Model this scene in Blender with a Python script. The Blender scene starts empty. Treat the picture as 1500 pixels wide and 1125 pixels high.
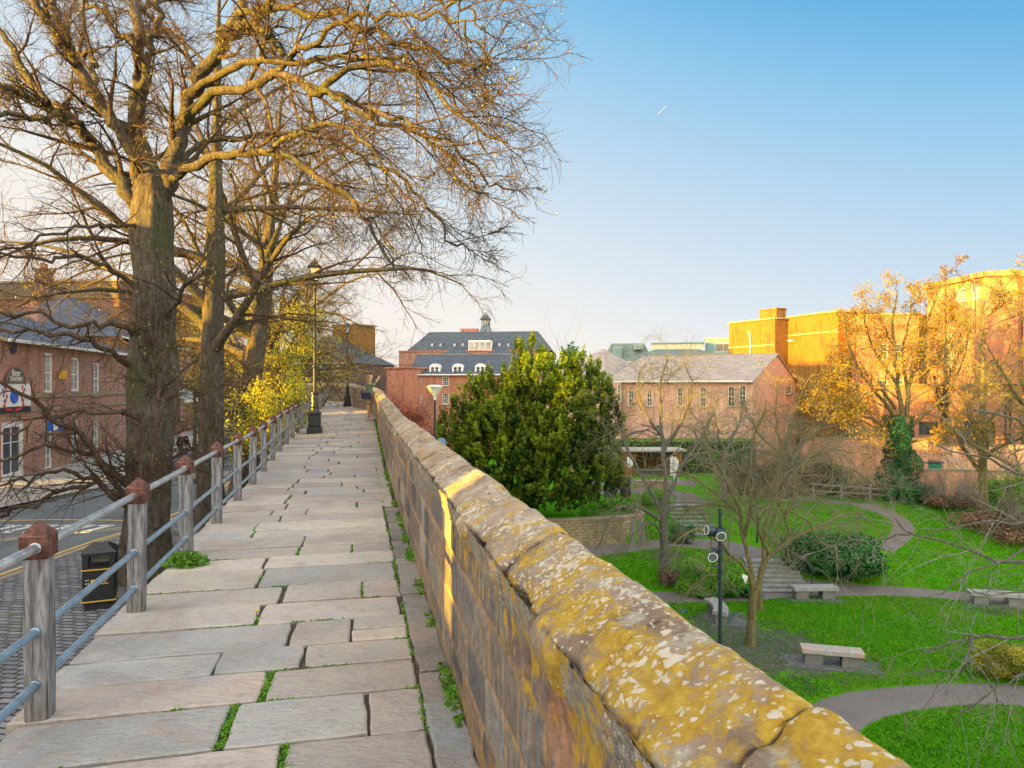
import bpy, math, random
import numpy as np
from mathutils import Vector, Matrix, noise as mnoise
R=math.radians
rnd=random.Random(7); rng=np.random.default_rng(7)
scene=bpy.context.scene; COL=scene.collection
CZ=3.6          # eye height over the street; the wall walk lies 1.6 m under the eye
PARK=-4.6; PLAT=-2.6
TH=math.atan(0.223); CW,SW=math.cos(TH),math.sin(TH)
def wk(u,l,z=0.0):
    """walk coordinates: u along the wall walk, l to its right"""
    return (-SW*u+CW*l, CW*u+SW*l, z)
def wz(d): return 2.0+0.02*max(0.0,d-12.0)
def P(px,py,d): return ((px-750)*d/1000.0, d, CZ-(py-562.5)*d/1000.0)
def G(px,py,zg):
    d=(CZ-zg)*1000.0/(py-562.5); return ((px-750)*d/1000.0,d,zg)
# ---------------------------------------------------------------- mesh building
class MB:
    def __init__(s): s.v=[]; s.f=[]; s.uv=[]; s.m=[]; s.c=[]; s.usec=False
    def face(s,pts,uv=None,m=0,c=None):
        b=len(s.v); s.v.extend([tuple(p) for p in pts]); s.f.append(tuple(range(b,b+len(pts))))
        if uv is None:
            n=Vector((0,0,0)); a=Vector(pts[0])
            for i in range(1,len(pts)-1): n+=(Vector(pts[i])-a).cross(Vector(pts[i+1])-a)
            ax=max(range(3),key=lambda k:abs(n[k]))
            if ax==2: uv=[(p[0],p[1]) for p in pts]
            elif ax==1: uv=[(p[0],p[2]) for p in pts]
            else: uv=[(p[1],p[2]) for p in pts]
        s.uv.append(uv); s.m.append(m); s.c.append(c or (0.5,0.5,0.5))
        if c: s.usec=True
    def box(s,c,size,rz=0.0,m=0,bev=0.0,taper=1.0,rx=0.0,ry=0.0):
        hx,hy,hz=size[0]/2,size[1]/2,size[2]/2
        M=Matrix.Rotation(rz,3,'Z')@Matrix.Rotation(ry,3,'Y')@Matrix.Rotation(rx,3,'X')
        C=Vector(c)
        def q(x,y,z):
            t=taper if z>0 else 1.0
            return tuple(C+M@Vector((x*t,y*t,z)))
        if bev<=0:
            a=[q(-hx,-hy,-hz),q(hx,-hy,-hz),q(hx,hy,-hz),q(-hx,hy,-hz),q(-hx,-hy,hz),q(hx,-hy,hz),q(hx,hy,hz),q(-hx,hy,hz)]
            dims=[(size[0],size[1]),(size[0],size[1]),(size[0],size[2]),(size[1],size[2]),(size[0],size[2]),(size[1],size[2])]
            for k,(i0,i1,i2,i3) in enumerate([(3,2,1,0),(4,5,6,7),(0,1,5,4),(1,2,6,5),(2,3,7,6),(3,0,4,7)]):
                w,h=dims[k]; s.face([a[i0],a[i1],a[i2],a[i3]],[(0,0),(w,0),(w,h),(0,h)],m)
        else:
            b=bev; ring=lambda i,z:[q(-hx+i,-hy,z),q(hx-i,-hy,z),q(hx,-hy+i,z),q(hx,hy-i,z),q(hx-i,hy,z),q(-hx+i,hy,z),q(-hx,hy-i,z),q(-hx,-hy+i,z)]
            def ringi(i,z,ins):
                pts=[(-hx+ins+i,-hy+ins),(hx-ins-i,-hy+ins),(hx-ins,-hy+ins+i),(hx-ins,hy-ins-i),(hx-ins-i,hy-ins),(-hx+ins+i,hy-ins),(-hx+ins,hy-ins-i),(-hx+ins,-hy+ins+i)]
                return [q(x,y,z) for x,y in pts]
            rs=[ringi(b,-hz,b),ringi(b,-hz+b,0),ringi(b,hz-b,0),ringi(b,hz,b)]
            s.face(rs[0][::-1],None,m); s.face(rs[3],None,m)
            for k in range(3):
                for i in range(8):
                    j=(i+1)%8; s.face([rs[k][i],rs[k][j],rs[k+1][j],rs[k+1][i]],None,m)
    def tube(s,pts,rad,n=8,m=0,caps=True):
        pts=[Vector(p) for p in pts]
        if not hasattr(rad,'__len__'): rad=[rad]*len(pts)
        rings=[]; ref=None
        for i,p in enumerate(pts):
            t=(pts[min(i+1,len(pts)-1)]-pts[max(i-1,0)]).normalized()
            if ref is None:
                ref=t.orthogonal().normalized()
            ref=(ref-t*ref.dot(t)).normalized(); b=t.cross(ref)
            rings.append([p+(ref*math.cos(2*math.pi*k/n)+b*math.sin(2*math.pi*k/n))*rad[i] for k in range(n)])
        L=0
        for i in range(len(rings)-1):
            h=(pts[i+1]-pts[i]).length
            for k in range(n):
                j=(k+1)%n; w=2*math.pi*rad[i]/n
                s.face([rings[i][k],rings[i][j],rings[i+1][j],rings[i+1][k]],[(k*w,L),((k+1)*w,L),((k+1)*w,L+h),(k*w,L+h)],m)
            L+=h
        if caps:
            s.face(rings[0][::-1],None,m); s.face(rings[-1],None,m)
    def lathe(s,prof,c=(0,0,0),n=16,m=0,a0=0.0):
        for i in range(len(prof)-1):
            (r0,z0),(r1,z1)=prof[i],prof[i+1]
            for k in range(n):
                a=a0+2*math.pi*k/n; b=a0+2*math.pi*(k+1)/n
                pts=[(c[0]+r0*math.cos(a),c[1]+r0*math.sin(a),c[2]+z0),(c[0]+r0*math.cos(b),c[1]+r0*math.sin(b),c[2]+z0),
                     (c[0]+r1*math.cos(b),c[1]+r1*math.sin(b),c[2]+z1),(c[0]+r1*math.cos(a),c[1]+r1*math.sin(a),c[2]+z1)]
                if r0<1e-5: pts=pts[1:]
                elif r1<1e-5: pts=pts[:3]
                s.face(pts,None,m)
    def build(s,name,mats,parent=None,loc=None,rz=None,smooth=False,weld=False):
        me=bpy.data.meshes.new(name); me.from_pydata(s.v,[],s.f)
        ul=me.uv_layers.new(name='UVMap'); flat=[x for f in s.uv for p in f for x in p]
        ul.data.foreach_set('uv',flat)
        if s.usec:
            ca=me.color_attributes.new('tint','FLOAT_COLOR','CORNER')
            arr=[x for f,c in zip(s.f,s.c) for _ in f for x in (c[0],c[1],c[2],1.0)]
            ca.data.foreach_set('color',arr)
        if not isinstance(mats,(list,tuple)): mats=[mats]
        for mm in mats: me.materials.append(mm)
        if len(mats)>1: me.polygons.foreach_set('material_index',s.m)
        if weld or smooth:
            import bmesh
            bm=bmesh.new(); bm.from_mesh(me); bmesh.ops.remove_doubles(bm,verts=bm.verts,dist=0.0004); bm.to_mesh(me); bm.free()
        if smooth: me.polygons.foreach_set('use_smooth',[True]*len(me.polygons))
        return link(name,me,parent,loc,rz)
def link(name,me,parent=None,loc=None,rz=None):
    o=bpy.data.objects.new(name,me); COL.objects.link(o)
    if parent: o.parent=parent
    if loc is not None: o.location=loc
    if rz is not None: o.rotation_euler=(0,0,rz)
    return o
def npmesh(name,V,F,mats,parent=None,uv=None,tint=None,smooth=False,loc=None):
    """V (N,3), F (M,k) all faces the same size; tint per vertex (N,3)"""
    V=np.asarray(V,dtype=np.float32); F=np.asarray(F,dtype=np.int32); k=F.shape[1]
    me=bpy.data.meshes.new(name); me.vertices.add(len(V)); me.vertices.foreach_set('co',V.ravel())
    me.loops.add(F.size); me.loops.foreach_set('vertex_index',F.ravel())
    me.polygons.add(len(F)); me.polygons.foreach_set('loop_start',np.arange(0,F.size,k,dtype=np.int32))
    me.polygons.foreach_set('loop_total',np.full(len(F),k,dtype=np.int32))
    if uv is not None:
        ul=me.uv_layers.new(name='UVMap'); ul.data.foreach_set('uv',np.asarray(uv,dtype=np.float32)[F.ravel()].ravel())
    if tint is not None:
        ca=me.color_attributes.new('tint','FLOAT_COLOR','POINT')
        T=np.ones((len(V),4),dtype=np.float32); T[:,:3]=tint; ca.data.foreach_set('color',T.ravel())
    if not isinstance(mats,(list,tuple)): mats=[mats]
    for mm in mats: me.materials.append(mm)
    if smooth: me.polygons.foreach_set('use_smooth',np.ones(len(F),dtype=bool))
    me.update(calc_edges=True)
    return link(name,me,parent,loc)
def tag(o,label=None,cat=None,group=None,kind=None):
    if label: o['label']=label
    if cat: o['category']=cat
    if group: o['group']=group
    if kind: o['kind']=kind
    return o
def thing(name,label,cat,loc=(0,0,0),rz=0.0,group=None):
    o=bpy.data.objects.new(name,None); COL.objects.link(o); o.location=loc; o.rotation_euler=(0,0,rz); o.empty_display_size=0.2
    return tag(o,label,cat,group)
def dup(o,loc=None,rz=None,scale=None,label=None,parent=None):
    c=o.copy(); COL.objects.link(c)
    if parent is not None: c.parent=parent
    if loc is not None: c.location=loc
    if rz is not None: c.rotation_euler=(0,0,rz)
    if scale is not None: c.scale=scale if hasattr(scale,'__len__') else (scale,)*3
    if label: c['label']=label
    for ch in [x for x in list(bpy.data.objects) if x.parent==o]: dup(ch,parent=c)
    return c
# ---------------------------------------------------------------- materials
class N:
    def __init__(s,name):
        s.m=bpy.data.materials.new(name); s.m.use_nodes=True; s.t=s.m.node_tree; s.t.nodes.clear()
        s.out=s.n('ShaderNodeOutputMaterial'); s.b=s.n('ShaderNodeBsdfPrincipled'); s.l(s.b.outputs[0],s.out.inputs[0])
        s.tc=s.n('ShaderNodeTexCoord')
    def n(s,t,**k):
        x=s.t.nodes.new(t)
        for a,b in k.items(): setattr(x,a,b)
        return x
    def l(s,a,b): s.t.links.new(a,b)
    def noise(s,scale,detail=4,vec=None,rough=.55,dist=0.0):
        x=s.n('ShaderNodeTexNoise'); x.inputs['Scale'].default_value=scale; x.inputs['Detail'].default_value=detail
        x.inputs['Roughness'].default_value=rough; x.inputs['Distortion'].default_value=dist
        s.l(vec or s.tc.outputs['Object'],x.inputs['Vector']); return x.outputs['Fac']
    def vor(s,scale,vec=None,feature='F1',out='Distance',rand=1.0):
        x=s.n('ShaderNodeTexVoronoi',feature=feature); x.inputs['Scale'].default_value=scale; x.inputs['Randomness'].default_value=rand
        s.l(vec or s.tc.outputs['Object'],x.inputs['Vector']); return x.outputs[out]
    def ramp(s,fac,stops,interp='LINEAR'):
        x=s.n('ShaderNodeValToRGB'); r=x.color_ramp; r.interpolation=interp
        while len(r.elements)>1: r.elements.remove(r.elements[-1])
        r.elements[0].position=stops[0][0]; r.elements[0].color=col4(stops[0][1])
        for p,c in stops[1:]:
            e=r.elements.new(p); e.color=col4(c)
        s.l(fac,x.inputs[0]); return x.outputs[0]
    def mix(s,fac,a,b,mode='MIX'):
        x=s.n('ShaderNodeMix',data_type='RGBA',blend_type=mode)
        for v,i in ((fac,0),(a,6),(b,7)):
            if hasattr(v,'is_output') or hasattr(v,'links'): s.l(v,x.inputs[i])
            else: x.inputs[i].default_value=v if i==0 else col4(v)
        return x.outputs[2]
    def math(s,op,a,b=0.0,clamp=False):
        x=s.n('ShaderNodeMath',operation=op); x.use_clamp=clamp
        for v,i in ((a,0),(b,1)):
            if hasattr(v,'links'): s.l(v,x.inputs[i])
            else: x.inputs[i].default_value=v
        return x.outputs[0]
    def mapr(s,v,a,b,c=0.0,d=1.0):
        x=s.n('ShaderNodeMapRange'); s.l(v,x.inputs[0])
        for i,q in ((1,a),(2,b),(3,c),(4,d)): x.inputs[i].default_value=q
        return x.outputs[0]
    def scalev(s,vec,sc,rot=(0,0,0)):
        x=s.n('ShaderNodeMapping'); x.inputs['Scale'].default_value=sc; x.inputs['Rotation'].default_value=rot; s.l(vec,x.inputs[0]); return x.outputs[0]
    def attr(s,name='tint'):
        x=s.n('ShaderNodeAttribute',attribute_name=name); return x.outputs['Color']
    def bump(s,h,strength=.3,dist=.02,prev=None):
        x=s.n('ShaderNodeBump'); x.inputs['Strength'].default_value=strength; x.inputs['Distance'].default_value=dist
        s.l(h,x.inputs['Height'])
        if prev is not None: s.l(prev,x.inputs['Normal'])
        s.l(x.outputs[0],s.b.inputs['Normal']); return x.outputs[0]
    def set(s,color=None,rough=.8,metal=0.0,spec=.3):
        if color is not None:
            if hasattr(color,'links'): s.l(color,s.b.inputs['Base Color'])
            else: s.b.inputs['Base Color'].default_value=col4(color)
        if hasattr(rough,'links'): s.l(rough,s.b.inputs['Roughness'])
        else: s.b.inputs['Roughness'].default_value=rough
        s.b.inputs['Metallic'].default_value=metal; s.b.inputs['Specular IOR Level'].default_value=spec
        return s.m
def col4(c):
    return (c,c,c,1) if not hasattr(c,'__len__') else (tuple(c)+(1,) if len(c)==3 else tuple(c))
def mul(c,k): return tuple(x*k for x in c)
def plain(name,c,rough=.8,var=.25,scale=3,bump=.15,bs=30,metal=0,spec=.3):
    n=N(name); a=n.noise(scale,5); b=n.noise(scale*7,3)
    colr=n.mix(n.mapr(a,.3,.7),mul(c,1-var),mul(c,1+var)); colr=n.mix(n.mapr(b,.35,.65,0,.35),colr,mul(c,.7))
    if bump: n.bump(n.noise(bs,3),bump,.01)
    return n.set(colr,rough,metal,spec)
def brick(name,c1,c2,mortar=(.42,.36,.30),w=.225,h=.075,ms=.010,dirt=.35,bump=.35):
    n=N(name); uv=n.tc.outputs['UV']; x=n.n('ShaderNodeTexBrick'); n.l(uv,x.inputs['Vector'])
    x.inputs['Color1'].default_value=col4(c1); x.inputs['Color2'].default_value=col4(c2); x.inputs['Mortar'].default_value=col4(mortar)
    x.inputs['Scale'].default_value=1.0; x.inputs['Mortar Size'].default_value=ms; x.inputs['Brick Width'].default_value=w; x.inputs['Row Height'].default_value=h
    x.inputs['Bias'].default_value=-.1
    big=n.noise(.6,6,n.tc.outputs['Object'],.6); sm=n.noise(9,3)
    c=n.mix(n.mapr(big,.38,.66,0,dirt),x.outputs['Color'],mul(c1,.45)); c=n.mix(n.mapr(sm,.45,.7,0,.35),c,mul(c2,1.35))
    sk=n.noise(1.0,6,n.scalev(n.tc.outputs['Object'],(2.2,2.2,.25)),.65,.5); c=n.mix(n.mapr(sk,.48,.68,0,.55),c,mul(c1,.4)); md=n.noise(2.6,8,rough=.75); c=n.mix(n.mapr(md,.5,.64,0,.4),c,mul(c2,1.5))
    sp=n.noise(2.2,5); c=n.mix(n.mapr(sp,.56,.72,0,.4),c,mul(mortar,.9))
    n.bump(x.outputs['Fac'],-bump,.01); return n.set(c,.9,0,.2)
def slate(name,c1,c2,w=.3,h=.2,lichen=(.3,.28,.2),la=.3):
    n=N(name); x=n.n('ShaderNodeTexBrick'); n.l(n.tc.outputs['UV'],x.inputs['Vector'])
    x.inputs['Color1'].default_value=col4(c1); x.inputs['Color2'].default_value=col4(c2); x.inputs['Mortar'].default_value=col4(mul(c1,.35))
    x.inputs['Scale'].default_value=1; x.inputs['Mortar Size'].default_value=.008; x.inputs['Brick Width'].default_value=w; x.inputs['Row Height'].default_value=h
    c=n.mix(n.mapr(n.noise(1.1,6),.45,.75,0,la),x.outputs['Color'],lichen)
    n.bump(x.outputs['Fac'],-.4,.015); return n.set(c,.6,0,.35)
M={}
M['brick_dark']=brick('brick_dark',(.17,.075,.05),(.25,.11,.07),(.28,.23,.19))
M['brick_pub']=brick('brick_pub',(.30,.13,.09),(.42,.20,.14),(.45,.38,.33))
M['brick_pink']=brick('brick_pink',(.50,.26,.18),(.62,.34,.25),(.6,.52,.45),dirt=.25)
M['brick_red']=brick('brick_red',(.42,.13,.08),(.5,.18,.11),(.42,.3,.24),dirt=.25)
M['brick_orange']=brick('brick_orange',(.36,.14,.075),(.46,.19,.105),(.42,.29,.22),dirt=.2)
M['brick_salmon']=brick('brick_salmon',(.58,.25,.155),(.70,.35,.23),(.62,.45,.35),dirt=.2)
M['brick_buff']=brick('brick_buff',(.19,.085,.022),(.27,.125,.03),(.24,.17,.06),dirt=.3)
M['slate_blue']=slate('slate_blue',(.055,.068,.092),(.09,.105,.135),lichen=(.13,.13,.15))
M['slate_grey']=slate('slate_grey',(.055,.07,.085),(.09,.11,.13),lichen=(.14,.14,.13),la=.2)
M['slate_brown']=slate('slate_brown',(.30,.25,.22),(.42,.35,.30),.5,.3,(.5,.42,.28),.5)
M['slate_green']=slate('slate_green',(.11,.16,.15),(.16,.22,.20),.6,.3,(.2,.25,.18),.3)
M['white']=plain('white_paint',(.78,.78,.76),.5,.06,2,.05)
M['cream']=plain('cream_paint',(.70,.62,.45),.6,.1,2,.05)
M['stone']=plain('dressed_stone',(.30,.25,.18),.85,.25,2,.3,25)
M['concrete']=plain('concrete',(.38,.37,.35),.85,.15,2,.3,25)
M['teal']=plain('teal_cladding',(.16,.30,.32),.5,.1,1,.05)
M['green_paint']=plain('green_paint',(.01,.22,.15),.5,.1,1,.05)
M['black']=plain('black_paint',(.015,.018,.022),.35,.2,4,.08,20,0,.5)
M['darkgrey']=plain('dark_grey_metal',(.03,.05,.065),.35,.2,4,.08,20,.2,.5)
M['navy']=plain('navy_paint',(.02,.03,.08),.5)
M['yellow']=plain('yellow_paint',(.62,.42,.13),.75,.2,2,.2,40)
M['gold']=plain('gold_paint',(.75,.45,.05),.4,.1)
M['red']=plain('red_paint',(.6,.05,.05),.5)
M['blue']=plain('blue_paint',(.03,.13,.55),.5)
M['roadwhite']=plain('road_white',(.62,.62,.6),.8,.2,3,.2,40)
M['shade_in']=plain('dark_interior',(.03,.028,.026),.9,.2,2,0)
def glass(name,c,rough=.08):
    n=N(name); m=n.set(n.mix(n.mapr(n.noise(1.3,3),.4,.6),mul(c,.6),c),rough,0,.8); return m
M['glass']=glass('window_glass',(.06,.075,.09)); M['glass_pale']=glass('curtained_glass',(.35,.36,.36),.15)
# -- galvanised rail
def _rail():
    n=N('galvanised_rail'); v=n.noise(14,5); c=n.mix(n.mapr(v,.35,.65),(.36,.40,.44),(.62,.65,.66)); c=n.mix(n.mapr(n.noise(30,4),.62,.7,0,.8),c,(.22,.15,.1))
    n.bump(n.noise(60,3),.15,.004); return n.set(c,n.mapr(v,.3,.7,.28,.5),.75,.5)
M['rail']=_rail()
def _copper():
    n=N('rusty_cap'); v=n.noise(22,6); c=n.ramp(v,[(.3,(.04,.016,.012)),(.5,(.10,.038,.027)),(.7,(.20,.09,.07))]); n.bump(v,.25,.004); return n.set(c,.7,.1,.4)
M['cap']=_copper()
def _wood():
    n=N('weathered_oak'); o=n.tc.outputs['Object']
    v=n.noise(7,7,n.scalev(o,(6,6,.6)),.65,.6); k=n.noise(2.2,3,n.scalev(o,(1,1,.5)))
    c=n.ramp(v,[(.28,(.045,.04,.04)),(.45,(.16,.155,.16)),(.62,(.31,.31,.325)),(.8,(.45,.45,.46))])
    c=n.mix(n.mapr(k,.5,.68,0,.6),c,(.17,.14,.09)); cr=n.noise(16,2,n.scalev(o,(5,5,.12)),.5,.4)
    c=n.mix(n.mapr(cr,.60,.68,0,.85),c,(.03,.025,.02))
    b=n.bump(v,.6,.012); n.bump(cr,-.5,.01,b); return n.set(c,.85,0,.2)
M['wood']=_wood()
def _bark(name,dark,light,green=(.10,.12,.04),ga=.5):
    n=N(name); o=n.tc.outputs['Object']; v=n.noise(9,8,n.scalev(o,(2.4,2.4,.55)),.68,.8)
    c=n.ramp(v,[(.3,dark),(.52,mul(light,.65)),(.72,light)])
    c=n.mix(n.mapr(n.noise(1.4,5),.5,.66,0,ga),c,green); c=n.mix(n.mapr(n.noise(6,3),.62,.7,0,.6),c,mul(light,1.25))
    b=n.bump(v,1.0,.07); return n.set(c,.95,0,.05)
M['bark']=_bark('lime_bark',(.024,.020,.016),(.195,.168,.135))
M['twig']=_bark('lime_twigs',(.055,.035,.026),(.20,.14,.10),ga=.1)
M['bark_green']=_bark('mossy_bark',(.08,.072,.03),(.30,.26,.13),(.2,.2,.05),.5)
M['twig_olive']=_bark('olive_twigs',(.14,.125,.085),(.36,.33,.23),(.24,.24,.11),.4)
M['bark_grey']=_bark('grey_bark',(.08,.075,.07),(.24,.23,.21),(.13,.15,.08),.3)
M['twig_grey']=_bark('grey_twigs',(.17,.165,.15),(.42,.40,.37),(.28,.28,.17),.3)
M['twig_pink']=_bark('pink_twigs',(.22,.13,.12),(.42,.27,.25),ga=.1)
def leafmat(name,lo,hi,trans=.25,rough=.55,straw=None):
    n=N(name); t=n.attr(); s=n.n('ShaderNodeSeparateColor'); n.l(t,s.inputs[0])
    c=n.mix(s.outputs[0],lo,hi)
    if straw: c=n.mix(n.mapr(n.noise(.55,6,rough=.7),.48,.66,0,.8),c,straw); c=n.mix(n.mapr(n.noise(2.4,5,rough=.7),.56,.68,0,.7),c,mul(straw,.5))
    n.set(c,rough,0,.3)
    tr=n.n('ShaderNodeBsdfTranslucent'); n.l(c,tr.inputs[0]); mx=n.n('ShaderNodeMixShader'); mx.inputs[0].default_value=trans
    n.l(n.b.outputs[0],mx.inputs[1]); n.l(tr.outputs[0],mx.inputs[2]); n.l(mx.outputs[0],n.out.inputs[0]); return n.m
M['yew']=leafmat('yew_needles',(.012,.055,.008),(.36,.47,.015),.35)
M['laurel']=leafmat('laurel_leaves',(.012,.07,.02),(.06,.24,.05),.15,.35)
M['bush']=leafmat('bush_leaves',(.045,.20,.010),(.20,.48,.025))
M['goldbush']=leafmat('golden_hedge_leaves',(.10,.15,.02),(.50,.45,.04))
M['ivy']=leafmat('ivy_leaves',(.01,.065,.025),(.04,.19,.06),.15,.35)
M['spring']=leafmat('spring_leaves',(.30,.34,.03),(.62,.58,.06),.4)
M['budgold']=leafmat('opening_buds',(.36,.21,.02),(.56,.38,.04),.3)
M['redshrub']=leafmat('red_shrub_leaves',(.25,.06,.04),(.70,.24,.13),.4)
M['dry']=leafmat('dry_hedge_leaves',(.12,.07,.045),(.36,.22,.14),.2)
M['grassblade']=leafmat('grass_blades',(.02,.14,.002),(.12,.40,.006),.35,.9,(.16,.26,.02))
M['weed']=leafmat('weed_leaves',(.05,.17,.01),(.20,.42,.03),.3)
# ---------------------------------------------------------------- trees
def unit(a): return a/np.maximum(np.linalg.norm(a,axis=-1,keepdims=True),1e-9)
def resample(pts,rad,K):
    pts=np.asarray(pts,float); rad=np.asarray(rad,float)
    # Catmull-Rom through the traced points
    t=np.linspace(0,len(pts)-1,K); i=np.minimum(t.astype(int),len(pts)-2); f=(t-i)[:,None]
    p0=pts[np.maximum(i-1,0)]; p1=pts[i]; p2=pts[i+1]; p3=pts[np.minimum(i+2,len(pts)-1)]
    q=.5*((2*p1)+(-p0+p2)*f+(2*p0-5*p1+4*p2-p3)*f*f+(-p0+3*p1-3*p2+p3)*f**3)
    return q,np.interp(t,np.arange(len(rad)),rad)
def spawn(par,rad,n,tr,ang,length,K,rr,rend,wig=.12,trop=0.0,g=None,outer=0.0,jit=.35,curl=0.0):
    """side branches: par (T,K0,3), rad (T,K0) -> (T*n,K,3),(T*n,K)"""
    g=g or rng; T,K0,_=par.shape
    t=(np.tile((np.arange(n)+.5)/n,(T,1))+g.uniform(-.5,.5,(T,n))/n); t=tr[0]+(tr[1]-tr[0])*t
    x=np.clip(t*(K0-1),0,K0-1.001); i=x.astype(int); f=(x-i)[...,None]; ti=np.arange(T)[:,None]
    p=par[ti,i]*(1-f)+par[ti,i+1]*f; tan=unit(par[ti,i+1]-par[ti,i]); r=rad[ti,i]*(1-f[...,0])+rad[ti,i+1]*f[...,0]
    p=p.reshape(-1,3); tan=tan.reshape(-1,3); r=r.reshape(-1); tt=t.reshape(-1)
    q=unit(np.cross(tan,g.normal(size=tan.shape)))
    a=np.radians(g.normal(ang[0],ang[1],len(p)))[:,None]
    d=unit(tan*np.cos(a)+q*np.sin(a))
    plen=np.linalg.norm(np.diff(par,axis=1),axis=2).sum(1).repeat(n)
    L=(length if length>0 else -length*plen)*g.uniform(1-jit,1+jit,len(p))*(1-outer*tt)
    pts=[p]; cur=p
    ax=unit(g.normal(size=d.shape))
    for k in range(K-1):
        d=unit(d+g.normal(size=d.shape)*wig+np.array([0,0,1.])*trop*(k+1)/K+np.cross(ax,d)*curl)
        cur=cur+d*(L/(K-1))[:,None]; pts.append(cur)
    out=np.stack(pts,1); r0=np.clip(r*rr,rend*1.2,None)
    ro=r0[:,None]+(rend-r0)[:,None]*np.linspace(0,1,K)[None,:]**.85
    return out,ro
def tubes_np(groups):
    """groups: list of (paths (T,K,3), radii (T,K), sides) -> V,F"""
    Vs=[];Fs=[];base=0
    for P_,R_,n in groups:
        T,K,_=P_.shape; tan=np.empty_like(P_); tan[:,1:-1]=P_[:,2:]-P_[:,:-2]; tan[:,0]=P_[:,1]-P_[:,0]; tan[:,-1]=P_[:,-1]-P_[:,-2]
        tan=unit(tan); ref=np.tile(np.array([.31,.92,.23]),(T,1)); m=np.abs(tan.mean(1)@np.array([.31,.92,.23]))>.75; ref[m]=[.9,-.2,.35]
        ref=ref[:,None,:].repeat(K,1); a=unit(np.cross(tan,ref)); b=np.cross(tan,a)
        th=np.arange(n)*2*np.pi/n
        V=P_[:,:,None,:]+(a[:,:,None,:]*np.cos(th)[None,None,:,None]+b[:,:,None,:]*np.sin(th)[None,None,:,None])*R_[:,:,None,None]
        idx=(np.arange(T)[:,None,None]*K+np.arange(K)[None,:,None])*n+np.arange(n)[None,None,:]
        i0=idx[:,:-1,:]; i1=idx[:,1:,:]
        F=np.stack([i0,np.roll(i0,-1,2),np.roll(i1,-1,2),i1],-1).reshape(-1,4)+base
        Vs.append(V.reshape(-1,3)); Fs.append(F); base+=T*K*n
    return np.concatenate(Vs),np.concatenate(Fs)
def leaves_np(C,size,g,flat=None,aspect=1.6,up=0.0,var=None):
    """a quad leaf at each centre"""
    n=len(C); nrm=unit(g.normal(size=(n,3))+np.array([0,0,up])) if flat is None else unit(flat+g.normal(size=(n,3))*.5)
    a=unit(np.cross(nrm,g.normal(size=(n,3)))); b=np.cross(nrm,a); s=(size*g.uniform(.6,1.3,n))[:,None]
    V=np.stack([C-a*s*.5*aspect,C+b*s*.32,C+a*s*.5*aspect,C-b*s*.32],1).reshape(-1,3)
    F=np.arange(4*n).reshape(-1,4); v=g.uniform(0,1,n) if var is None else np.clip(var+g.normal(0,.16,n),0,1)
    T=np.repeat(v,4)[:,None]*np.ones(3); return V,F,T
def lumps_trunk(path,rad,n=20,lump=.08,flare=1.5,seed=1,flareh=1.0):
    """trunk surface with buttress ribs, burrs and a root flare"""
    K=80; q,r=resample(path,rad,K); V=[];F=[]
    for k in range(K):
        z=q[k,2]-q[0,2]; fl=1+(flare-1)*math.exp(-z/flareh*2.2)
        for j in range(n):
            a=2*math.pi*j/n
            rib=1+.09*math.sin(3*a+1.3*math.sin(z*.6))+.06*math.sin(7*a+z*.4)
            nz=mnoise.noise(Vector((math.cos(a)*1.3+seed*5,math.sin(a)*1.3,z*1.1)))*lump*2+mnoise.noise(Vector((math.cos(a)*4+seed,math.sin(a)*4,z*3)))*lump*.7
            rr=r[k]*fl*rib*(1+nz); V.append((q[k,0]+math.cos(a)*rr,q[k,1]+math.sin(a)*rr,q[k,2]))
    for k in range(K-1):
        for j in range(n):
            j2=(j+1)%n; F.append((k*n+j,k*n+j2,(k+1)*n+j2,(k+1)*n+j))
    return np.array(V),np.array(F)
def merge(parts):
    Vs=[];Fs=[];b=0
    for V,F in parts: Vs.append(V); Fs.append(F+b); b+=len(V)
    return np.concatenate(Vs),np.concatenate(Fs)
def limbs_from(traces,d0,K=14,local=(0,0,0)):
    """traced limbs: [( [(px,py,dd)...], w0,w1 )] widths in photo pixels, dd depth offset in metres"""
    Ps=[];Rs=[]
    for pts,w0,w1 in traces:
        w=[P(a,b,d0+c) for a,b,c in pts]; q,_=resample(w,[0]*len(w),K)
        r=np.linspace(w0*.86,w1*.86,K)*.5*d0/1000; sd=len(Ps)*3.7
        q=q+np.array([[mnoise.noise(Vector((k*.55,sd,c_*9)))*.16*min(1,k/3) for c_ in range(3)] for k in range(K)]); r=r*(1+.13*np.array([mnoise.noise(Vector((k*.9,sd,40))) for k in range(K)])); Ps.append(q-np.array(local)); Rs.append(r)
    return np.stack(Ps),np.stack(Rs)
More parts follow.
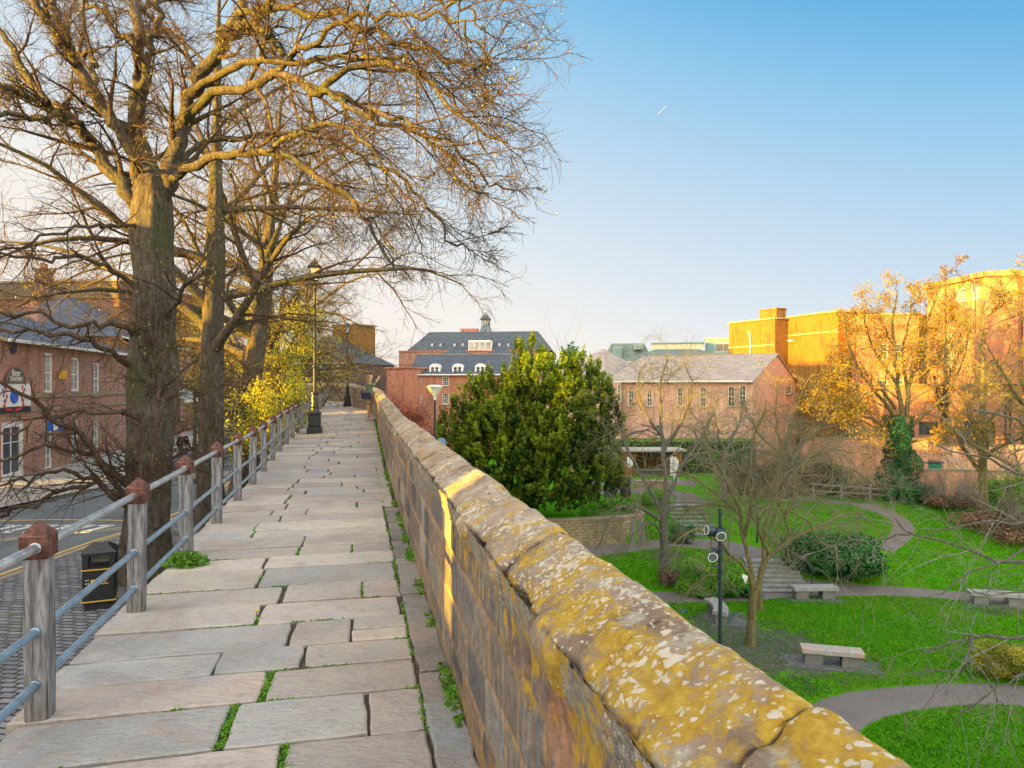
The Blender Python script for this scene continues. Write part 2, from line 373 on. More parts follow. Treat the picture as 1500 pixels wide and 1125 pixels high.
def bare_tree(name,label,loc,trunk,trad,limbs=None,levels=(),mats=('bark','twig'),g=None,flare=1.6,buds=None,extra=None,seed=1,limbspec=None,group=None,n_tr=20,cat='tree'):
    """trunk: local points; limbs: ready (P,R) local or limbspec kwargs; levels: list of spawn kwargs"""
    g=g or np.random.default_rng(seed); root=thing(name,label,cat,loc,0,group)
    tv,tf=lumps_trunk(trunk,trad,n_tr,.07,flare,seed)
    q,r=resample(trunk,trad,30)
    Ls=[]
    if limbs is not None: Ls.append(limbs)
    if limbspec: Ls.append(spawn(q[None],r[None],g=g,**limbspec))
    tgroups=[]; groups=[]
    for P_,R_ in Ls: tgroups.append((P_,R_,10))
    lv=tubes_np(tgroups); V,F=merge([(tv,tf),lv])
    npmesh('trunk',V,F,M[mats[0]],root,smooth=True)
    K=max(p.shape[1] for p,_ in Ls)
    cur=[(P_,R_) for P_,R_ in Ls]; tips=[]
    allg=[]
    for li,lev in enumerate(levels):
        lev=dict(lev); nxt=[]
        for P_,R_ in cur:
            nx=spawn(P_,R_,g=g,**lev); nxt.append(nx); allg.append((nx[0],nx[1],5 if li==0 else (4 if li==1 else 3)))
        if li==0:
            for P_,R_ in cur: pass
        cur=nxt; tips=[p[:,-1] for p,_ in nxt]+[p[:,-2] for p,_ in nxt]
    if extra is not None: allg+=extra(g,q,r)
    V,F=tubes_np(allg); npmesh('crown',V,F,M[mats[1]],root)
    if buds:
        C=np.concatenate(tips); k=buds['n']; C=C[g.choice(len(C),min(k,len(C)),replace=False)]
        if 'zmax' in buds: C=C[C[:,2]<buds['zmax']]
        if 'zmin' in buds: C=C[C[:,2]>buds['zmin']]
        C=np.repeat(C,buds.get('per',1),0)+g.normal(size=(len(C)*buds.get('per',1),3))*buds.get('spread',.03)
        V,F,T=leaves_np(C,buds['size'],g); npmesh('foliage',V,F,M[buds['mat']],root,tint=T)
    return root
def blob_pts(n,g,rx,ry,rz,lobes=9,shell=.35,floor=-.2):
    """points in a lumpy crown: overlapping lobes, denser to the outside"""
    out=[];cs=[]
    for i in range(lobes):
        a=g.uniform(0,2*np.pi); e=g.uniform(-.3,1); rr=g.uniform(.35,.72)
        cs.append((np.array([math.cos(a)*rr,math.sin(a)*rr,e*.6]),g.uniform(.32,.5)))
    cs.append((np.array([0,0,.1]),.7)); w=np.array([c[1]**2 for c in cs]); w/=w.sum()
    which=g.choice(len(cs),n,p=w); C=np.array([c[0] for c in cs])[which]; S=np.array([c[1] for c in cs])[which]
    d=unit(g.normal(size=(n,3))); rad=1-g.uniform(0,1,n)**1.6*shell
    p=C+d*(S*rad)[:,None]; p[:,2]=np.maximum(p[:,2],floor+g.uniform(0,.15,n)); nrm=d
    return p*np.array([rx,ry,rz]),nrm
def leaf_bush(name,label,loc,r,n,size,mat,cat='bush',seed=1,stem=True,lobes=12,group=None,twigs=0,twigmat='twig',shell=.35,zoff=.45,rz=0.0):
    g=np.random.default_rng(seed); root=thing(name,label,cat,loc,rz,group)
    C,nr=blob_pts(n,g,r[0],r[1],r[2],lobes,shell,floor=-zoff)
    C[:,2]+=r[2]*zoff+.05
    cl=np.array([mnoise.noise(Vector(c)*1.6/max(.4,min(r))) for c in C])*.7+.45+nr[:,2]*.12
    V,F,T=leaves_np(C,size,g,flat=nr,var=cl); npmesh('foliage',V,F,M[mat],root,tint=T)
    st=np.zeros((1,4,3)); st[0,:,2]=np.linspace(-.1,r[2]*.7,4); P1,R1=spawn(st,np.full((1,4),.05),9,(.05,.9),(50,15),max(r)*.8,5,.7,.008,.1,.25,g=g)
    gr=[(st,np.full((1,4),.05),6),(P1,R1,4)]
    if twigs:
        P2,R2=spawn(P1,R1,max(2,twigs//9),(.3,1),(35,12),max(r)*.5,4,.6,.005,.12,.1,g=g); gr.append((P2,R2,3))
    V,F=tubes_np(gr); npmesh('stems',V,F,M[twigmat],root)
    return root
# ---------------------------------------------------------------- terrain of the park
def lerp(a,b,t): return a+(b-a)*t
def cl01(t): return max(0.0,min(1.0,t))
def prof(y,pts):
    for (y0,z0),(y1,z1) in zip(pts,pts[1:]):
        if y<=y1: return z0 if y<=y0 else lerp(z0,z1,(y-y0)/(y1-y0))
    return pts[-1][1]
def tz(x,y):
    if x<6.0 and y>31.5: return -2.7
    zl=prof(y,[(26.7,PARK),(30.7,-3.76),(32.8,-3.76),(35.2,PLAT)])
    zm=prof(y,[(27.0,PARK),(28.9,-3.80),(33.0,-3.80),(35.4,PLAT)])
    zr=prof(y,[(27.5,PARK),(35.0,PLAT)])
    if x<7.2: z=zl
    elif x<9.0: z=lerp(zl,zm,(x-7.2)/1.8)
    elif x<11.9: z=zm
    elif x<14: z=lerp(zm,zr,(x-11.9)/2.1)
    else: z=zr
    und=.05*mnoise.noise(Vector((x*.25,y*.25,0)))+.03*mnoise.noise(Vector((x*.8,y*.8,3)))
    return z+und*cl01((y-18)/4)*(1 if z<-2.7 else .4)
def _grass():
    n=N('lawn_grass'); o=n.tc.outputs['Object']
    big=n.noise(.35,5); mid=n.noise(2.2,6); fine=n.noise(28,5)
    c=n.ramp(fine,[(.3,(.018,.11,.003)),(.5,(.05,.23,.005)),(.72,(.13,.36,.012))])
    c=n.mix(n.mapr(mid,.42,.66,0,.5),c,(.13,.27,.015)); c=n.mix(n.mapr(big,.5,.7,0,.35),c,(.04,.18,.006))
    # worn soil by the bench and under the trees
    def worn(cx,cy,rx,ry):
        v=n.n('ShaderNodeVectorMath',operation='SUBTRACT'); n.l(o,v.inputs[0]); v.inputs[1].default_value=(cx,cy,0)
        w=n.n('ShaderNodeVectorMath',operation='MULTIPLY'); n.l(v.outputs[0],w.inputs[0]); w.inputs[1].default_value=(1/rx,1/ry,0)
        L=n.n('ShaderNodeVectorMath',operation='LENGTH'); n.l(w.outputs[0],L.inputs[0]); return L.outputs['Value']
    m=None
    for a in ((7.6,21.2,2.4,2.6),(8.7,20.1,2.3,1.2),(7.1,23.4,1.5,1.0),(6.9,30.0,1.0,.6),(17.9,24.7,1.4,.5),(11.5,25.9,1.4,.45),(20.0,18.4,1.8,.6)):
        d=worn(*a); m=d if m is None else n.math('MINIMUM',m,d)
    s=n.math('ADD',m,n.math('MULTIPLY',n.math('SUBTRACT',mid,.5),2.6)); s=n.math('ADD',s,n.math('MULTIPLY',n.math('SUBTRACT',fine,.5),1.2))
    soil=n.ramp(n.noise(14,6),[(.3,(.055,.05,.048)),(.6,(.12,.11,.105)),(.8,(.2,.185,.17))])
    c=n.mix(n.mapr(s,.75,1.05,.88,0),c,soil)
    dz=n.vor(3.1,n.scalev(o,(1,1,.01))); c=n.mix(n.mapr(dz,.045,.06,.9,0),c,(.6,.6,.55))
    n.bump(fine,.5,.05); return n.set(c,.95,0,.0)
M['grass']=_grass()
def _far():
    n=N('far_ground'); c=n.mix(n.mapr(n.noise(.05,5),.4,.6),(.10,.11,.07),(.14,.12,.10)); return n.set(c,.95,0,.1)
M['far']=_far()
xs=np.concatenate([np.arange(-9,0,.5),np.arange(0,26,.25),np.arange(26,60,2),np.arange(60,200,14)])
ys=np.concatenate([np.arange(-30,8,4),np.arange(8,16,.5),np.arange(16,37,.2),np.arange(37,60,2),np.arange(60,240,15)])
V=np.array([(x,y,tz(x,y)) for y in ys for x in xs]); nx,ny=len(xs),len(ys)
# keep the part right of the wall only (the street side is higher ground)
F=[]
for j in range(ny-1):
    for i in range(nx-1):
        x0,y0=xs[i+1],ys[j]
        if CW*x0+SW*y0>.75 or y0>62: F.append((j*nx+i,j*nx+i+1,(j+1)*nx+i+1,(j+1)*nx+i))
tag(npmesh('lawn',V,F,M['grass'],smooth=True),kind='structure')
m=MB(); m.face([(-4000,-4000,-8),(4000,-4000,-8),(4000,4000,-8),(-4000,4000,-8)]); m.face([(-900,60,-2.75),(900,60,-2.75),(900,3500,-2.75),(-900,3500,-2.75)])
tag(m.build('ground',M['far']),kind='structure')
# ---------------------------------------------------------------- park paths
def _gravel(name,c):
    n=N(name); v=n.vor(55); f=n.noise(60,4); cc=n.mix(n.mapr(f,.3,.7),mul(c,.6),mul(c,1.35)); cc=n.mix(n.mapr(n.noise(1.2,5),.45,.7,0,.35),cc,mul(c,.65))
    n.bump(v,.4,.01); return n.set(cc,.9,0,.2)
M['tarmac_path']=_gravel('path_tarmac',(.17,.155,.15))
M['dirt']=_gravel('bare_earth',(.16,.13,.11))
def path_strip(name,pts,widths,off=.035,mat='tarmac_path',kerb=True):
    """pts on the ground; conforms to the terrain"""
    K=90; q=np.array([(a,b,0) for a,b in pts]); q,w=resample(q,widths,K); nW=9; V=[];uv=[]
    t=np.gradient(q,axis=0); t=unit(t); nr=np.stack([-t[:,1],t[:,0]],1)
    for k in range(K):
        for j in range(nW):
            s=(j/(nW-1)-.5)*w[k]
            if j in (0,nW-1): s+=.05*mnoise.noise(Vector((q[k,0]*3,q[k,1]*3,j)))
            x,y=q[k,0]+nr[k,0]*s,q[k,1]+nr[k,1]*s; V.append((x,y,tz(x,y)+off-(.05 if j in(0,nW-1) else 0))); uv.append((x,y))
    F=[(k*nW+j+1,k*nW+j,(k+1)*nW+j,(k+1)*nW+j+1) for k in range(K-1) for j in range(nW-1)]
    o=npmesh(name,V,F,M[mat],uv=uv,smooth=True); tag(o,kind='structure'); return q,w
def gp(px,py,z=PARK): 
    a=G(px,py,z); return (a[0],a[1])
PATHS=[]
PATHS.append(path_strip('path',[gp(930,873),gp(1000,875),gp(1080,873),gp(1150,867),gp(1250,865),gp(1350,868),gp(1430,876),gp(1540,890)],[1.3]*8))
PATHS.append(path_strip('path',[gp(1150,1180),gp(1190,1100),gp(1210,1060),gp(1255,1035),gp(1330,1022),gp(1430,1016),gp(1560,1022)],[1.7,1.7,1.55,1.45,1.35,1.3,1.4]))
PATHS.append(path_strip('path',[(1.6,29.9),(3.5,30.3),(5.5,31.0),(7.5,31.6),(9.2,31.4),(10.3,30.2),(10.5,29.0)],[1.2,1.2,1.3,1.5,2.2,2.2,2.1]))
PATHS.append(path_strip('path',[(12.2,39.5),(14.5,37.6),(17.0,35.9),(18.6,34.3),(18.9,33.2),(18.3,32.0),(16.6,30.4)],[.9,.9,.9,.95,1.0,.95,.7]))
PATHS.append(path_strip('path',[(3.5,40.5),(7.0,40.0),(9.0,38.6),(9.3,36.5),(9.25,35.5)],[2.6,2.6,2.4,2.0,2.0],mat='tarmac_path'))
PATHS.append(path_strip('path',[(3.0,44.0),(8.0,43.5),(11.5,42.6)],[2.2,2.6,2.6],mat='tarmac_path'))
def in_path(x,y,pad=0.0):
    r=np.zeros(len(x),bool)
    for q,w in PATHS:
        for k in range(0,len(q)): r|=((x-q[k,0])**2+(y-q[k,1])**2)<((w[k]*.5+pad)**2)
    return r
# grass blades over the lawn the photo shows
g=np.random.default_rng(3); n=260000
x=g.uniform(2,25,n); y=11.5+25*g.uniform(0,1,n)**1.25; keep=(x/y<.80)&(x/y>.10)&~in_path(x,y,-.01)
dirt=np.zeros(n,bool)
for cx,cy,rx,ry in ((7.6,21.2,1.9,2.1),(8.7,20.1,1.7,.8),(7.1,23.4,1.1,.7)): dirt|=((x-cx)/rx)**2+((y-cy)/ry)**2<1
keep&=~(dirt&(g.uniform(0,1,n)<.85)); keep&=~((x>9.2)&(x<11.7)&(y>26.9)&(y<33))&~((x<6.1)&(y>31.2)&(y<31.7)); x=x[keep];y=y[keep]
z=np.array([tz(a,b) for a,b in zip(x,y)]); n=len(x); C=np.stack([x,y,z-.01],1)
h=g.uniform(.035,.085,n); a=g.uniform(0,2*np.pi,n); w=g.uniform(.012,.03,n); lean=g.normal(0,.03,(n,2))
d=np.stack([np.cos(a),np.sin(a),0*a],1)*w[:,None]; top=C+np.stack([lean[:,0],lean[:,1],h],1)
V=np.stack([C-d,C+d,top+d*.15,top-d*.15],1).reshape(-1,3); T=np.repeat(np.clip(g.normal(.5,.25,n)+.25*np.array([mnoise.noise(Vector((a*.7,b*.7,0))) for a,b in zip(x,y)]),0,1),4)[:,None]*np.ones(3)
tag(npmesh('grass',V,np.arange(4*n).reshape(-1,4),M['grassblade'],tint=T),'short green lawn grass of the park below the wall','grass',kind='stuff')
# ---------------------------------------------------------------- street
def _asphalt():
    n=N('asphalt'); c=n.mix(n.mapr(n.noise(.9,6),.35,.65),(.075,.095,.11),(.13,.15,.165)); c=n.mix(n.mapr(n.noise(70,3),.4,.6,0,.5),c,(.19,.20,.21))
    c=n.mix(n.mapr(n.noise(3,4,n.scalev(n.tc.outputs['Object'],(1,.12,1))),.55,.7,0,.5),c,(.055,.065,.075)); n.bump(n.noise(90,3),.3,.006); return n.set(c,.75,0,.3)
M['asphalt']=_asphalt()
def _cobble():
    n=N('granite_setts'); x=n.n('ShaderNodeTexBrick'); uv=n.scalev(n.tc.outputs['Object'],(1,1,1),(0,0,R(8)))
    wob=n.n('ShaderNodeVectorMath',operation='ADD'); nz=n.n('ShaderNodeTexNoise'); nz.inputs['Scale'].default_value=3.0; n.l(n.tc.outputs['Object'],nz.inputs['Vector'])
    sc=n.n('ShaderNodeVectorMath',operation='SCALE'); sc.inputs['Scale'].default_value=.10; n.l(nz.outputs['Color'],sc.inputs[0]); n.l(uv,wob.inputs[0]); n.l(sc.outputs[0],wob.inputs[1]); n.l(wob.outputs[0],x.inputs['Vector'])
    for k,v in (('Scale',1),('Mortar Size',.016),('Mortar Smooth',.6),('Brick Width',.21),('Row Height',.115),('Bias',0)): x.inputs[k].default_value=v
    x.inputs['Color1'].default_value=(.13,.14,.16,1); x.inputs['Color2'].default_value=(.26,.26,.28,1); x.inputs['Mortar'].default_value=(.035,.032,.028,1)
    c=n.mix(n.mapr(n.noise(1.1,5),.55,.68,0,.6),x.outputs['Color'],(.06,.035,.03)); c=n.mix(n.mapr(n.noise(2.3,4),.6,.72,0,.75),c,(.08,.16,.02))
    h=n.math('MULTIPLY',x.outputs['Fac'],-1.0); b=n.bump(h,.9,.05); n.bump(n.noise(40,3),.3,.01,b); return n.set(c,.6,0,.35)
M['setts']=_cobble()
def sheet(name,pts,z,mat,kind='structure',thick=0.0):
    m=MB(); m.face([(x,y,z) for x,y in pts])
    if thick:
        for (a,b) in zip(pts,pts[1:]+pts[:1]): m.face([(a[0],a[1],z-thick),(b[0],b[1],z-thick),(b[0],b[1],z),(a[0],a[1],z)])
    return tag(m.build(name,mat),kind=kind)
near=[(-8.9,-30),(-9.1,0),(-9.1,8),(-9.1,12),(-9.05,15.3),(-8.8,17),(-8.75,18.5),(-9.2,21.7),(-10.5,27),(-13.2,38),(-17,55),(-21,72)]
wl=[wk(u,-1.78) for u in (72,50,30,10,0,-30)]
sheet('street',[wk(-60,-1.8)[:2],wk(75,-1.8)[:2],(-60,120),(-300,120),(-300,-60)],0.0,M['asphalt'])
sheet('cobbled_pavement',[(a,b) for a,b in near]+[(p[0],p[1]) for p in wl],.11,M['setts'],thick=.12)
# kerb stones along the cobbles
def strip(name,poly,off0,off1,z,mat,thick=0,m=None,kind='structure'):
    q=np.array([(a,b,0) for a,b in poly],float); q,_=resample(q,[0]*len(q),70); t=unit(np.gradient(q,axis=0)); nr=np.stack([-t[:,1],t[:,0]],1)
    own=m is None; m=m or MB()
    for k in range(69):
        A=(q[k,0]+nr[k,0]*off0,q[k,1]+nr[k,1]*off0); B=(q[k,0]+nr[k,0]*off1,q[k,1]+nr[k,1]*off1)
        C=(q[k+1,0]+nr[k+1,0]*off1,q[k+1,1]+nr[k+1,1]*off1); D=(q[k+1,0]+nr[k+1,0]*off0,q[k+1,1]+nr[k+1,1]*off0)
        m.face([(*A,z),(*D,z),(*C,z),(*B,z)])
        if thick: m.face([(*B,z-thick),(*B,z),(*C,z),(*C,z-thick)])
    if own: return tag(m.build(name,mat),kind=kind)
strip('kerb',near,-.02,.14,.116,M['stone'],.12)
m=MB(); strip('',near,.30,.39,.008,None,m=m); strip('',near,.50,.59,.008,None,m=m)
tag(m.build('road_marking',M['yellow']),kind='structure')
far=[(-15.8,-30),(-15.2,5),(-14.8,17),(-14.4,19.8),(-14.0,23),(-15.2,29),(-19,42),(-23,58)]
pub_line=[wk(u,-12.4) for u in (64,44,24,-30)]
sheet('pavement',[(a,b) for a,b in far]+[(p[0],p[1]) for p in pub_line],.11,M['concrete'],thick=.12)
m=MB()
strip('',[(-15.2,17.0),(-13.2,17.9),(-11.2,18.0),(-10.1,17.9)],.0,.10,.008,None,m=m); tag(m.build('road_marking',M['yellow']),kind='structure')
m=MB()
for i in range(7):
    x=-13.2+i*.47; y=16.9
    for (dx,dy,L,a) in ((0,0,.9,60),(.14,.15,.7,60),(.05,.45,.34,5),(.0,-.35,.3,5)):
        m.box((x+dx,y+dy,.006),(L if a<10 else .09,.12 if a<10 else L,.006),R(0 if a<10 else -18))
tag(m.build('road_marking',M['roadwhite']),kind='structure')
# ---------------------------------------------------------------- the wall walk
RU=[(-8,.49),(12,.49),(22.7,.56),(27,.62),(32.2,.41),(34.6,-.22),(40.7,-.54)]
LU=[(-8,-1.60),(3,-1.60),(10,-1.78),(25,-1.95),(41,-2.1)]
def right(u): return prof(u,RU)
def left(u): return prof(u,LU)
def W(u,l,z):
    p=wk(u,l); return (p[0],p[1],wz(p[1])+z)
def _flag():
    n=N('flagstone'); t=n.attr(); o=n.tc.outputs['Object']
    f=n.noise(1.7,7,dist=.6); c=n.mix(1.0,t,n.ramp(f,[(.25,(.72,.70,.70)),(.5,(1,1,1)),(.75,(1.16,1.12,1.05))]),'MULTIPLY')
    c=n.mix(n.mapr(n.noise(4,5),.52,.72,0,.4),c,(.40,.27,.22)); c=n.mix(n.mapr(n.noise(3.1,6),.54,.72,0,.45),c,(.30,.33,.37))
    c=n.mix(n.mapr(n.noise(11,8,rough=.7),.52,.72,0,.5),c,(.20,.18,.165)); c=n.mix(n.mapr(n.noise(40,5),.55,.75,0,.4),c,(.55,.52,.47)); c=n.mix(n.mapr(n.vor(9),.02,.09,.5,0),c,(.12,.11,.10))
    rip=n.noise(8,6,n.scalev(o,(1.5,3.5,1),(0,0,R(20))),.6,1.5); b=n.bump(rip,.8,.022); n.bump(n.noise(90,4),.35,.006,b)
    return n.set(c,.72,0,.35)
M['flag']=_flag()
M['joint']=plain('joint_soil',(.075,.06,.045),.95,.4,20,.4,60)
def stone_col(u,dark=0.0):
    k=rnd.random(); b=(.45,.405,.36) if k<.5 else ((.45,.385,.345) if k<.68 else ((.40,.39,.375) if k<.86 else (.48,.435,.37)))
    s=rnd.uniform(.78,1.12)*(1-dark); return mul(b,s)
def slab(m,u0,u1,l0,l1,c,gap=.007,rough=.006,tilt=.006):
    u0+=gap;u1-=gap;l0+=gap;l1-=gap
    if u1-u0<.04 or l1-l0<.04: return
    near_=u0<9; st=.09 if near_ else .5; pts=[]
    cj=[rnd.uniform(-1,1)*.009 for _ in range(8)]
    c4=[(u0+cj[0],l0+cj[1]),(u0+cj[2],l1+cj[3]),(u1+cj[4],l1+cj[5]),(u1+cj[6],l0+cj[7])]
    for k in range(4):
        a=c4[k];b=c4[(k+1)%4]; L=math.dist(a,b); n=max(1,int(L/st))
        for i in range(n):
            t=i/n; q=(a[0]+(b[0]-a[0])*t,a[1]+(b[1]-a[1])*t)
            w=mnoise.noise(Vector((q[0]*6,q[1]*6,k)))*rough*1.7+mnoise.noise(Vector((q[0]*22,q[1]*22,k)))*rough*.8
            if i==0: # rounded corner
                cx,cy=(u0+u1)/2,(l0+l1)/2; q=(q[0]+(cx-q[0])*.03,q[1]+(cy-q[1])*.012)
            pts.append((q[0]+(w if k in(0,2) else 0),q[1]+(w if k in (1,3) else 0)))
    cu,cv=(u0+u1)/2,(l0+l1)/2; ta,tb=rnd.uniform(-tilt,tilt),rnd.uniform(-tilt,tilt); dz=rnd.uniform(-.006,.006)
    zz=lambda u,l: dz+ta*(u-cu)+tb*(l-cv)
    n=len(pts); ins=.014
    def inset(p,k):
        d=math.dist(p,(cu,cv)); du=max(-1,min(1,(cu-p[0])/max(.05,(u1-u0)/2))); dl=max(-1,min(1,(cv-p[1])/max(.05,(l1-l0)/2)))
        return (p[0]+du*ins*k,p[1]+dl*ins*k)
    top=[W(*inset(p,1),zz(*p)) for p in pts]; mid=[W(*inset(p,.25),zz(*p)-.006) for p in pts]; bot=[W(*p,zz(*p)-.07) for p in pts]
    m.face(top[::-1] if False else top,None,0,c)
    for i in range(n):
        j=(i+1)%n; m.face([mid[i],mid[j],top[j],top[i]],None,0,c); m.face([bot[i],bot[j],mid[j],mid[i]],None,0,mul(c,.9))
rows=[-2.0,-1.5,-1.05,-.55,-.1,.35,.85,1.3,1.8,2.27,2.74,3.19,3.64,4.02,4.36,4.81,5.25,5.69,6.25]
J={3.19:[-.6,.037],2.74:[-.32],3.64:[-.48],4.02:[-.80,-.32],4.36:[-.436,-.05],4.81:[-.68],5.25:[-.575,.017],5.69:[-.80],2.27:[-.9,-.05]}
wide={(3.64,-.48),(3.19,-.6),(2.74,-.32)}
u=6.25
while u<41.5: u+=rnd.uniform(.34,.56); rows.append(u)
m=MB(); SEAMS=[]
for a,b in zip(rows,rows[1:]):
    js=J.get(a)
    if js is None:
        k=rnd.choice([1,1,2,2,2]); js=sorted(rnd.uniform(-1.15,.1) for _ in range(k))
        if k==2 and js[1]-js[0]<.35: js=[js[0]]
    R_=(.30 if a<9 else right(a)-.02)+rnd.uniform(-.015,.02); L_=left(a)+rnd.uniform(-.03,.03)
    ed=[L_]+js+[R_]
    for i,(l0,l1) in enumerate(zip(ed,ed[1:])):
        gw=.0
        wd=rnd.random(); g0=.013 if (i>0 and ((a,js[i-1]) in wide)) else (.010 if i>0 else 0)
        c=stone_col(a)
        if a==4.36 and i==2:   # two small stones
            slab(m,a,a+.21,l0,l1,c); slab(m,a+.21,b,l0,l1,stone_col(a)); continue
        slab(m,a,b,l0+g0*(1 if g0>.015 else .3),l1-(.013 if i<len(js) and (a,js[i]) in wide else 0),c,gap=.004 if a>6 else .0055)
        if i>0: SEAMS.append((a,b,l0,.027 if (a,js[i-1]) in wide else rnd.uniform(.010,.022)))
# gutter stones beside the parapet
u=-2.0
while u<9:
    du=rnd.uniform(.25,.75); slab(m,u,min(u+du,9),.305,.50,stone_col(u,.42),rough=.012,tilt=.03); u+=du
tag(m.build('wall_walk_paving',M['flag']),kind='structure')
m=MB()
us=np.arange(-3,42.01,.5)
for a,b in zip(us,us[1:]):
    m.face([W(a,left(a)+.03,-.022),W(a,right(a)+.1,-.022),W(b,right(b)+.1,-.022),W(b,left(b)+.03,-.022)])
    m.face([W(a,left(a)+.03,-.022),W(b,left(b)+.03,-.022),(*wk(b,left(b)+.03)[:2],-.1),(*wk(a,left(a)+.03)[:2],-.1)])
tag(m.build('wall_walk_bed',M['joint']),kind='structure')
# moss and grass in the joints and along the parapet foot
g=np.random.default_rng(11); C=[];S=[]
for a,b,l,w in SEAMS:
    if a>13: continue
    if rnd.random()<.25 and w<.025: continue
    k=int((b-a)*(800 if w>.025 else 380)*(1 if a<8 else .5))
    for _ in range(k):
        uu=rnd.uniform(a,b)
        if mnoise.noise(Vector((uu*3,l*3,1)))>(-.2 if w>.025 else .05): C.append(W(uu,l+rnd.gauss(0,w*.6),-.012+rnd.uniform(0,.012)))
for a in rows[1:]:
    if a>14: continue
    L_,R_=left(a),.3
    for _ in range(int(420 if a<7 else 150)):
        ll=rnd.uniform(L_,R_)
        if mnoise.noise(Vector((a*5,ll*1.7,7)))>.13: C.append(W(a+rnd.gauss(0,.004),ll,-.012+rnd.uniform(0,.012)))
for _ in range(2600):
    uu=rnd.uniform(1.5,14)
    if mnoise.noise(Vector((uu*2.2,0,9)))>-.05: C.append(W(uu,.30+rnd.gauss(0,.008),rnd.uniform(-.012,.004)))
C=np.array(C); V,F,T=leaves_np(C,.017,g,up=1.2,aspect=1.3)
tag(npmesh('moss',V,F,M['weed'],tint=T),'bright green moss and grass in the joints of the paving','moss',kind='stuff')
# weeds at the parapet foot
C=[]
u=1.6
while u<26:
    k=mnoise.noise(Vector((u*1.3,5,0)))
    if k>-.12:
        sz=rnd.uniform(.2,.8)
        for _ in range(int(60*sz)):
            r=rnd.random()**.5*.045*sz*1.5; a=rnd.uniform(0,6.28); C.append(W(u+math.cos(a)*r*2.2,min(right(u)-.005,right(u)-.035+math.sin(a)*r*.8),rnd.uniform(0,.05)*sz))
    u+=rnd.uniform(.06,.26)
C=np.array(C); V,F,T=leaves_np(C,.026,g,up=.4,aspect=2.0)
tag(npmesh('weeds',V,F,M['weed'],tint=T),'low green weeds growing along the foot of the stone parapet','weeds',kind='stuff')
# ---------------------------------------------------------------- the parapet wall
def _face():
    n=N('parapet_stone'); t=n.attr(); uv=n.tc.outputs['UV']; o=n.tc.outputs['Object']
    st=n.noise(14,9,n.scalev(uv,(1.5,.9,1)),.72,.3); c=n.mix(1.0,t,n.ramp(st,[(.28,(.42,.41,.41)),(.5,(1,1,1)),(.72,(1.6,1.5,1.35))]),'MULTIPLY')
    rs=n.noise(4.0,8,n.scalev(uv,(1.8,.8,1)),.66,.9); c=n.mix(n.mapr(rs,.54,.66,0,.75),c,(.36,.20,.075))
    gy=n.noise(5,6,n.scalev(uv,(3,.6,1))); c=n.mix(n.mapr(gy,.58,.68,0,.7),c,(.36,.35,.32))
    sv=n.n('ShaderNodeSeparateXYZ'); n.l(uv,sv.inputs[0])
    ye=n.noise(7,7,n.scalev(uv,(2.2,1,1)),.65,.4); h=n.mapr(sv.outputs[1],.25,.85,-.16,.05); near_=n.mapr(sv.outputs[0],1.2,5,.035,-.05)
    c=n.mix(n.mapr(n.math('ADD',n.math('ADD',ye,h),near_),.56,.62,0,.85),c,(.52,.33,.02))
    c=n.mix(n.mapr(n.noise(60,4),.5,.72,0,.4),c,(.09,.08,.07))
    b=n.bump(st,.75,.02); n.bump(n.noise(70,5),.6,.008,b); return n.set(c,.9,0,.2)
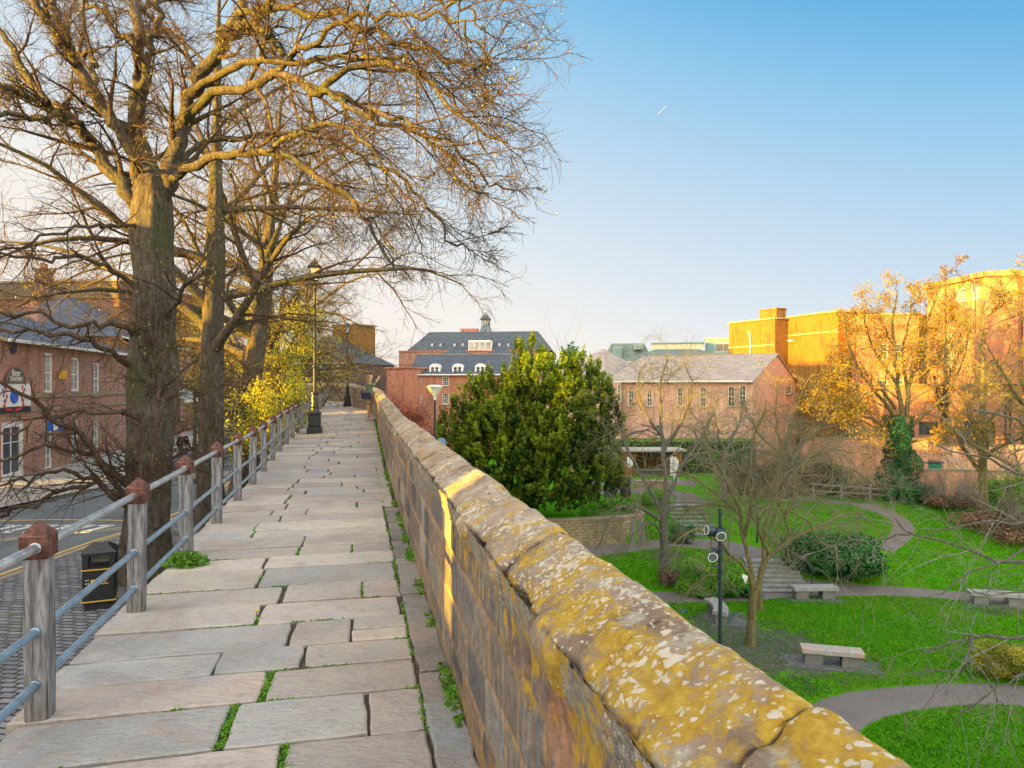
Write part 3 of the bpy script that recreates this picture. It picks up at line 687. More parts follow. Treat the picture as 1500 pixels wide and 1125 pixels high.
def _coping():
    n=N('lichened_coping'); t=n.attr(); uv=n.tc.outputs['UV']; sv=n.n('ShaderNodeSeparateXYZ'); n.l(uv,sv.inputs[0]); U=sv.outputs[0]
    base=n.ramp(n.noise(5,8,uv,.65,.3),[(.3,(.17,.12,.085)),(.5,(.31,.235,.175)),(.72,(.44,.37,.29))]); c=n.mix(1.0,base,t,'MULTIPLY')
    grey=n.noise(12,8,uv,.75,.5); c=n.mix(n.mapr(grey,.52,.62,0,.75),c,(.40,.40,.34))
    nearf=n.mapr(U,1.0,4.2,.075,-.03)
    ye=n.math('ADD',n.noise(7.5,10,uv,.74,.5),nearf); hi=n.noise(26,5,uv,.7)
    ycol=n.ramp(hi,[(.3,(.27,.15,.010)),(.5,(.44,.27,.015)),(.7,(.56,.40,.06))])
    ym=n.math('ADD',ye,n.math('MULTIPLY',n.math('SUBTRACT',hi,.5),.25)); c=n.mix(n.mapr(ym,.51,.60,0,.88),c,ycol)
    # pale rosettes of lichen
    wv=n.n('ShaderNodeVectorMath',operation='ADD'); nz=n.n('ShaderNodeTexNoise'); nz.inputs['Scale'].default_value=25; n.l(uv,nz.inputs['Vector']); s2=n.n('ShaderNodeVectorMath',operation='SCALE'); s2.inputs['Scale'].default_value=.045
    n.l(nz.outputs['Color'],s2.inputs[0]); n.l(uv,wv.inputs[0]); n.l(s2.outputs[0],wv.inputs[1]); wu=wv.outputs[0]
    dens=n.noise(2.6,4,uv)
    for sc,r0,cc,st in ((13,.13,(.60,.55,.46),.8),(30,.25,(.60,.55,.46),.9),(58,.34,(.56,.51,.42),.8),(8,.10,(.40,.41,.34),.7)):
        vd=n.vor(sc,wu); vc=n.vor(sc,wu,out='Color'); sp=n.n('ShaderNodeSeparateColor'); n.l(vc,sp.inputs[0])
        lim=n.math('MULTIPLY',n.math('MULTIPLY',sp.outputs[0],r0*1.7),n.mapr(dens,.38,.62,.15,1.35)); d=n.math('SUBTRACT',vd,lim)
        c=n.mix(n.mapr(d,-.05,.0,st,0),c,cc)
    pv=n.noise(2.0,5,uv,.6,.3); pale=n.mapr(n.math('ADD',pv,n.math('MULTIPLY',n.math('SUBTRACT',hi,.5),.5)),.60,.68,0,.85); c=n.mix(pale,c,(.50,.45,.38))
    sm=n.n('ShaderNodeAttribute',attribute_name='tint'); c=n.mix(n.mapr(sm.outputs['Alpha'],0,1,0,0),c,c)
    sepT=n.n('ShaderNodeSeparateColor'); n.l(t,sepT.inputs[0]); c=n.mix(n.mapr(sepT.outputs[0],.25,.5,1,0),c,(.045,.035,.03))
    b=n.bump(n.noise(18,8,uv,.72),.8,.022); n.bump(n.noise(110,4,uv),.5,.005,b); return n.set(c,.88,0,.2)
M['wallface']=_face(); M['coping']=_coping()
def sweep_samples():
    us=[-4.0]
    while us[-1]<40.7: us.append(us[-1]+(.03 if us[-1]<.7 else max(.0075,.0055*us[-1])))
    pts=[(u,right(u)) for u in us]
    # smooth the corners, then the turned end
    out=[]
    for i,(u,l) in enumerate(pts):
        if u>15:
            l=sum(right(u+d) for d in np.linspace(-1.2,1.2,9))/9
        out.append((u,l))
    u0,l0=out[-1]
    for k in range(1,16): out.append((lerp(u0,41.9,k/15),lerp(l0,-1.92,k/15)))
    for k in range(1,12): out.append((41.9+.35*k/11,lerp(-1.92,-3.6,k/11)))
    return out
SW_=sweep_samples(); ns=len(SW_)
pos=np.array([W(u,l,0) for u,l in SW_]); tg=np.gradient(pos[:,:2],axis=0); tg/=np.linalg.norm(tg,axis=1,keepdims=True); rn=np.stack([tg[:,1],-tg[:,0]],1)
arc=np.concatenate([[0],np.cumsum(np.linalg.norm(np.diff(pos[:,:2],axis=0),axis=1))])-4.0
courses=[(-.06,.20),(.20,.43),(.43,.68),(.68,1.0)]
blocks=[]
for ci,(a,b) in enumerate(courses):
    u=-4.2+ci*.17; L=[]
    while u<60: w=rnd.uniform(.26,.62); L.append((u,u+w,rnd.random(),rnd.uniform(-.004,.005))); u+=w
    blocks.append(L)
cols=[(.19,.18,.175),(.13,.128,.135),(.23,.20,.17),(.19,.15,.135),(.28,.21,.145),(.25,.17,.125),(.27,.26,.24),(.105,.105,.115)]
NV=46; vs=np.concatenate([np.linspace(-.06,.98,NV)])
V=np.zeros((ns,NV,3)); T=np.zeros((ns,NV,3)); UVm=np.zeros((ns,NV,2))
bi=[0]*4
for i in range(ns):
    A=arc[i]; nearv=SW_[i][0]<16
    hem=.85+.045*mnoise.noise(Vector((A*3.1,0,0)))*2+.02*mnoise.noise(Vector((A*11,0,2)))  # ragged mortar fillet below the coping
    drop=.06*max(0,mnoise.noise(Vector((A*1.7,3,0)))-.1)*3; hem-=drop
    for j in range(NV):
        v=vs[j]; wob=.012*mnoise.noise(Vector((A*2,v*3,5))); vv=v+wob*1.3
        c=3
        for k,(a,b) in enumerate(courses):
            if vv<b: c=k;break
        Lb=blocks[c]
        while bi[c]<len(Lb)-1 and Lb[bi[c]][1]<A: bi[c]+=1
        b0,b1,h,dx=Lb[bi[c]]
        du=min(A-b0,b1-A)+.006*mnoise.noise(Vector((A*9,v*9,1))); dv=min(vv-courses[c][0],courses[c][1]-vv)
        if c==3: dv=vv-courses[c][0]
        d=min(du,dv); jt=cl01((d-.005)/.012)
        col=np.array(cols[int(h*8)%8])*(.8+.4*((h*37)%1))
        if v<.09: col=col*.5+np.array((.32,.23,.12))*.5
        mort=np.array((.40,.26,.13)); col=mort*(1-jt)+col*jt
        rough=.004*mnoise.noise(Vector((A*7,v*7,0)))+.004*mnoise.noise(Vector((A*25,v*25,0)))
        if nearv: rough+=.002*mnoise.noise(Vector((A*3.1+h*9,v*2.5,h*5)))
        off=-.009*(1-jt)**1.5+dx*jt+rough
        if v>hem:
            e=cl01((v-hem)/.03); gr=mnoise.noise(Vector((A*30,v*30,3)))
            col=col*(1-e)+np.array((.27,.255,.22))*(1+.55*gr)*e; off=off*(1-e)+(.004+.010*gr+.02*(v-hem)/.1)*e
        # a stone has lost its face, deep hollow (near end)
        q=((A-1.62)/.16)**2+((v-.70)/.15)**2
        if q<1: off-=.045*(1-q)**.6; col=col*.35+np.array((.42,.215,.13))*.65
        q=((A-1.98)/.05)**2+((v-.66)/.2)**2
        if q<1: off-=.03*(1-q)
        p=pos[i]; V[i,j]=(p[0]-rn[i,0]*off,p[1]-rn[i,1]*off,p[2]+v); T[i,j]=col; UVm[i,j]=(A,v)
idx=(np.arange(ns)[:,None]*NV+np.arange(NV)[None,:]); F=np.stack([idx[1:,:-1],idx[:-1,:-1],idx[:-1,1:],idx[1:,1:]],-1).reshape(-1,4)
wall=thing('parapet_wall','long weathered sandstone parapet with rounded lichen covered coping beside the paved wall walk','wall',tuple(pos[0]))
off0=pos[0]
npmesh('masonry_face',V.reshape(-1,3)-off0,F,M['wallface'],wall,uv=UVm.reshape(-1,2),tint=np.clip(T.reshape(-1,3),0,1),smooth=True)
# lime mortar smeared under the coping
NM=22; V=[];T=[]; sel=[i for i in range(ns) if SW_[i][0]<30]
for i in sel:
    A=arc[i]; hem=.845+.06*mnoise.noise(Vector((A*2.3,0,4)))+.035*mnoise.noise(Vector((A*8,0,2))); thick=.012+.030*mnoise.noise(Vector((A*1.3,2,9)))
    for j in range(NM):
        t=j/(NM-1); v=lerp(hem,.975,t); pb=mnoise.noise(Vector((A*34,v*34,3)))+.6*mnoise.noise(Vector((A*80,v*80,5)))
        off=-.006+t**.5*(.026+thick*.7)+.006*pb; p=pos[i]; V.append((p[0]-rn[i,0]*off,p[1]-rn[i,1]*off,p[2]+v)); T.append((1+.5*pb,)*3)
idx=(np.arange(len(sel))[:,None]*NM+np.arange(NM)[None,:]); F=np.stack([idx[1:,:-1],idx[:-1,:-1],idx[:-1,1:],idx[1:,1:]],-1).reshape(-1,4)
def _mortar():
    n=N('pebbly_mortar'); c=n.mix(1.0,n.attr(),n.ramp(n.noise(70,6),[(.3,(.10,.095,.085)),(.5,(.24,.225,.19)),(.7,(.42,.39,.33))]),'MULTIPLY'); n.bump(n.vor(160),.6,.008); return n.set(c,.95,0,.1)
M['mortar']=_mortar(); npmesh('mortar',np.array(V)-off0,F,M['mortar'],wall,tint=np.clip(np.array(T),.3,1.7),smooth=True)
# coping
NP=34
PRF=[(.505,.86),(.482,.915),(.474,.950),(.492,.983),(.54,1.015),(.60,1.050),(.65,1.074),(.69,1.083),(.722,1.066),(.755,1.026),(.785,.985),(.80,.94),(.785,.86)]
pq,_=resample([(a,b,0) for a,b in PRF],[0]*len(PRF),NP); ptg=unit(np.gradient(pq,axis=0)); pnr=np.stack([-ptg[:,1],ptg[:,0]],1); pln=np.concatenate([[0],np.cumsum(np.linalg.norm(np.diff(pq,axis=0),axis=1))]); th=[math.atan2(pq[j,1]-.93,pq[j,0]-.65) for j in range(NP)]; th=[t+2*math.pi if t<-2 else t for t in th]
joints=[-3.6,-3.1,-2.6,-2.0,-1.5,-1.0,-.5,.0,.45,.95,1.42,1.93,2.33,2.78,3.35,3.85]
u=3.85
while u<60: u+=rnd.uniform(.42,.78); joints.append(u)
js=[(rnd.uniform(-.006,.007),rnd.uniform(-.010,.012),rnd.uniform(.8,1.15),rnd.uniform(-.012,.012)) for _ in joints]+[(0,0,1,0)]
V=np.zeros((ns,NP,3)); T=np.zeros((ns,NP,3)); UVm=np.zeros((ns,NP,2)); k=0
for i in range(ns):
    A=arc[i]
    while k<len(joints)-1 and joints[k+1]<A: k+=1
    for j in range(NP):
        a=th[j]; c_,s_=math.cos(a),math.sin(a)
        skew=-.03*c_+.012*mnoise.noise(Vector((0,a*2,0)))
        Aj=A+skew+.012*mnoise.noise(Vector((A*4,a*3,2)))
        kk=k
        if Aj<joints[k] and k>0: kk=k-1
        elif k<len(joints)-1 and Aj>=joints[k+1]: kk=k+1
        dz_,dr,tc,dxx=js[kk]; d=min(Aj-joints[kk],(joints[kk+1]-Aj) if kk<len(joints)-1 else 9); jt=cl01((d-.002)/.007)
        r=.195+dr*.45+.012*mnoise.noise(Vector((A*2.2,s_*1.5,c_*1.5)))+.008*mnoise.noise(Vector((A*8,a*5,1)))+.004*mnoise.noise(Vector((A*38,a*14,1)))
        if a>R(150): r+=(.055*mnoise.noise(Vector((A*2.7,7,0)))+.038*mnoise.noise(Vector((A*9,8,0))))*cl01((a-R(150))/R(25))
        r-=.009*(1-jt); r-=.004*(1-cl01(d/.03))**2
        e_=r-.195; l=pq[j,0]-.49+dxx*.4+pnr[j,0]*e_; z=pq[j,1]+dz_+pnr[j,1]*e_
        p=pos[i]; V[i,j]=(p[0]+rn[i,0]*l,p[1]+rn[i,1]*l,p[2]+z); T[i,j]=(np.array((1,.97,.95))*tc)*jt+np.array((.12,.1,.09))*(1-jt) if jt<1 else np.array((1,.97,.95))*tc; UVm[i,j]=(A,pln[j])
idx=(np.arange(ns)[:,None]*NP+np.arange(NP)[None,:]); F=np.stack([idx[1:,:-1],idx[:-1,:-1],idx[:-1,1:],idx[1:,1:]],-1).reshape(-1,4)
npmesh('coping',V.reshape(-1,3)-off0,F,M['coping'],wall,uv=UVm.reshape(-1,2),tint=T.reshape(-1,3),smooth=True)
# outer face down to the park and the walk's own retaining face
m=MB()
st=range(0,ns-1,12)
for i in st:
    j=min(i+12,ns-1); a=pos[i]-off0;b=pos[j]-off0; ra,rb=rn[i],rn[j]
    A=(a[0]+ra[0]*.36,a[1]+ra[1]*.36); B=(b[0]+rb[0]*.36,b[1]+rb[1]*.36); zb=PARK-.5-off0[2]
    m.face([(B[0],B[1],zb),(A[0],A[1],zb),(A[0],A[1],a[2]+.93),(B[0],B[1],b[2]+.93)],[(arc[j],0),(arc[i],0),(arc[i],8),(arc[j],8)])
M['ashlar']=brick('sandstone_courses',(.30,.20,.14),(.38,.28,.2),(.22,.18,.14),.55,.27,.012,.5)
m.build('outer_face',M['ashlar'],wall)
# retaining face of the walk towards the street
m=MB(); us=np.arange(-6,42.1,1.0)
for a,b in zip(us,us[1:]):
    A=W(a,left(a)+.05,-.055);B=W(b,left(b)+.05,-.055); m.face([(A[0],A[1],-.2),(B[0],B[1],-.2),B,A],[(a,0),(b,0),(b,2),(a,2)])
tag(m.build('retaining_wall_face',M['ashlar']),kind='structure')
# ---------------------------------------------------------------- railing
M['rail_blue']=plain('bluish_galvanised',(.27,.40,.52),.32,.3,14,.1,60,.6,.6)
rail=thing('railing','long railing of grey oak posts with copper caps and three steel tubes along the walk','railing',W(2.13,-1.5,0))
def rl(u): return -1.5-(0.022*max(0,u-3.7) if u<16 else .27+.004*(u-16))
o0=np.array(rail.location)
def rpt(u,z): return Vector(W(u,rl(u),z))-Vector(o0)
pu=[2.13+1.57*i for i in range(25)]
m=MB()
def post_mb(seed):
    m=MB(); rr=random.Random(seed); n=14; prof_=[]
    for k in range(n):
        z=-.12+(.80+.12)*k/(n-1); ring=[]
        for (x,y) in ((-1,-.78),(-.78,-1),(0,-1.02),(.78,-1),(1,-.78),(1.02,0),(1,.78),(.78,1),(0,1.0),(-.78,1),(-1,.78),(-1.0,0)):
            w=.052*(1+.035*mnoise.noise(Vector((x*2,y*2+seed,z*4)))+.05*mnoise.noise(Vector((x*4,y*4+seed,z*13)))); ring.append((x*w,y*w,z))
        prof_.append(ring)
    for a,b in zip(prof_,prof_[1:]):
        for i in range(12):
            j=(i+1)%12; m.face([a[i],a[j],b[j],b[i]])
    m.face(prof_[-1]); return m
capm=MB(); h=.061
def rg(w,z): return [(-w,-w,z),(w,-w,z),(w,w,z),(-w,w,z)]
rs=[rg(h-.004,.768),rg(h,.774),rg(h,.868),rg(h+.003,.872),rg(h+.001,.878),rg(.005,.944)]
for a,b in zip(rs,rs[1:]):
    for i in range(4): j=(i+1)%4; capm.face([a[i],a[j],b[j],b[i]])
capm.face(rs[0][::-1]); capm.face(rs[-1])
post0=[post_mb(s).build('post',M['wood'],rail) for s in (1,2,3)]; cap0=capm.build('cap',M['cap'],post0[0])
colm=MB(); colm.lathe([(.020,-.004),(.030,-.004),(.030,.004),(.020,.004)],(0,0,0),12)
for i,u in enumerate(pu):
    if i<3: o=post0[i]
    else: o=post0[i%3].copy(); COL.objects.link(o); o.parent=rail
    o.location=rpt(u,0); o.rotation_euler=(R(rnd.uniform(-1,1)),R(rnd.uniform(-1.2,1.2)),TH+R(rnd.uniform(-5,5)))
    if i==0: c=cap0
    else: c=cap0.copy(); COL.objects.link(c)
    c.parent=o; c.rotation_euler=(0,0,0)
for z,r in ((.822,.0225),(.425,.019),(.175,.019)):
    pts=[]
    for i,u in enumerate([-1.0,.56]+pu):
        pts.append(rpt(u,z)+Vector((0,0,rnd.uniform(-.004,.004))))
    m=MB(); m.tube(pts,r,12)
    for p in pts[2:14]:   # collars where the tube enters the post
        d=(pts[3]-pts[2]).normalized()
        for s in (-1,1):
            q=p+d*s*.056; m.tube([q-d*.006,q+d*.006],r+.005,12)
    m.build('rail',M['rail'] if z>.8 else M['rail_blue'],rail,smooth=True)
# ---------------------------------------------------------------- lamps
def lamp(name,label,loc,H,group=None,rz=0.0):
    root=thing(name,label,'street lamp',loc,rz,group)
    m=MB(); m.box((0,0,.10),(.42,.42,.20),bev=.015); m.box((0,0,.38),(.34,.34,.36),bev=.02); m.box((0,0,.59),(.38,.38,.06),bev=.01)
    m.lathe([(.15,.62),(.13,.66),(.115,.72),(.105,1.0),(.10,1.12),(.13,1.15),(.13,1.19),(.08,1.22)],n=16); m.build('base',M['black'],root)
    m=MB(); m.lathe([(.055,1.2),(.052,1.9),(.075,1.93),(.075,1.99),(.047,2.02),(.040,H-.95),(.06,H-.93),(.06,H-.88),(.035,H-.86),(.03,H-.70),(.07,H-.66),(.02,H-.64)],n=14); m.build('column',M['black'],root)
    m=MB(); z0=H-.64; w0,w1,hh=.095,.165,.36
    for k in range(4):
        a=R(45+90*k); b=R(135+90*k); A=(math.cos(a)*w0*1.41,math.sin(a)*w0*1.41,z0);B=(math.cos(a)*w1*1.41,math.sin(a)*w1*1.41,z0+hh); m.tube([A,B],.012,6)
        A2=(math.cos(b)*w0*1.41,math.sin(b)*w0*1.41,z0);B2=(math.cos(b)*w1*1.41,math.sin(b)*w1*1.41,z0+hh); m.tube([A,A2],.014,6); m.tube([B,B2],.016,6)
    m.lathe([(.27,z0+hh),(.28,z0+hh+.02),(.17,z0+hh+.11),(.10,z0+hh+.16),(.10,z0+hh+.20),(.03,z0+hh+.235),(.022,z0+hh+.26),(.035,z0+hh+.28),(.0,z0+hh+.31)],n=4,a0=R(45))
    l=m.build('lantern',M['black'],root)
    m=MB()
    for k in range(4):
        a=R(45+90*k); b=R(135+90*k)
        m.face([(math.cos(a)*w0*1.36,math.sin(a)*w0*1.36,z0+.01),(math.cos(b)*w0*1.36,math.sin(b)*w0*1.36,z0+.01),(math.cos(b)*w1*1.36,math.sin(b)*w1*1.36,z0+hh-.01),(math.cos(a)*w1*1.36,math.sin(a)*w1*1.36,z0+hh-.01)])
    m.build('lantern_glass',M['lampglass'],l); return root
def _lg():
    n=N('frosted_lamp_glass'); n.set((.72,.72,.68),.25,0,.5); n.b.inputs['Transmission Weight'].default_value=.35; return n.m
M['lampglass']=_lg()
def at(px,d,z): return ((px-750)*d/1000.0,d,z)
lamp0=lamp('street_lamp','tall black street lamp with square lantern standing at the railing, nearest to the camera',at(461,19.9,wz(19.9)),5.1,'black lanterns along the wall walk',R(12))
dup(lamp0,at(509,35.0,wz(35.0)),R(5),.84,'black lantern lamp on the bend of the walk in front of the golden lit wall')
dup(lamp0,at(483,52,1.4),0,.93,'black lantern lamp beyond the turn of the walk before the dark chapel window')
dup(lamp0,at(469,47,.45),0,.95,'small black lantern lamp behind the far end of the railing, left of the chapel window')
dup(lamp0,at(561,70,.15),0,.93,'tiny distant lantern lamp seen just past the woman taking a photo')
# park post-top lamp
x,y,_=at(637,27.5,0); r=thing('park_lamp','slim dark park lamp with a wide white disc top, left of the clipped yew','street lamp',(x,y,-4.6))
m=MB(); m.lathe([(.07,0),(.07,1.0),(.05,1.02),(.042,7.6)],n=12); m.build('column',M['darkgrey'],r)
m=MB(); m.lathe([(.05,7.55),(.07,7.7),(.30,8.05),(.33,8.08),(.33,8.11),(.2,8.16),(0,8.17)],n=20); m.build('lamp_head',M['white'],r)
# thin park lamp by the shrubs
x,y=(1109-750)*.0318,31.8; z=tz(x,y); r=thing('park_lamp','short thin park lamp with flat grey head on the grass slope','street lamp',(x,y,z))
m=MB(); m.lathe([(.05,0),(.045,.5),(.032,.52),(.03,3.05)],n=10); m.build('column',M['darkgrey'],r)
m=MB(); m.lathe([(.05,2.98),(.19,3.1),(.21,3.14),(.1,3.2),(0,3.21)],n=14); m.build('lamp_head',M['darkgrey'],r)
# floodlight pole
x,y=(1055-750)*.0170,17.0; r=thing('floodlight_pole','black pole carrying three round floodlights just beyond the parapet','light pole',(x,y,tz(x,y)))
T_=CZ-(745-562.5)*.017-tz(x,y)
m=MB(); m.lathe([(.09,0),(.09,.05),(.055,.07),(.05,T_*.5),(.042,T_),(0,T_+.01)],n=14)
for zz in (T_-1.02,T_-1.55): m.lathe([(.042,zz-.06),(.065,zz-.06),(.065,zz+.06),(.042,zz+.06)],n=12)
m.tube([(-.26,-.03,T_-.98),(.14,-.05,T_-.98)],.02,8); m.tube([(0,0,T_-1.45),(-.2,-.05,T_-1.40)],.02,8); m.build('pole',M['darkgrey'],r)
def flood(c,d,label=None):
    m=MB(); C=Vector(c); D=Vector(d).normalized()
    D=D*.88; ps=[C-D*.28,C-D*.25,C-D*.12,C-D*.10,C+D*.06,C+D*.10]; m.tube(ps,[.05,.10,.115,.13,.14,.125],18)
    for k in range(4): q=C-D*(.24-.035*k); m.tube([q,q+D*.012],.125,18)
    m.tube([C-Vector((0,0,.16)),C-D*.02],.018,6); f=m.build('floodlight',M['darkgrey'],r)
    m=MB(); q=C+D*.10; t=[]; b=D.orthogonal().normalized(); b2=D.cross(b)
    ring=[q+(b*math.cos(a)+b2*math.sin(a))*.118 for a in np.linspace(0,2*math.pi,25)]; m.tube(ring,.010,8,caps=False); m.build('rim',M['white'],f)
    m=MB(); rg_=[q+D*.004+(b*math.cos(a)+b2*math.sin(a))*.11 for a in np.linspace(0,2*math.pi,25)[:-1]]; m.face(rg_); m.build('lens',M['lens'],f)
M['lens']=glass('floodlight_lens',(.12,.15,.17),.1)
flood((.07-.10,-.16,T_-.62),(-.25,-1,-.28)); flood((-.27,-.02,T_-.55),(-1,-.25,.25)); flood((-.2,-.10,T_-1.17),(-.5,-1,-.05))
# ---------------------------------------------------------------- litter bins
def litter_bin(label,loc,rz,s=1.0,detail=True,group=None):
    r=thing('litter_bin',label,'bin',loc,rz,group); w,d,h=.50,.44,.98; r.scale=(s,s,s)
    m=MB(); m.box((0,0,.06),(w-.06,d-.06,.12)); m.box((0,0,.40),(w,d,.62),bev=.02)
    for sx in (-1,1):
        for sy in (-1,1): m.box((sx*(w/2-.045),sy*(d/2-.045),.83),(.09,.09,.25))
    m.box((0,0,.975),(w+.02,d+.02,.05)); m.box((0,0,.735),(w-.01,d-.01,.03)); m.build('body',M['black'],r)
    m=MB()
    tz0,t1=1.0,1.13
    a=[(-w/2-.03,-d/2-.03,tz0),(w/2+.03,-d/2-.03,tz0),(w/2+.03,d/2+.03,tz0),(-w/2-.03,d/2+.03,tz0)]; b=[(-.13,-.11,t1),(.13,-.11,t1),(.13,.11,t1),(-.13,.11,t1)]
    for i in range(4): j=(i+1)%4; m.face([a[i],a[j],b[j],b[i]])
    m.face(b); m.face(a[::-1]); m.build('lid',M['black'],r)
    if detail:
        for z in (.155,.71):
            m=MB(); m.box((0,-d/2-.006,z),(w+.024,.012,.018)); m.box((0,d/2+.006,z),(w+.024,.012,.018)); m.box((-w/2-.006,0,z),(.012,d,.018)); m.box((w/2+.006,0,z),(.012,d,.018))
            m.build('gold_band',M['gold'],r)
        m=MB(); m.lathe([(0,0),(.045,0),(.045,.006),(0,.006)],n=14); e=m.build('crest',M['gold'],r,(-.08,-d/2-.004,.50)); e.rotation_euler=(R(90),0,0)
        for k,(x0,z0,ww) in enumerate(((.06,.53,.13),(.05,.49,.10),(.07,.455,.12))): m=MB(); m.box((x0+.02,-d/2-.003,z0),(ww,.004,.014)); m.build('lettering',M['gold'],r)
        for x0 in (-.19,-.155):
            for z0 in (.535,.475): m=MB(); m.box((x0,-d/2-.003,z0),(.022,.004,.016)); m.build('white_mark',M['white'],r)
        m=MB(); m.box((0,d/2-.03,.85),(w-.2,.01,.2)); m.build('liner',M['concrete'],r)
    return r
x,y,_=G(147,888,.11); litter_bin('black litter bin with gold bands standing on the cobbles by the big tree',(x,y,.11),R(24),.88,group='black litter bins')
x,y=(916-750)*.0375,37.5; litter_bin('small black litter bin on the paved park path beside the yew',(x,y,tz(x,y)+.03),R(5),detail=False,group='black litter bins')
# ---------------------------------------------------------------- park benches
def bench(label,loc,rz,L=1.85,curve=0.0):
    r=thing('stone_bench',label,'bench',loc,rz,'stone slab benches'); n=12 if curve else 1; m=MB(); w=.50; sec=[]
    for k in range(n+1):
        t=k/n-.5; a=t*curve; x=(math.sin(a)/curve*L if curve else t*L); y=((1-math.cos(a))/curve*L if curve else 0); c,s=math.cos(a),math.sin(a)
        b=.012
        sec.append([(x-s*v,y+c*v,z) for v,z in ((-w/2,.33),(-w/2,.46-b),(-w/2+b,.46),(w/2-b,.46),(w/2,.46-b),(w/2,.33))])
    for A,B in zip(sec,sec[1:]):
        for i in range(6): j=(i+1)%6; m.face([A[i],B[i],B[j],A[j]])
    m.face(sec[0]); m.face(sec[-1][::-1]); m.build('seat',M['bench'],r)
    for s in (-1,1):
        m=MB(); a=s*.30*curve; x=(math.sin(a)/curve*L if curve else s*.30*L); y=((1-math.cos(a))/curve*L if curve else 0)
        m.box((x,y,.15),(.50,.36,.38),rz=a,bev=.01); m.build('leg',M['concrete2'],r)
    return r
M['bench']=plain('bench_stone',(.29,.30,.30),.75,.18,6,.25,30); M['concrete2']=plain('bench_pedestal',(.18,.178,.17),.85,.25,5,.3,25)
def paver(cx,cy,w,d,rz):
    m=MB(); o=Vector((cx,cy,0)); c,s=math.cos(rz),math.sin(rz)
    nx_,ny_=int(w/.2),int(d/.1)
    for i in range(nx_):
        for j in range(ny_):
            x=-w/2+(i+.5)*w/nx_+(.05 if j%2 else -.05); y=-d/2+(j+.5)*d/ny_; X,Y=cx+x*c-y*s,cy+x*s+y*c
            m.box((X,Y,tz(X,Y)-.01+rnd.uniform(-.004,.004)),(w/nx_-.012,d/ny_-.012,.05),rz=rz)
    tag(m.build('paving',M['paver']),kind='structure')
M['paver']=plain('paver_stone',(.15,.15,.165),.8,.3,6,.2,30)
def bz(x,y): return tz(x,y)
for (px,py,rz,L,cv,lab,pw) in ((1218,973,-14,1.68,0,'stone slab bench with a reddish worn top on the near lawn',2.6),(1192,876,2,1.72,0,'grey stone slab bench at the foot of the steps beside the path',2.0),
      (1460,885,-12,1.9,0,'pale stone slab bench beside the far curve of the path, at the right edge',2.2),(1054,906,86,1.6,.9,'curved pale stone bench seen end on behind the floodlight pole',2.0)):
    x,y,_=G(px,py,PARK); bench(lab,(x,y,bz(x,y)+.02),R(rz),L,cv); paver(x,y,pw,.95,R(rz)) if cv==0 else paver(x+.25,y-.1,1.5,1.5,0)
def _bt():
    # worn reddish patch of the near bench top stays a property of the stone
    n=N('bench_stone_red'); c=n.mix(n.mapr(n.noise(2.5,4),.50,.62),(.33,.32,.31),(.50,.27,.20)); c=n.mix(n.mapr(n.noise(14,4),.5,.6,0,.5),c,(.5,.47,.44)); return n.set(c,.75,0,.2)
M['bench_red']=_bt(); bpy.data.objects['seat'].data.materials[0]=M['bench_red']
# litter
x,y,_=G(1001,897,PARK); m=MB(); m.box((0,0,.03),(.16,.09,.05),R(20),taper=.6); tag(m.build('litter',M['blue'],None,(x,y,tz(x,y)+.02)),'crushed blue and white wrapper on the grass','litter')
# ---------------------------------------------------------------- steps
def steps(name,label,x,y,z0,n,rise,run,w,rz=0.0):
    r=thing(name,label,'steps',(x,y,z0),rz)
    for k in range(n):
        m=MB(); m.box((0,run*(k+.5)+.15,rise*k+(rise-.05)/2-.08),(w,run+.3,rise-.05+.16)); 
        m.box((0,run*(k+.5)+.13,rise*(k+1)-.025),(w+.02,run+.33,.05),bev=.008); m.build('step',M['step'],r)
    return r
M['step']=plain('step_stone',(.235,.25,.24),.8,.3,5,.3,25)
st1=steps('stone_steps','lower flight of grey stone steps rising from the path by the laurel',10.62,26.75,PARK-.02,7,.122,.27,2.05,R(-4))
st2=steps('stone_steps','upper flight of weathered stone steps going up behind the bare tree',9.05,33.0,-3.80,8,.15,.3,1.9,R(4))
r=thing('handrail','dark metal handrail beside the lower stone steps','handrail',(11.75,26.8,PARK))
m=MB()
for t in (0,.5,1): m.tube([(.02,2.0*t,.9*t-.2),(.02,2.0*t,.9*t+.92)],.022,8)
m.build('post',M['darkgrey'],r); m=MB(); m.tube([(.02,-.25,.85),(.02,0,.92),(.02,2.0,1.82),(.02,2.3,1.85)],.024,8); m.tube([(.02,0,.5),(.02,2.0,1.4)],.016,8); m.build('rail',M['darkgrey'],r)
# retaining wall of the planting bed under the yew
g=np.random.default_rng(5)
M['rubble']=brick('rubble_stone',(.28,.22,.13),(.40,.33,.20),(.16,.13,.09),.34,.13,.02,.5,.8)
r=thing('rubble_wall','low curved rubble stone retaining wall below the yew','wall',(3.5,31.4,-3.8)); m=MB()
pl=[(-2.5,-.9),(-1,-.75),(.5,-.45),(1.6,-.05),(2.4,.35),(2.75,.9),(2.85,1.8)]
for a,b in zip(pl,pl[1:]):
    d=Vector((b[0]-a[0],b[1]-a[1],0)); L=d.length; nrm=Vector((-d.y,d.x,0))/L*.35; A=Vector((*a,0));B=Vector((*b,0)); s=pl.index(a)*1.3
    za,zb=-.1,1.25
    m.face([A+Vector((0,0,za)),B+Vector((0,0,za)),B+Vector((0,0,zb)),A+Vector((0,0,zb))],[(s,0),(s+L,0),(s+L,1.3),(s,1.3)]); m.face([B+nrm+Vector((0,0,za)),A+nrm+Vector((0,0,za)),A+nrm+Vector((0,0,zb)),B+nrm+Vector((0,0,zb))])
mm=m.build('masonry',M['rubble'],r); m=MB()
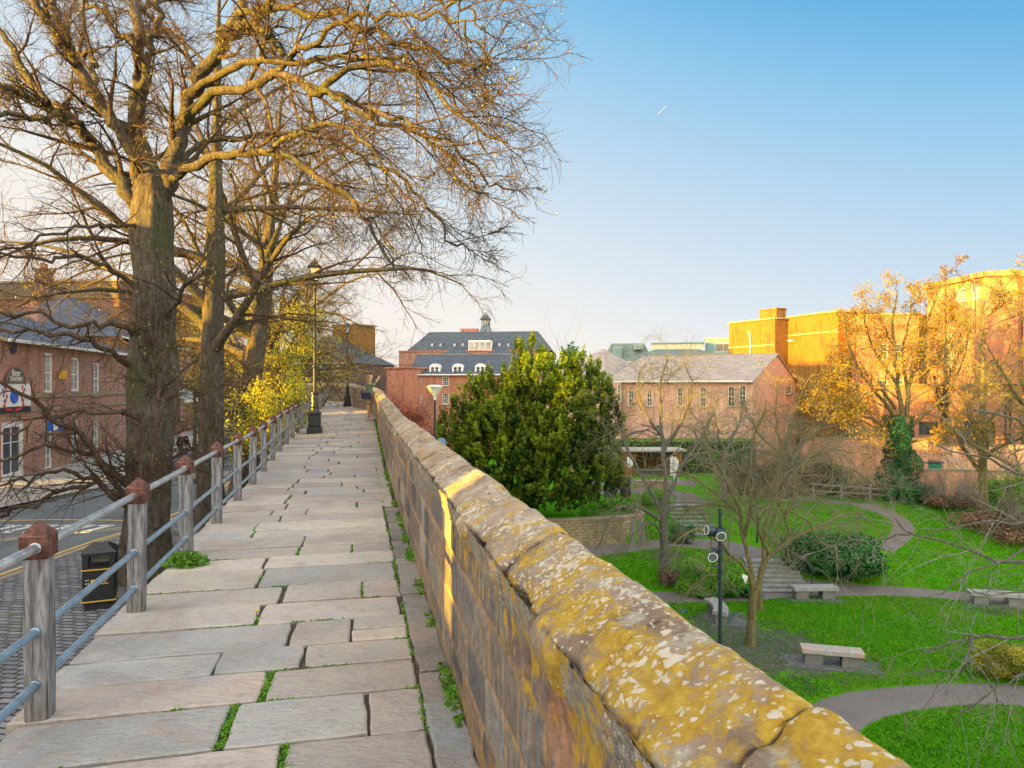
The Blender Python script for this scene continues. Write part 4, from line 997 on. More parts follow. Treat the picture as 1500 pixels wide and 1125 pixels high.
for a,b in zip(pl,pl[1:]):
    d=Vector((b[0]-a[0],b[1]-a[1],0)); L=d.length; nrm=Vector((-d.y,d.x,0))/L; c=(Vector((*a,0))+Vector((*b,0)))/2+nrm*.17
    m.box((c.x,c.y,1.29),(L+.05,.44,.09),math.atan2(d.y,d.x),bev=.015)
m.build('coping',M['stone'],r)
# low wall further up and shelter hut
r=thing('low_wall','low mossy stone wall between two paved park paths','wall',(8.3,40.4,tz(8.3,40.4))); m=MB(); m.box((0,0,.22),(2.0,.4,.44)); m.build('masonry',M['rubble'],r); m=MB(); m.box((0,0,.47),(2.05,.46,.07),bev=.01); m.build('coping',M['stone'],r)
r=thing('shelter_hut','open fronted brick shelter with a flat concrete roof at the back of the park','shelter',(9.2,46.0,PLAT-.05)); m=MB()
for cx,w in ((-1.35,.55),(-.95,.12),(1.95,.5)): m.box((cx,0,.85),(w,.5,1.7))
m.box((.3,1.6,.85),(3.8,.2,1.7)); m.box((-1.55,.8,.85),(.2,1.6,1.7)); m.box((2.15,.8,.85),(.2,1.6,1.7)); m.build('wall',M['brick_buff'],r)
m=MB(); m.box((.3,.8,1.79),(4.3,2.4,.16),bev=.02); m.build('roof',M['concrete'],r)
m=MB(); m.box((-1.28,-.265,1.0),(.42,.02,.72)); m.build('poster',M['white'],r); m=MB(); m.box((.45,.2,.45),(2.1,.5,.08)); m.box((.45,.3,.25),(1.9,.1,.4)); m.build('seat',M['wood'],r)
# white banners
for k,(px,d,z0) in enumerate(((981,41.5,0.25),(986,38.5,-.1))):
    x,y=(px-750)*d/1000,d; r=thing('feather_banner','%s white banner flag on the park path by the shelter'%('farther narrow' if k==0 else 'nearer wide'),'banner',(x,y,tz(x,y)))
    m=MB(); m.tube([(0,0,0),(0,0,2.1)],.012,6); m.build('pole',M['darkgrey'],r); m=MB(); pts=[(0.02,.7),(0.02,2.05),(.12,2.1),(.30,1.9),(.34,1.2),(.30,.7)]
    if k==0: pts=[(x_,z_*.9) for x_,z_ in pts]
    m.face([(a,-.012,b) for a,b in pts]); m.face([(a,.012,b) for a,b in pts][::-1])
    for a,b in zip(pts,pts[1:]+pts[:1]): m.face([(a[0],.012,a[1]),(b[0],.012,b[1]),(b[0],-.012,b[1]),(a[0],-.012,a[1])])
    m.build('flag',M['white'],r)
x,y=(1085-750)*.0266,26.6; r=thing('leaning_board','white board leaning against the round bush beside the steps','board',(x,y,tz(x,y))); m=MB(); m.box((0,0,.38),(.34,.03,.85),ry=R(24),rx=R(-14),bev=.006); m.build('panel',M['white'],r); m=MB(); m.box((-.16,.2,.3),(.03,.03,.7)); m.build('prop',M['darkgrey'],r)
x,y=(647-750)*.0218,21.8; r=thing('round_topped_sign','pale blue round topped sign just behind the parapet','sign',(x,y,-4.6)); m=MB(); pts=[(-.14,5.75)]+[(-.14*math.cos(a),6.35+.14*math.sin(a)) for a in np.linspace(0,math.pi,9)]+[(.14,5.75)]
m.face([(a,-.01,b) for a,b in pts]); m.face([(a,.01,b) for a,b in pts][::-1]); 
for a,b in zip(pts,pts[1:]+pts[:1]): m.face([(a[0],.01,a[1]),(b[0],.01,b[1]),(b[0],-.01,b[1]),(a[0],-.01,a[1])])
M['paleblue']=plain('pale_blue_paint',(.22,.36,.48),.5,.1,2,.05); m.build('panel',M['paleblue'],r); m=MB(); m.tube([(0,.05,0),(0,.05,6.2)],.03,8); m.build('post',M['darkgrey'],r)
# rail fence beside the bank
r=thing('rail_fence','low weathered timber post and rail fence at the foot of the ivy covered tree','fence',(18.0,36.6,PLAT)); 
for x0 in (-1.6,-.3,1.0,2.4,3.6):
    m=MB(); m.box((x0,-.35*x0,.4),(.10,.10,.95)); m.build('post',M['wood'],r)
m=MB(); m.tube([(-1.7,.6,.75),(4.0,-1.45,.55)],.05,6); m.tube([(-1.7,.6,.4),(4.0,-1.45,.3)],.045,6); m.build('rail',M['wood'],r)
# green skip and ladder
x,y=(1354-750)*.0405,40.5; r=thing('green_skip','bright green metal skip standing behind the lower brick wall','skip',(x,y,PLAT)); m=MB(); m.box((-.15,0,1.05),(.95,1.2,1.0),bev=.02); m.box((.5,0,1.0),(.35,1.22,1.05),bev=.02)
m.build('body',M['green_paint'],r); m=MB(); m.box((.12,0,1.6),(1.35,1.3,.07)); m.box((.1,0,.3),(1.2,1.1,.6)); m.build('rim',M['darkgrey'],r)
r=thing('metal_ladder','metal ladder frame leaning beside the green skip','ladder',(x+1.2,y,PLAT+.0)); m=MB()
for dx in (0,.35): m.tube([(dx,0,2.0),(dx+1.1,-.2,.6)],.025,6)
for t in np.linspace(.1,.9,6): m.tube([(1.1*t,-.2*t,2.0-1.4*t),(.35+1.1*t,-.2*t,2.0-1.4*t)],.018,6)
m.build('frame',M['rail'],r)
# ---------------------------------------------------------------- people
def skin(name,nodes,edges,mat,parent,root=0,lv=2):
    me=bpy.data.meshes.new(name); me.from_pydata([n[0] for n in nodes],edges,[]); o=link(name,me,parent); me.materials.append(mat)
    md=o.modifiers.new('Skin','SKIN'); md.use_smooth_shade=True
    for i,n in enumerate(nodes):
        r=n[1]; me.skin_vertices[0].data[i].radius=r if hasattr(r,'__len__') else (r,r)
    me.skin_vertices[0].data[root].use_root=True
    s=o.modifiers.new('Sub','SUBSURF'); s.levels=lv; s.render_levels=lv
    dg=bpy.context.evaluated_depsgraph_get(); ev=o.evaluated_get(dg); nm=bpy.data.meshes.new_from_object(ev); o.modifiers.clear(); o.data=nm; nm.name=name
    nm.polygons.foreach_set('use_smooth',[True]*len(nm.polygons)); return o
M['skin']=plain('skin',(.62,.36,.26),.55,.06,6,.03); M['hair']=plain('light_brown_hair',(.30,.16,.07),.6,.3,20,.3,60); M['jacket']=plain('green_jacket',(.13,.19,.12),.85,.15,10,.2,60)
M['shorts']=plain('khaki_cloth',(.26,.24,.17),.85,.12,10,.2,60); M['denim']=plain('dark_denim',(.03,.05,.10),.85,.2,10,.2,60); M['coat']=plain('dark_coat',(.02,.022,.03),.85,.2,10,.2,60); M['shoe']=plain('pale_shoe',(.5,.47,.45),.6,.1); M['bag']=plain('navy_leather',(.015,.02,.055),.4,.1)
M['tealcloth']=plain('teal_scarf',(.05,.28,.30),.8,.15)
# woman: local frame, +x is where she faces
x,y=(541-750)*.0252,25.2; z=wz(y)
pw=thing('person','woman with long brown hair in green jacket and khaki shorts raising a phone','person',(x,y,z-.0),R(8)); pw.scale=(1.0,1.0,1.0)
nodes=[((0,0,.93),(.12,.15)),((-.01,0,1.10),(.10,.13)),((0,0,1.28),(.11,.15)),((.01,0,1.42),(.07,.10)),((.03,0,1.50),.05),((.05,0,1.60),(.085,.075)),((.055,0,1.68),(.085,.07)),
 ((.0,.10,.86),.085),((.03,.10,.48),.055),((.0,.10,.10),.036),((.10,.10,.04),(.035,.025)),((.0,-.10,.86),.085),((-.02,-.10,.48),.055),((-.05,-.10,.10),.036),((.06,-.10,.04),(.035,.025)),
 ((.01,.17,1.40),.05),((.17,.19,1.27),.038),((.30,.09,1.50),.03),((.34,.05,1.57),.026),((.01,-.17,1.40),.05),((.17,-.19,1.27),.038),((.30,-.09,1.50),.03),((.34,-.05,1.57),.026),
 ((.135,0,1.61),.016)]
edges=[(0,1),(1,2),(2,3),(3,4),(4,5),(5,6),(0,7),(7,8),(8,9),(9,10),(0,11),(11,12),(12,13),(13,14),(2,15),(15,16),(16,17),(17,18),(2,19),(19,20),(20,21),(21,22),(5,23)]
for s,b in ((1,18),(-1,22)):
    for k in range(4):
        i=len(nodes); z0=1.575+.022*k; nodes+=[((.365,s*.055,z0),.0095),((.39,s*.035,z0+.004),.0085),((.395,s*.01,z0+.006),.0075)]; edges+=[(b,i),(i,i+1),(i+1,i+2)]
    i=len(nodes); nodes+=[((.335,s*.03,1.60),.010),((.352,s*.012,1.63),.008)]; edges+=[(b,i),(i,i+1)]
skin('body',nodes,edges,M['skin'],pw)
nodes=[((0,0,.88),(.145,.175)),((-.01,0,1.08),(.125,.155)),((0,0,1.28),(.13,.17)),((.01,0,1.43),(.08,.11)),((.01,.17,1.40),.065),((.17,.195,1.265),.052),((.27,.11,1.45),.042),((.01,-.17,1.40),.065),((.17,-.195,1.265),.052),((.27,-.11,1.45),.042)]
skin('jacket',nodes,[(0,1),(1,2),(2,3),(2,4),(4,5),(5,6),(2,7),(7,8),(8,9)],M['jacket'],pw)
skin('shorts',[((0,0,.90),(.13,.16)),((.0,.095,.80),.105),((.02,.10,.55),.10),((.0,-.095,.80),.105),((.0,-.10,.55),.10)],[(0,1),(1,2),(0,3),(3,4)],M['shorts'],pw)
skin('hair',[((.01,0,1.68),(.10,.09)),((-.03,0,1.62),(.095,.09)),((-.08,0,1.50),(.07,.09)),((-.11,0,1.32),(.05,.075)),((-.11,0,1.18),(.025,.04))],[(0,1),(1,2),(2,3),(3,4)],M['hair'],pw)
m=MB(); 
for s,dx in ((.10,.05),(-.10,.0)): m.box((dx,s,.035),(.26,.09,.07),bev=.02)
m.build('shoes',M['shoe'],pw)
m=MB(); m.box((0,0,.0),(.012,.075,.15),bev=.003); tag(m.build('mobile_phone',M['black'],None,Vector(pw.location)+Vector((.405,.05,1.63)),R(8)),'dark mobile phone held up by the woman at the parapet','phone')
r=thing('handbag','dark navy shoulder bag with a strap hanging at the woman\'s side','bag',Vector(pw.location)+Vector((-.06,-.27,.78)),R(8))
m=MB(); m.box((0,0,.13),(.36,.13,.26),bev=.03); m.box((0,-.01,.20),(.37,.15,.10),bev=.02); m.build('body',M['bag'],r); m=MB(); m.tube([(-.16,0,.25),(-.12,.08,.50),(.02,.22,.66)],.012,6); m.build('strap',M['bag'],r)
# walker in the street
x,y,_=G(268,690,0); pm=thing('person','person in a dark coat and blue jeans standing in the street behind the railing','person',(x,y,0.0),R(70))
nodes=[((0,0,.93),(.12,.15)),((0,0,1.12),(.11,.14)),((0,0,1.32),(.12,.17)),((.01,0,1.46),.06),((.02,0,1.54),.05),((.03,0,1.63),(.09,.08)),((.035,0,1.71),(.085,.075)),((.04,.10,.86),.09),((.12,.10,.48),.06),((.10,.10,.09),.04),((.20,.10,.04),.035),((-.02,-.10,.86),.09),((-.06,-.10,.48),.06),((-.2,-.10,.12),.04),((-.12,-.10,.04),.035),((0,.20,1.40),.05),((-.05,.24,1.15),.04),((.05,.24,.92),.032),((.08,.24,.84),.03),((0,-.20,1.40),.05),((.05,-.24,1.15),.04),((.12,-.24,.94),.032),((.15,-.24,.86),.03)]
edges=[(0,1),(1,2),(2,3),(3,4),(4,5),(5,6),(0,7),(7,8),(8,9),(9,10),(0,11),(11,12),(12,13),(13,14),(2,15),(15,16),(16,17),(17,18),(2,19),(19,20),(20,21),(21,22)]
skin('body',nodes,edges,M['skin'],pm)
skin('coat',[((0,0,.80),(.14,.17)),((0,0,1.12),(.14,.17)),((0,0,1.34),(.14,.19)),((.01,0,1.48),.08),((0,.21,1.40),.065),((-.05,.25,1.15),.055),((.05,.25,.95),.045),((0,-.21,1.40),.065),((.05,-.25,1.15),.055),((.12,-.25,.97),.045)],[(0,1),(1,2),(2,3),(2,4),(4,5),(5,6),(2,7),(7,8),(8,9)],M['coat'],pm)
skin('trousers',[((0,0,.90),(.12,.15)),((.04,.10,.84),.10),((.12,.10,.48),.075),((.10,.10,.12),.06),((-.02,-.10,.84),.10),((-.06,-.10,.48),.075),((-.19,-.10,.15),.06)],[(0,1),(1,2),(2,3),(0,4),(4,5),(5,6)],M['denim'],pm)
skin('hair',[((.01,0,1.72),(.095,.085)),((-.02,0,1.65),(.09,.085))],[(0,1)],M['coat'],pm)
# ---------------------------------------------------------------- building kit
def ray(px,p0,p1):
    """where the sight line through photo column px meets the vertical plane p0-p1: (distance along, depth)"""
    s=(px-750)/1000.0; L=math.dist(p0,p1); dx,dy=(p1[0]-p0[0])/L,(p1[1]-p0[1])/L
    u=(p0[0]-s*p0[1])/(s*dy-dx); return u,p0[1]+u*dy
def rect(p0,p1,z0,x0,y0,x1,y1):
    """photo rectangle -> local (u0,u1,v0,v1) on the facade"""
    u0,d0=ray(x0,p0,p1);u1,d1=ray(x1,p0,p1); d=(d0+d1)/2
    return (u0,u1,CZ-(y1-562.5)*d/1000-z0,CZ-(y0-562.5)*d/1000-z0)
def facade(m,O,U,IN,Wd,H,wins,rev=.14):
    O=Vector(O);U=Vector(U);IN=Vector(IN);Z=Vector((0,0,1))
    us=sorted({0.0,Wd}|{w[0] for w in wins}|{w[1] for w in wins}); vs=sorted({0.0,H}|{w[2] for w in wins}|{w[3] for w in wins})
    Pt=lambda u,v,d=0: O+U*u+Z*v+IN*d
    for a,b in zip(us,us[1:]):
        for c,d in zip(vs,vs[1:]):
            if b-a<1e-4 or d-c<1e-4: continue
            mu,mv=(a+b)/2,(c+d)/2
            if any(w[0]<mu<w[1] and w[2]<mv<w[3] for w in wins): continue
            m.face([Pt(a,c),Pt(b,c),Pt(b,d),Pt(a,d)],[(a,c),(b,c),(b,d),(a,d)])
    for w in wins:
        a,b,c,d=w[:4]
        for q in (((a,c),(a,d)),((b,d),(b,c)),((a,d),(b,d)),((b,c),(a,c))):
            (u0,v0),(u1,v1)=q; m.face([Pt(u0,v0),Pt(u0,v0,rev),Pt(u1,v1,rev),Pt(u1,v1)],[(0,v0+u0),(rev,v0+u0),(rev,v1+u1),(0,v1+u1)])
def window(root,O,U,IN,w,cols=2,rows=4,fr='white',gl='glass',bar=.022,fw=.055,arch=False,sill=True,name='window',rev=.10):
    O=Vector(O);U=Vector(U);IN=Vector(IN); a,b,c,d=w[:4]; ang=math.atan2(U.y,U.x); m=MB()
    def bx(u0,u1,v0,v1,d0,d1): 
        ce=O+U*((u0+u1)/2)+Vector((0,0,(v0+v1)/2))+IN*((d0+d1)/2); m.box(ce,(u1-u0,abs(d1-d0),v1-v0),ang)
    bx(a,a+fw,c,d,rev-.05,rev+.02);bx(b-fw,b,c,d,rev-.05,rev+.02);bx(a+fw,b-fw,c,c+fw,rev-.05,rev+.02);bx(a+fw,b-fw,d-fw,d,rev-.05,rev+.02)
    for k in range(1,cols): x=a+fw+(b-a-2*fw)*k/cols; bx(x-bar/2,x+bar/2,c+fw,d-fw,rev-.03,rev+.008)
    for k in range(1,rows):
        z=c+fw+(d-c-2*fw)*k/rows; t=bar*(1.8 if rows%2==0 and k==rows//2 else 1); bx(a+fw,b-fw,z-t/2,z+t/2,rev-.034,rev+.006)
    if arch: # arched head: a solid spandrel standing in the head of the opening
        r=(b-a)/2
        for s in (-1,1):
            pts=[(s*r,0),(s*r,r)]+[(s*r*math.cos(t),r*math.sin(t)) for t in np.linspace(math.pi/2,0,7)]
            m.face([O+U*((a+b)/2+x)+Vector((0,0,d-r+z))+IN*(rev-.055) for x,z in (pts if s>0 else pts[::-1])])
    f=m.build(name,M[fr],root)
    m=MB(); Pt=lambda u,v,dd:O+U*u+Vector((0,0,v))+IN*dd
    m.face([Pt(a+fw*.5,c+fw*.5,rev),Pt(b-fw*.5,c+fw*.5,rev),Pt(b-fw*.5,d-fw*.5,rev),Pt(a+fw*.5,d-fw*.5,rev)]); m.build('pane',M[gl],f)
    if sill:
        m=MB(); ce=O+U*((a+b)/2)+Vector((0,0,c-.045))-IN*.035; m.box(ce,(b-a+.12,.11,.085),ang); m.build('sill',M['stone'],f)
    return f
def building(name,label,p0,p1,depth,z0,H,wall,roof=None,front=(),right_=(),left_=(),eave='white',group=None,cat='building',cornice=None,wk_={},rise=2.0,roofm='slate_grey',over=.25,back_open=False):
    """p0->p1 front edge as seen from outside, left to right"""
    L=math.dist(p0,p1); rz=math.atan2(p1[1]-p0[1],p1[0]-p0[0]); root=thing(name,label,cat,(p0[0],p0[1],z0),rz,group)
    m=MB(); sides=[((0,0,0),(1,0,0),(0,1,0),L,front),((L,0,0),(0,1,0),(-1,0,0),depth,right_),((L,depth,0),(-1,0,0),(0,-1,0),L,()),((0,depth,0),(0,-1,0),(1,0,0),depth,left_)]
    for O,U,IN,w,ws in sides: facade(m,O,U,IN,w,H,[x for x in ws],.14)
    if roof=='gable':
        for x in (0,L):
            pts=[(x,0,H),(x,depth,H),(x,depth/2,H+rise)]; m.face(pts if x else pts[::-1],[(p[1],p[2]) for p in (pts if x else pts[::-1])])
    if roof in('flat','parapet') : m.face([(0,0,H-.3),(L,0,H-.3),(L,depth,H-.3),(0,depth,H-.3)])
    wl_=m.build('wall',M[wall],root)
    for O,U,IN,w,ws in sides:
        for x in ws:
            kw=dict(wk_); 
            if len(x)>4: kw.update(x[4])
            window(root,O,U,IN,x,**kw)
    def rface(mb,pts):
        P3=[Vector(p) for p in pts]; e=(P3[1]-P3[0]).normalized(); n=e.cross(P3[2]-P3[0]).normalized(); f=n.cross(e); mb.face(pts,[((p-P3[0]).dot(e),(p-P3[0]).dot(f)) for p in P3])
    o=over
    if roof=='gable':
        m=MB(); s=rise/(depth/2); e=-o*s
        for sg in (0,1):
            y0=-o if not sg else depth+o; A=[(-o*.4,y0,H+e+.06),(L+o*.4,y0,H+e+.06),(L+o*.4,depth/2,H+rise+.06),(-o*.4,depth/2,H+rise+.06)]
            if sg: A=[A[1],A[0],A[3],A[2]]
            rface(m,A); B=[(p[0],p[1],p[2]-.10) for p in A]; m.face(B[::-1])
            for i in range(4): j=(i+1)%4; m.face([B[i],B[j],A[j],A[i]])
        rf=m.build('roof',M[roofm],root); m=MB(); m.box((L/2,depth/2,H+rise+.07),(L+.1,.2,.09)); m.build('ridge',M['stone'],rf)
        m=MB(); m.box((L/2,-o-.05,H+e+.01),(L+.1,.12,.11)); m.build('gutter',M[eave],root)
    elif roof=='hip':
        m=MB(); r=min(depth/2,L/2-.1); c=[(-o,-o,H),(L+o,-o,H),(L+o,depth+o,H),(-o,depth+o,H)]; a,b=(r,depth/2,H+rise),(L-r,depth/2,H+rise)
        rface(m,[c[0],c[1],b,a]); rface(m,[c[2],c[3],a,b]); rface(m,[c[1],c[2],b]); rface(m,[c[3],c[0],a]); m.face(c[::-1]); m.build('roof',M[roofm],root)
        m=MB(); m.box((L/2,-o-.04,H-.03),(L+2*o,.1,.1)); m.build('gutter',M[eave],root)
    elif roof=='mansard':
        m=MB(); r=rise*.45; c=[(-o,-o,H),(L+o,-o,H),(L+o,depth+o,H),(-o,depth+o,H)]; t=[(r,r,H+rise),(L-r,r,H+rise),(L-r,depth-r,H+rise),(r,depth-r,H+rise)]
        for i in range(4): j=(i+1)%4; rface(m,[c[i],c[j],t[j],t[i]])
        m.face(t); m.build('roof',M[roofm],root)
    elif roof=='parapet':
        m=MB(); m.box((L/2,0.02,H+.06),(L+.16,.36,.14)); m.box((L/2,depth,H+.06),(L+.16,.36,.14)); m.box((0.02,depth/2,H+.061),(.36,depth-.1,.14)); m.box((L-.02,depth/2,H+.061),(.36,depth-.1,.14)); m.build('parapet_coping',M[cornice or 'stone'],root)
    return root
def chimney(root,x,y,z,w=.9,d=.6,h=1.4,mat='brick_red',pots=2):
    m=MB(); m.box((x,y,z+h/2),(w,d,h)); m.box((x,y,z+h+.05),(w+.14,d+.14,.12)); c=m.build('chimney',M[mat],root)
    for k in range(pots): m=MB(); m.lathe([(.11,0),(.13,.02),(.10,.3),(.12,.33),(.0,.33)],(x+(k-(pots-1)/2)*.35,y,z+h+.11),10); m.build('pot',M['pot'],c)
M['pot']=plain('clay_pot',(.35,.12,.07),.8)
def text_obj(name,txt,size,loc,rot,mat,parent,ext=.004,align='CENTER'):
    cu=bpy.data.curves.new(name,'FONT'); cu.body=txt; cu.size=size; cu.extrude=ext; cu.align_x=align; cu.align_y='CENTER'
    t=bpy.data.objects.new('tmp',cu); COL.objects.link(t); dg=bpy.context.evaluated_depsgraph_get(); me=bpy.data.meshes.new_from_object(t.evaluated_get(dg)); bpy.data.objects.remove(t)
    me.materials.clear(); me.materials.append(M[mat]); o=link(name,me,parent,loc); o.rotation_euler=rot; return o
# ---------------------------------------------------------------- left side of the street
A=lambda u,l=-12.4: wk(u,l)[:2]
p0,p1=A(27.45),A(41.0)
rc=lambda *a: rect(p0,p1,0.0,*a)
sash=dict(cols=2,rows=4); L=[]
for b in ((65,517,78,575),(104.5,524,117,573),(136,531,146.5,578)): L.append((*rc(*b),dict(cols=2,rows=4,gl='glass_pale',fw=.09)))
for b in ((65,620,77,686),(104.5,616,115.5,672),(137,617,145,669)): L.append((*rc(*b),dict(cols=2,rows=4,arch=True,gl='glass_pale')))
dr=rc(2,617,36,707); dr=(dr[0],dr[1],.12,dr[3]); L.append((*dr,dict(cols=2,rows=3,arch=True,sill=False,name='door',fw=.22,gl='menu')))
M['menu']=glass('chalkboard_glass',(.04,.06,.10),.2)
pub=building('corner_pub','two storey dark brick pub with white arched windows and a painted sign beside the street',A(27.45),A(41.0),8.0,0,5.25,'brick_pub','gable',L,(),(),rise=1.6,roofm='slate_blue',wk_=dict(),cat='pub')
m=MB()
for z in (rc(60,578,62,582)[2],rc(60,598,62,602)[2],5.1): m.box((6.8,-.03,z+.06),(13.5,.06,.13))
m.build('string_course',M['stone'],pub)
for x in (2.5,12.4): chimney(pub,x,4.0,6.5,h=1.0,mat='brick_pub')
s=rc(-14,562,42,596); m=MB(); m.box(((s[0]+s[1])/2,-.05,(s[2]+s[3])/2),(s[1]-s[0],.05,s[3]-s[2]),bev=.008); sg=m.build('sign_board',M['white'],pub)
cx,cz=(s[0]+s[1])/2,(s[2]+s[3])/2
cx=rc(17,570,21,580)[0]
m=MB(); m.lathe([(0,-.01),(.30,-.01),(.30,.012),(0,.012)],(0,0,0),20); e=m.build('emblem',M['blue'],sg,(cx,-.088,cz-.05)); e.rotation_euler=(R(90),0,0); e.scale=(1,.85,1)
m=MB()
for sx in (-1,1):
    for k in range(5): a=R(100+k*38)*1; m.box((cx+sx*(.62+.10*math.sin(k*2.1)),-.085,cz+.28-.16*k),(.10,.012,.15),ry=sx*(.5-.35*k))
    m.box((cx+sx*.33,-.085,cz-.52),(.5,.012,.09),ry=sx*-.12)
m.build('emblem_supporters',M['red'],sg)
m=MB()
for sx in (-1,1):
    for k in range(4): m.box((cx+sx*(.86-.05*k),-.085,cz+.40-.2*k),(.07,.012,.12),ry=sx*(k-1)*.5)
m.build('emblem_details',M['blue'],sg)
s2=rc(5,538,33,562); rr=(s2[1]-s2[0])/2; c2=(s2[0]+s2[1])/2; m=MB(); pts=[(c2+rr*math.cos(t),s2[2]+rr*math.sin(t)*.82) for t in np.linspace(0,math.pi,17)]
m.face([(a,-.09,b) for a,b in pts][::1]); m.tube([(a,-.09,b) for a,b in pts],.03,6)
M['sign_brown']=plain('sign_brown',(.16,.13,.10),.6,.15); sb=m.build('sign_arch',M['sign_brown'],pub)
text_obj('lettering','Beer',.34,(c2,-.10,s2[2]+rr*.55),(R(90),0,0),'white',sb); text_obj('lettering','TAVERN',.26,(c2,-.10,s2[2]+rr*.22),(R(90),0,0),'white',sb)
s3=rc(-14,597.5,42,605); m=MB(); m.box(((s3[0]+s3[1])/2,-.05,(s3[2]+s3[3])/2),(s3[1]-s3[0],.05,s3[3]-s3[2])); m.build('name_board',M['navy'],pub)
s4=rc(62,617,74,631); m=MB(); m.box(((s4[0]+s4[1])/2,-.35,(s4[2]+s4[3])/2),(.05,.6,s4[3]-s4[2])); q=m.build('hanging_sign',M['blue'],pub); m=MB(); m.box(((s4[0]+s4[1])/2-.03,-.35,(s4[2]+s4[3])/2),(.012,.16,.35)); m.build('sign_mark',M['white'],q)
s5=rc(83,543,88,555); m=MB(); m.box(((s5[0]+s5[1])/2,-.16,(s5[2]+s5[3])/2),(.2,.22,s5[3]-s5[2]),taper=1.2); m.build('wall_lantern',M['gold'],pub)
s6=rc(13,504,24,513); m=MB(); m.lathe([(0,0),(.26,0),(.26,.03),(0,.03)],n=18); q=m.build('round_vent',M['navy'],pub,((s6[0]+s6[1])/2,0,(s6[2]+s6[3])/2)); q.rotation_euler=(R(90),0,0)
# next houses along the street
def terrace(label,u0,u1,l,H,rise,mat,nw,roofm='slate_blue',z0=0.0,depth=8,gl='glass',roof='gable',wh=1.5):
    a,b=A(u0,l),A(u1,l); Ln=u1-u0; ws=[]
    for fl in range(max(1,int((H-.3)//2.75))):
        for k in range(nw):
            x=Ln*(k+.5)/nw; ws.append((x-.45,x+.45,.9+fl*2.75,.9+fl*2.75+wh))
    r=building('terrace_house',label,a,b,depth,z0,H,mat,roof,ws,rise=rise,roofm=roofm,group='brick houses along the street',cat='house')
    chimney(r,1.0,depth/2,H+rise-.4,mat=mat); chimney(r,Ln-1.0,depth/2,H+rise-.4,mat=mat); return r
t2=terrace('dark brick house with hipped slate roof and a pale glazed awning, next to the pub',41.4,57,-13.0,6.2,2.6,'brick_dark',5,roof='hip')
m=MB(); m.face([(8,-.02,3.5),(13,-.02,3.5),(13,-1.6,2.5),(8,-1.6,2.5)][::-1]); m.face([(8,-.04,3.44),(13,-.04,3.44),(13,-1.6,2.44),(8,-1.6,2.44)]); m.box((10.5,-1.6,2.44),(5.1,.08,.16)); aw=m.build('awning',M['white'],t2)
m=MB()
for k in range(9): x=8.1+k*.6; m.tube([(x,-.05,3.53),(x,-1.6,2.53)],.025,6)
m.build('awning_bar',M['darkgrey'],aw)
terrace('brick house with white windows half hidden by the row of trees',57.3,70,-13.0,7.0,2.2,'brick_pub',4)
terrace('dark brick house closest to the end of the street, behind the farthest bare trees',70.3,84,-12.0,7.5,2.3,'brick_dark',4)
# unseen houses added behind and beside the camera, shaped to shade the foreground
terrace('tall brick house of the street, just before the narrow alley',-.56,11.9,-12.6,6.5,1.2,'brick_dark',4)
terrace('tall brick house of the street, beyond the narrow alley',-30,-4.3,-12.6,7.6,1.8,'brick_dark',9)
terrace('low brick house of the street beyond the slit, toward the lane',16.6,21,-12.6,3.9,.8,'brick_dark',2)
terrace('brick house at the corner of the lane before the pub',21.2,22.8,-12.6,4.2,.6,'brick_dark',1)
terrace('tall brick office block standing well behind the flat roofed block',42,70,-36,17.5,.8,'brick_dark',9,depth=10)  # added out of view to keep sun off the far slate roof
terrace('tall brick building standing a street behind the pub',22.8,38,-30,12.6,1.0,'brick_dark',6,depth=10)  # added out of view to set the shadow line on the golden blocks
for lab_,ua,ub,hh_ in (('very tall brick yard wall before the narrow alley',-4.3,-.90,7.3),('brick yard wall after the tall house',11.9,16.15,4.3),('brick yard wall beside the lane before the pub',22.8,25.7,4.6)):  # thin unseen walls added to block sun and leave narrow slits of light
    r=thing('shade_wall',lab_,'wall',(*A((ua+ub)/2,-12.6),0),TH+R(90)); m=MB(); m.box((0,0,hh_/2),(ub-ua,.3,hh_)); m.build('masonry',M['brick_dark'],r); m=MB(); m.box((0,0,hh_+.04),(ub-ua,.4,.08)); m.build('coping',M['stone'],r)
r=thing('alley_shade_wall','low brick wall closing the narrow alley between two street houses','wall',(*A(-.73,-12.6),0),TH+R(90)); m=MB(); m.box((0,0,1.85),(.3,.28,3.7)); m.build('masonry',M['brick_dark'],r)  # added unseen so the sun strip stops above the paving
p0,p1=(-44,46.5),(-25.6,44.5)
bk=building('flat_roofed_block','long brick block with a tan flat roof parapet rising behind the pub','b' and p0,p1,10,0,10.3,'brick_dark','parapet',[(2+3*k,3.2+3*k,6.4,8.0) for k in range(6)],cornice='stone')
m=MB(); m.box((9.25,-.04,9.75),(18.6,.12,1.1)); M['tan']=plain('tan_render',(.17,.13,.09),.9,.15,2,.1); m.build('parapet_band',M['tan'],bk)
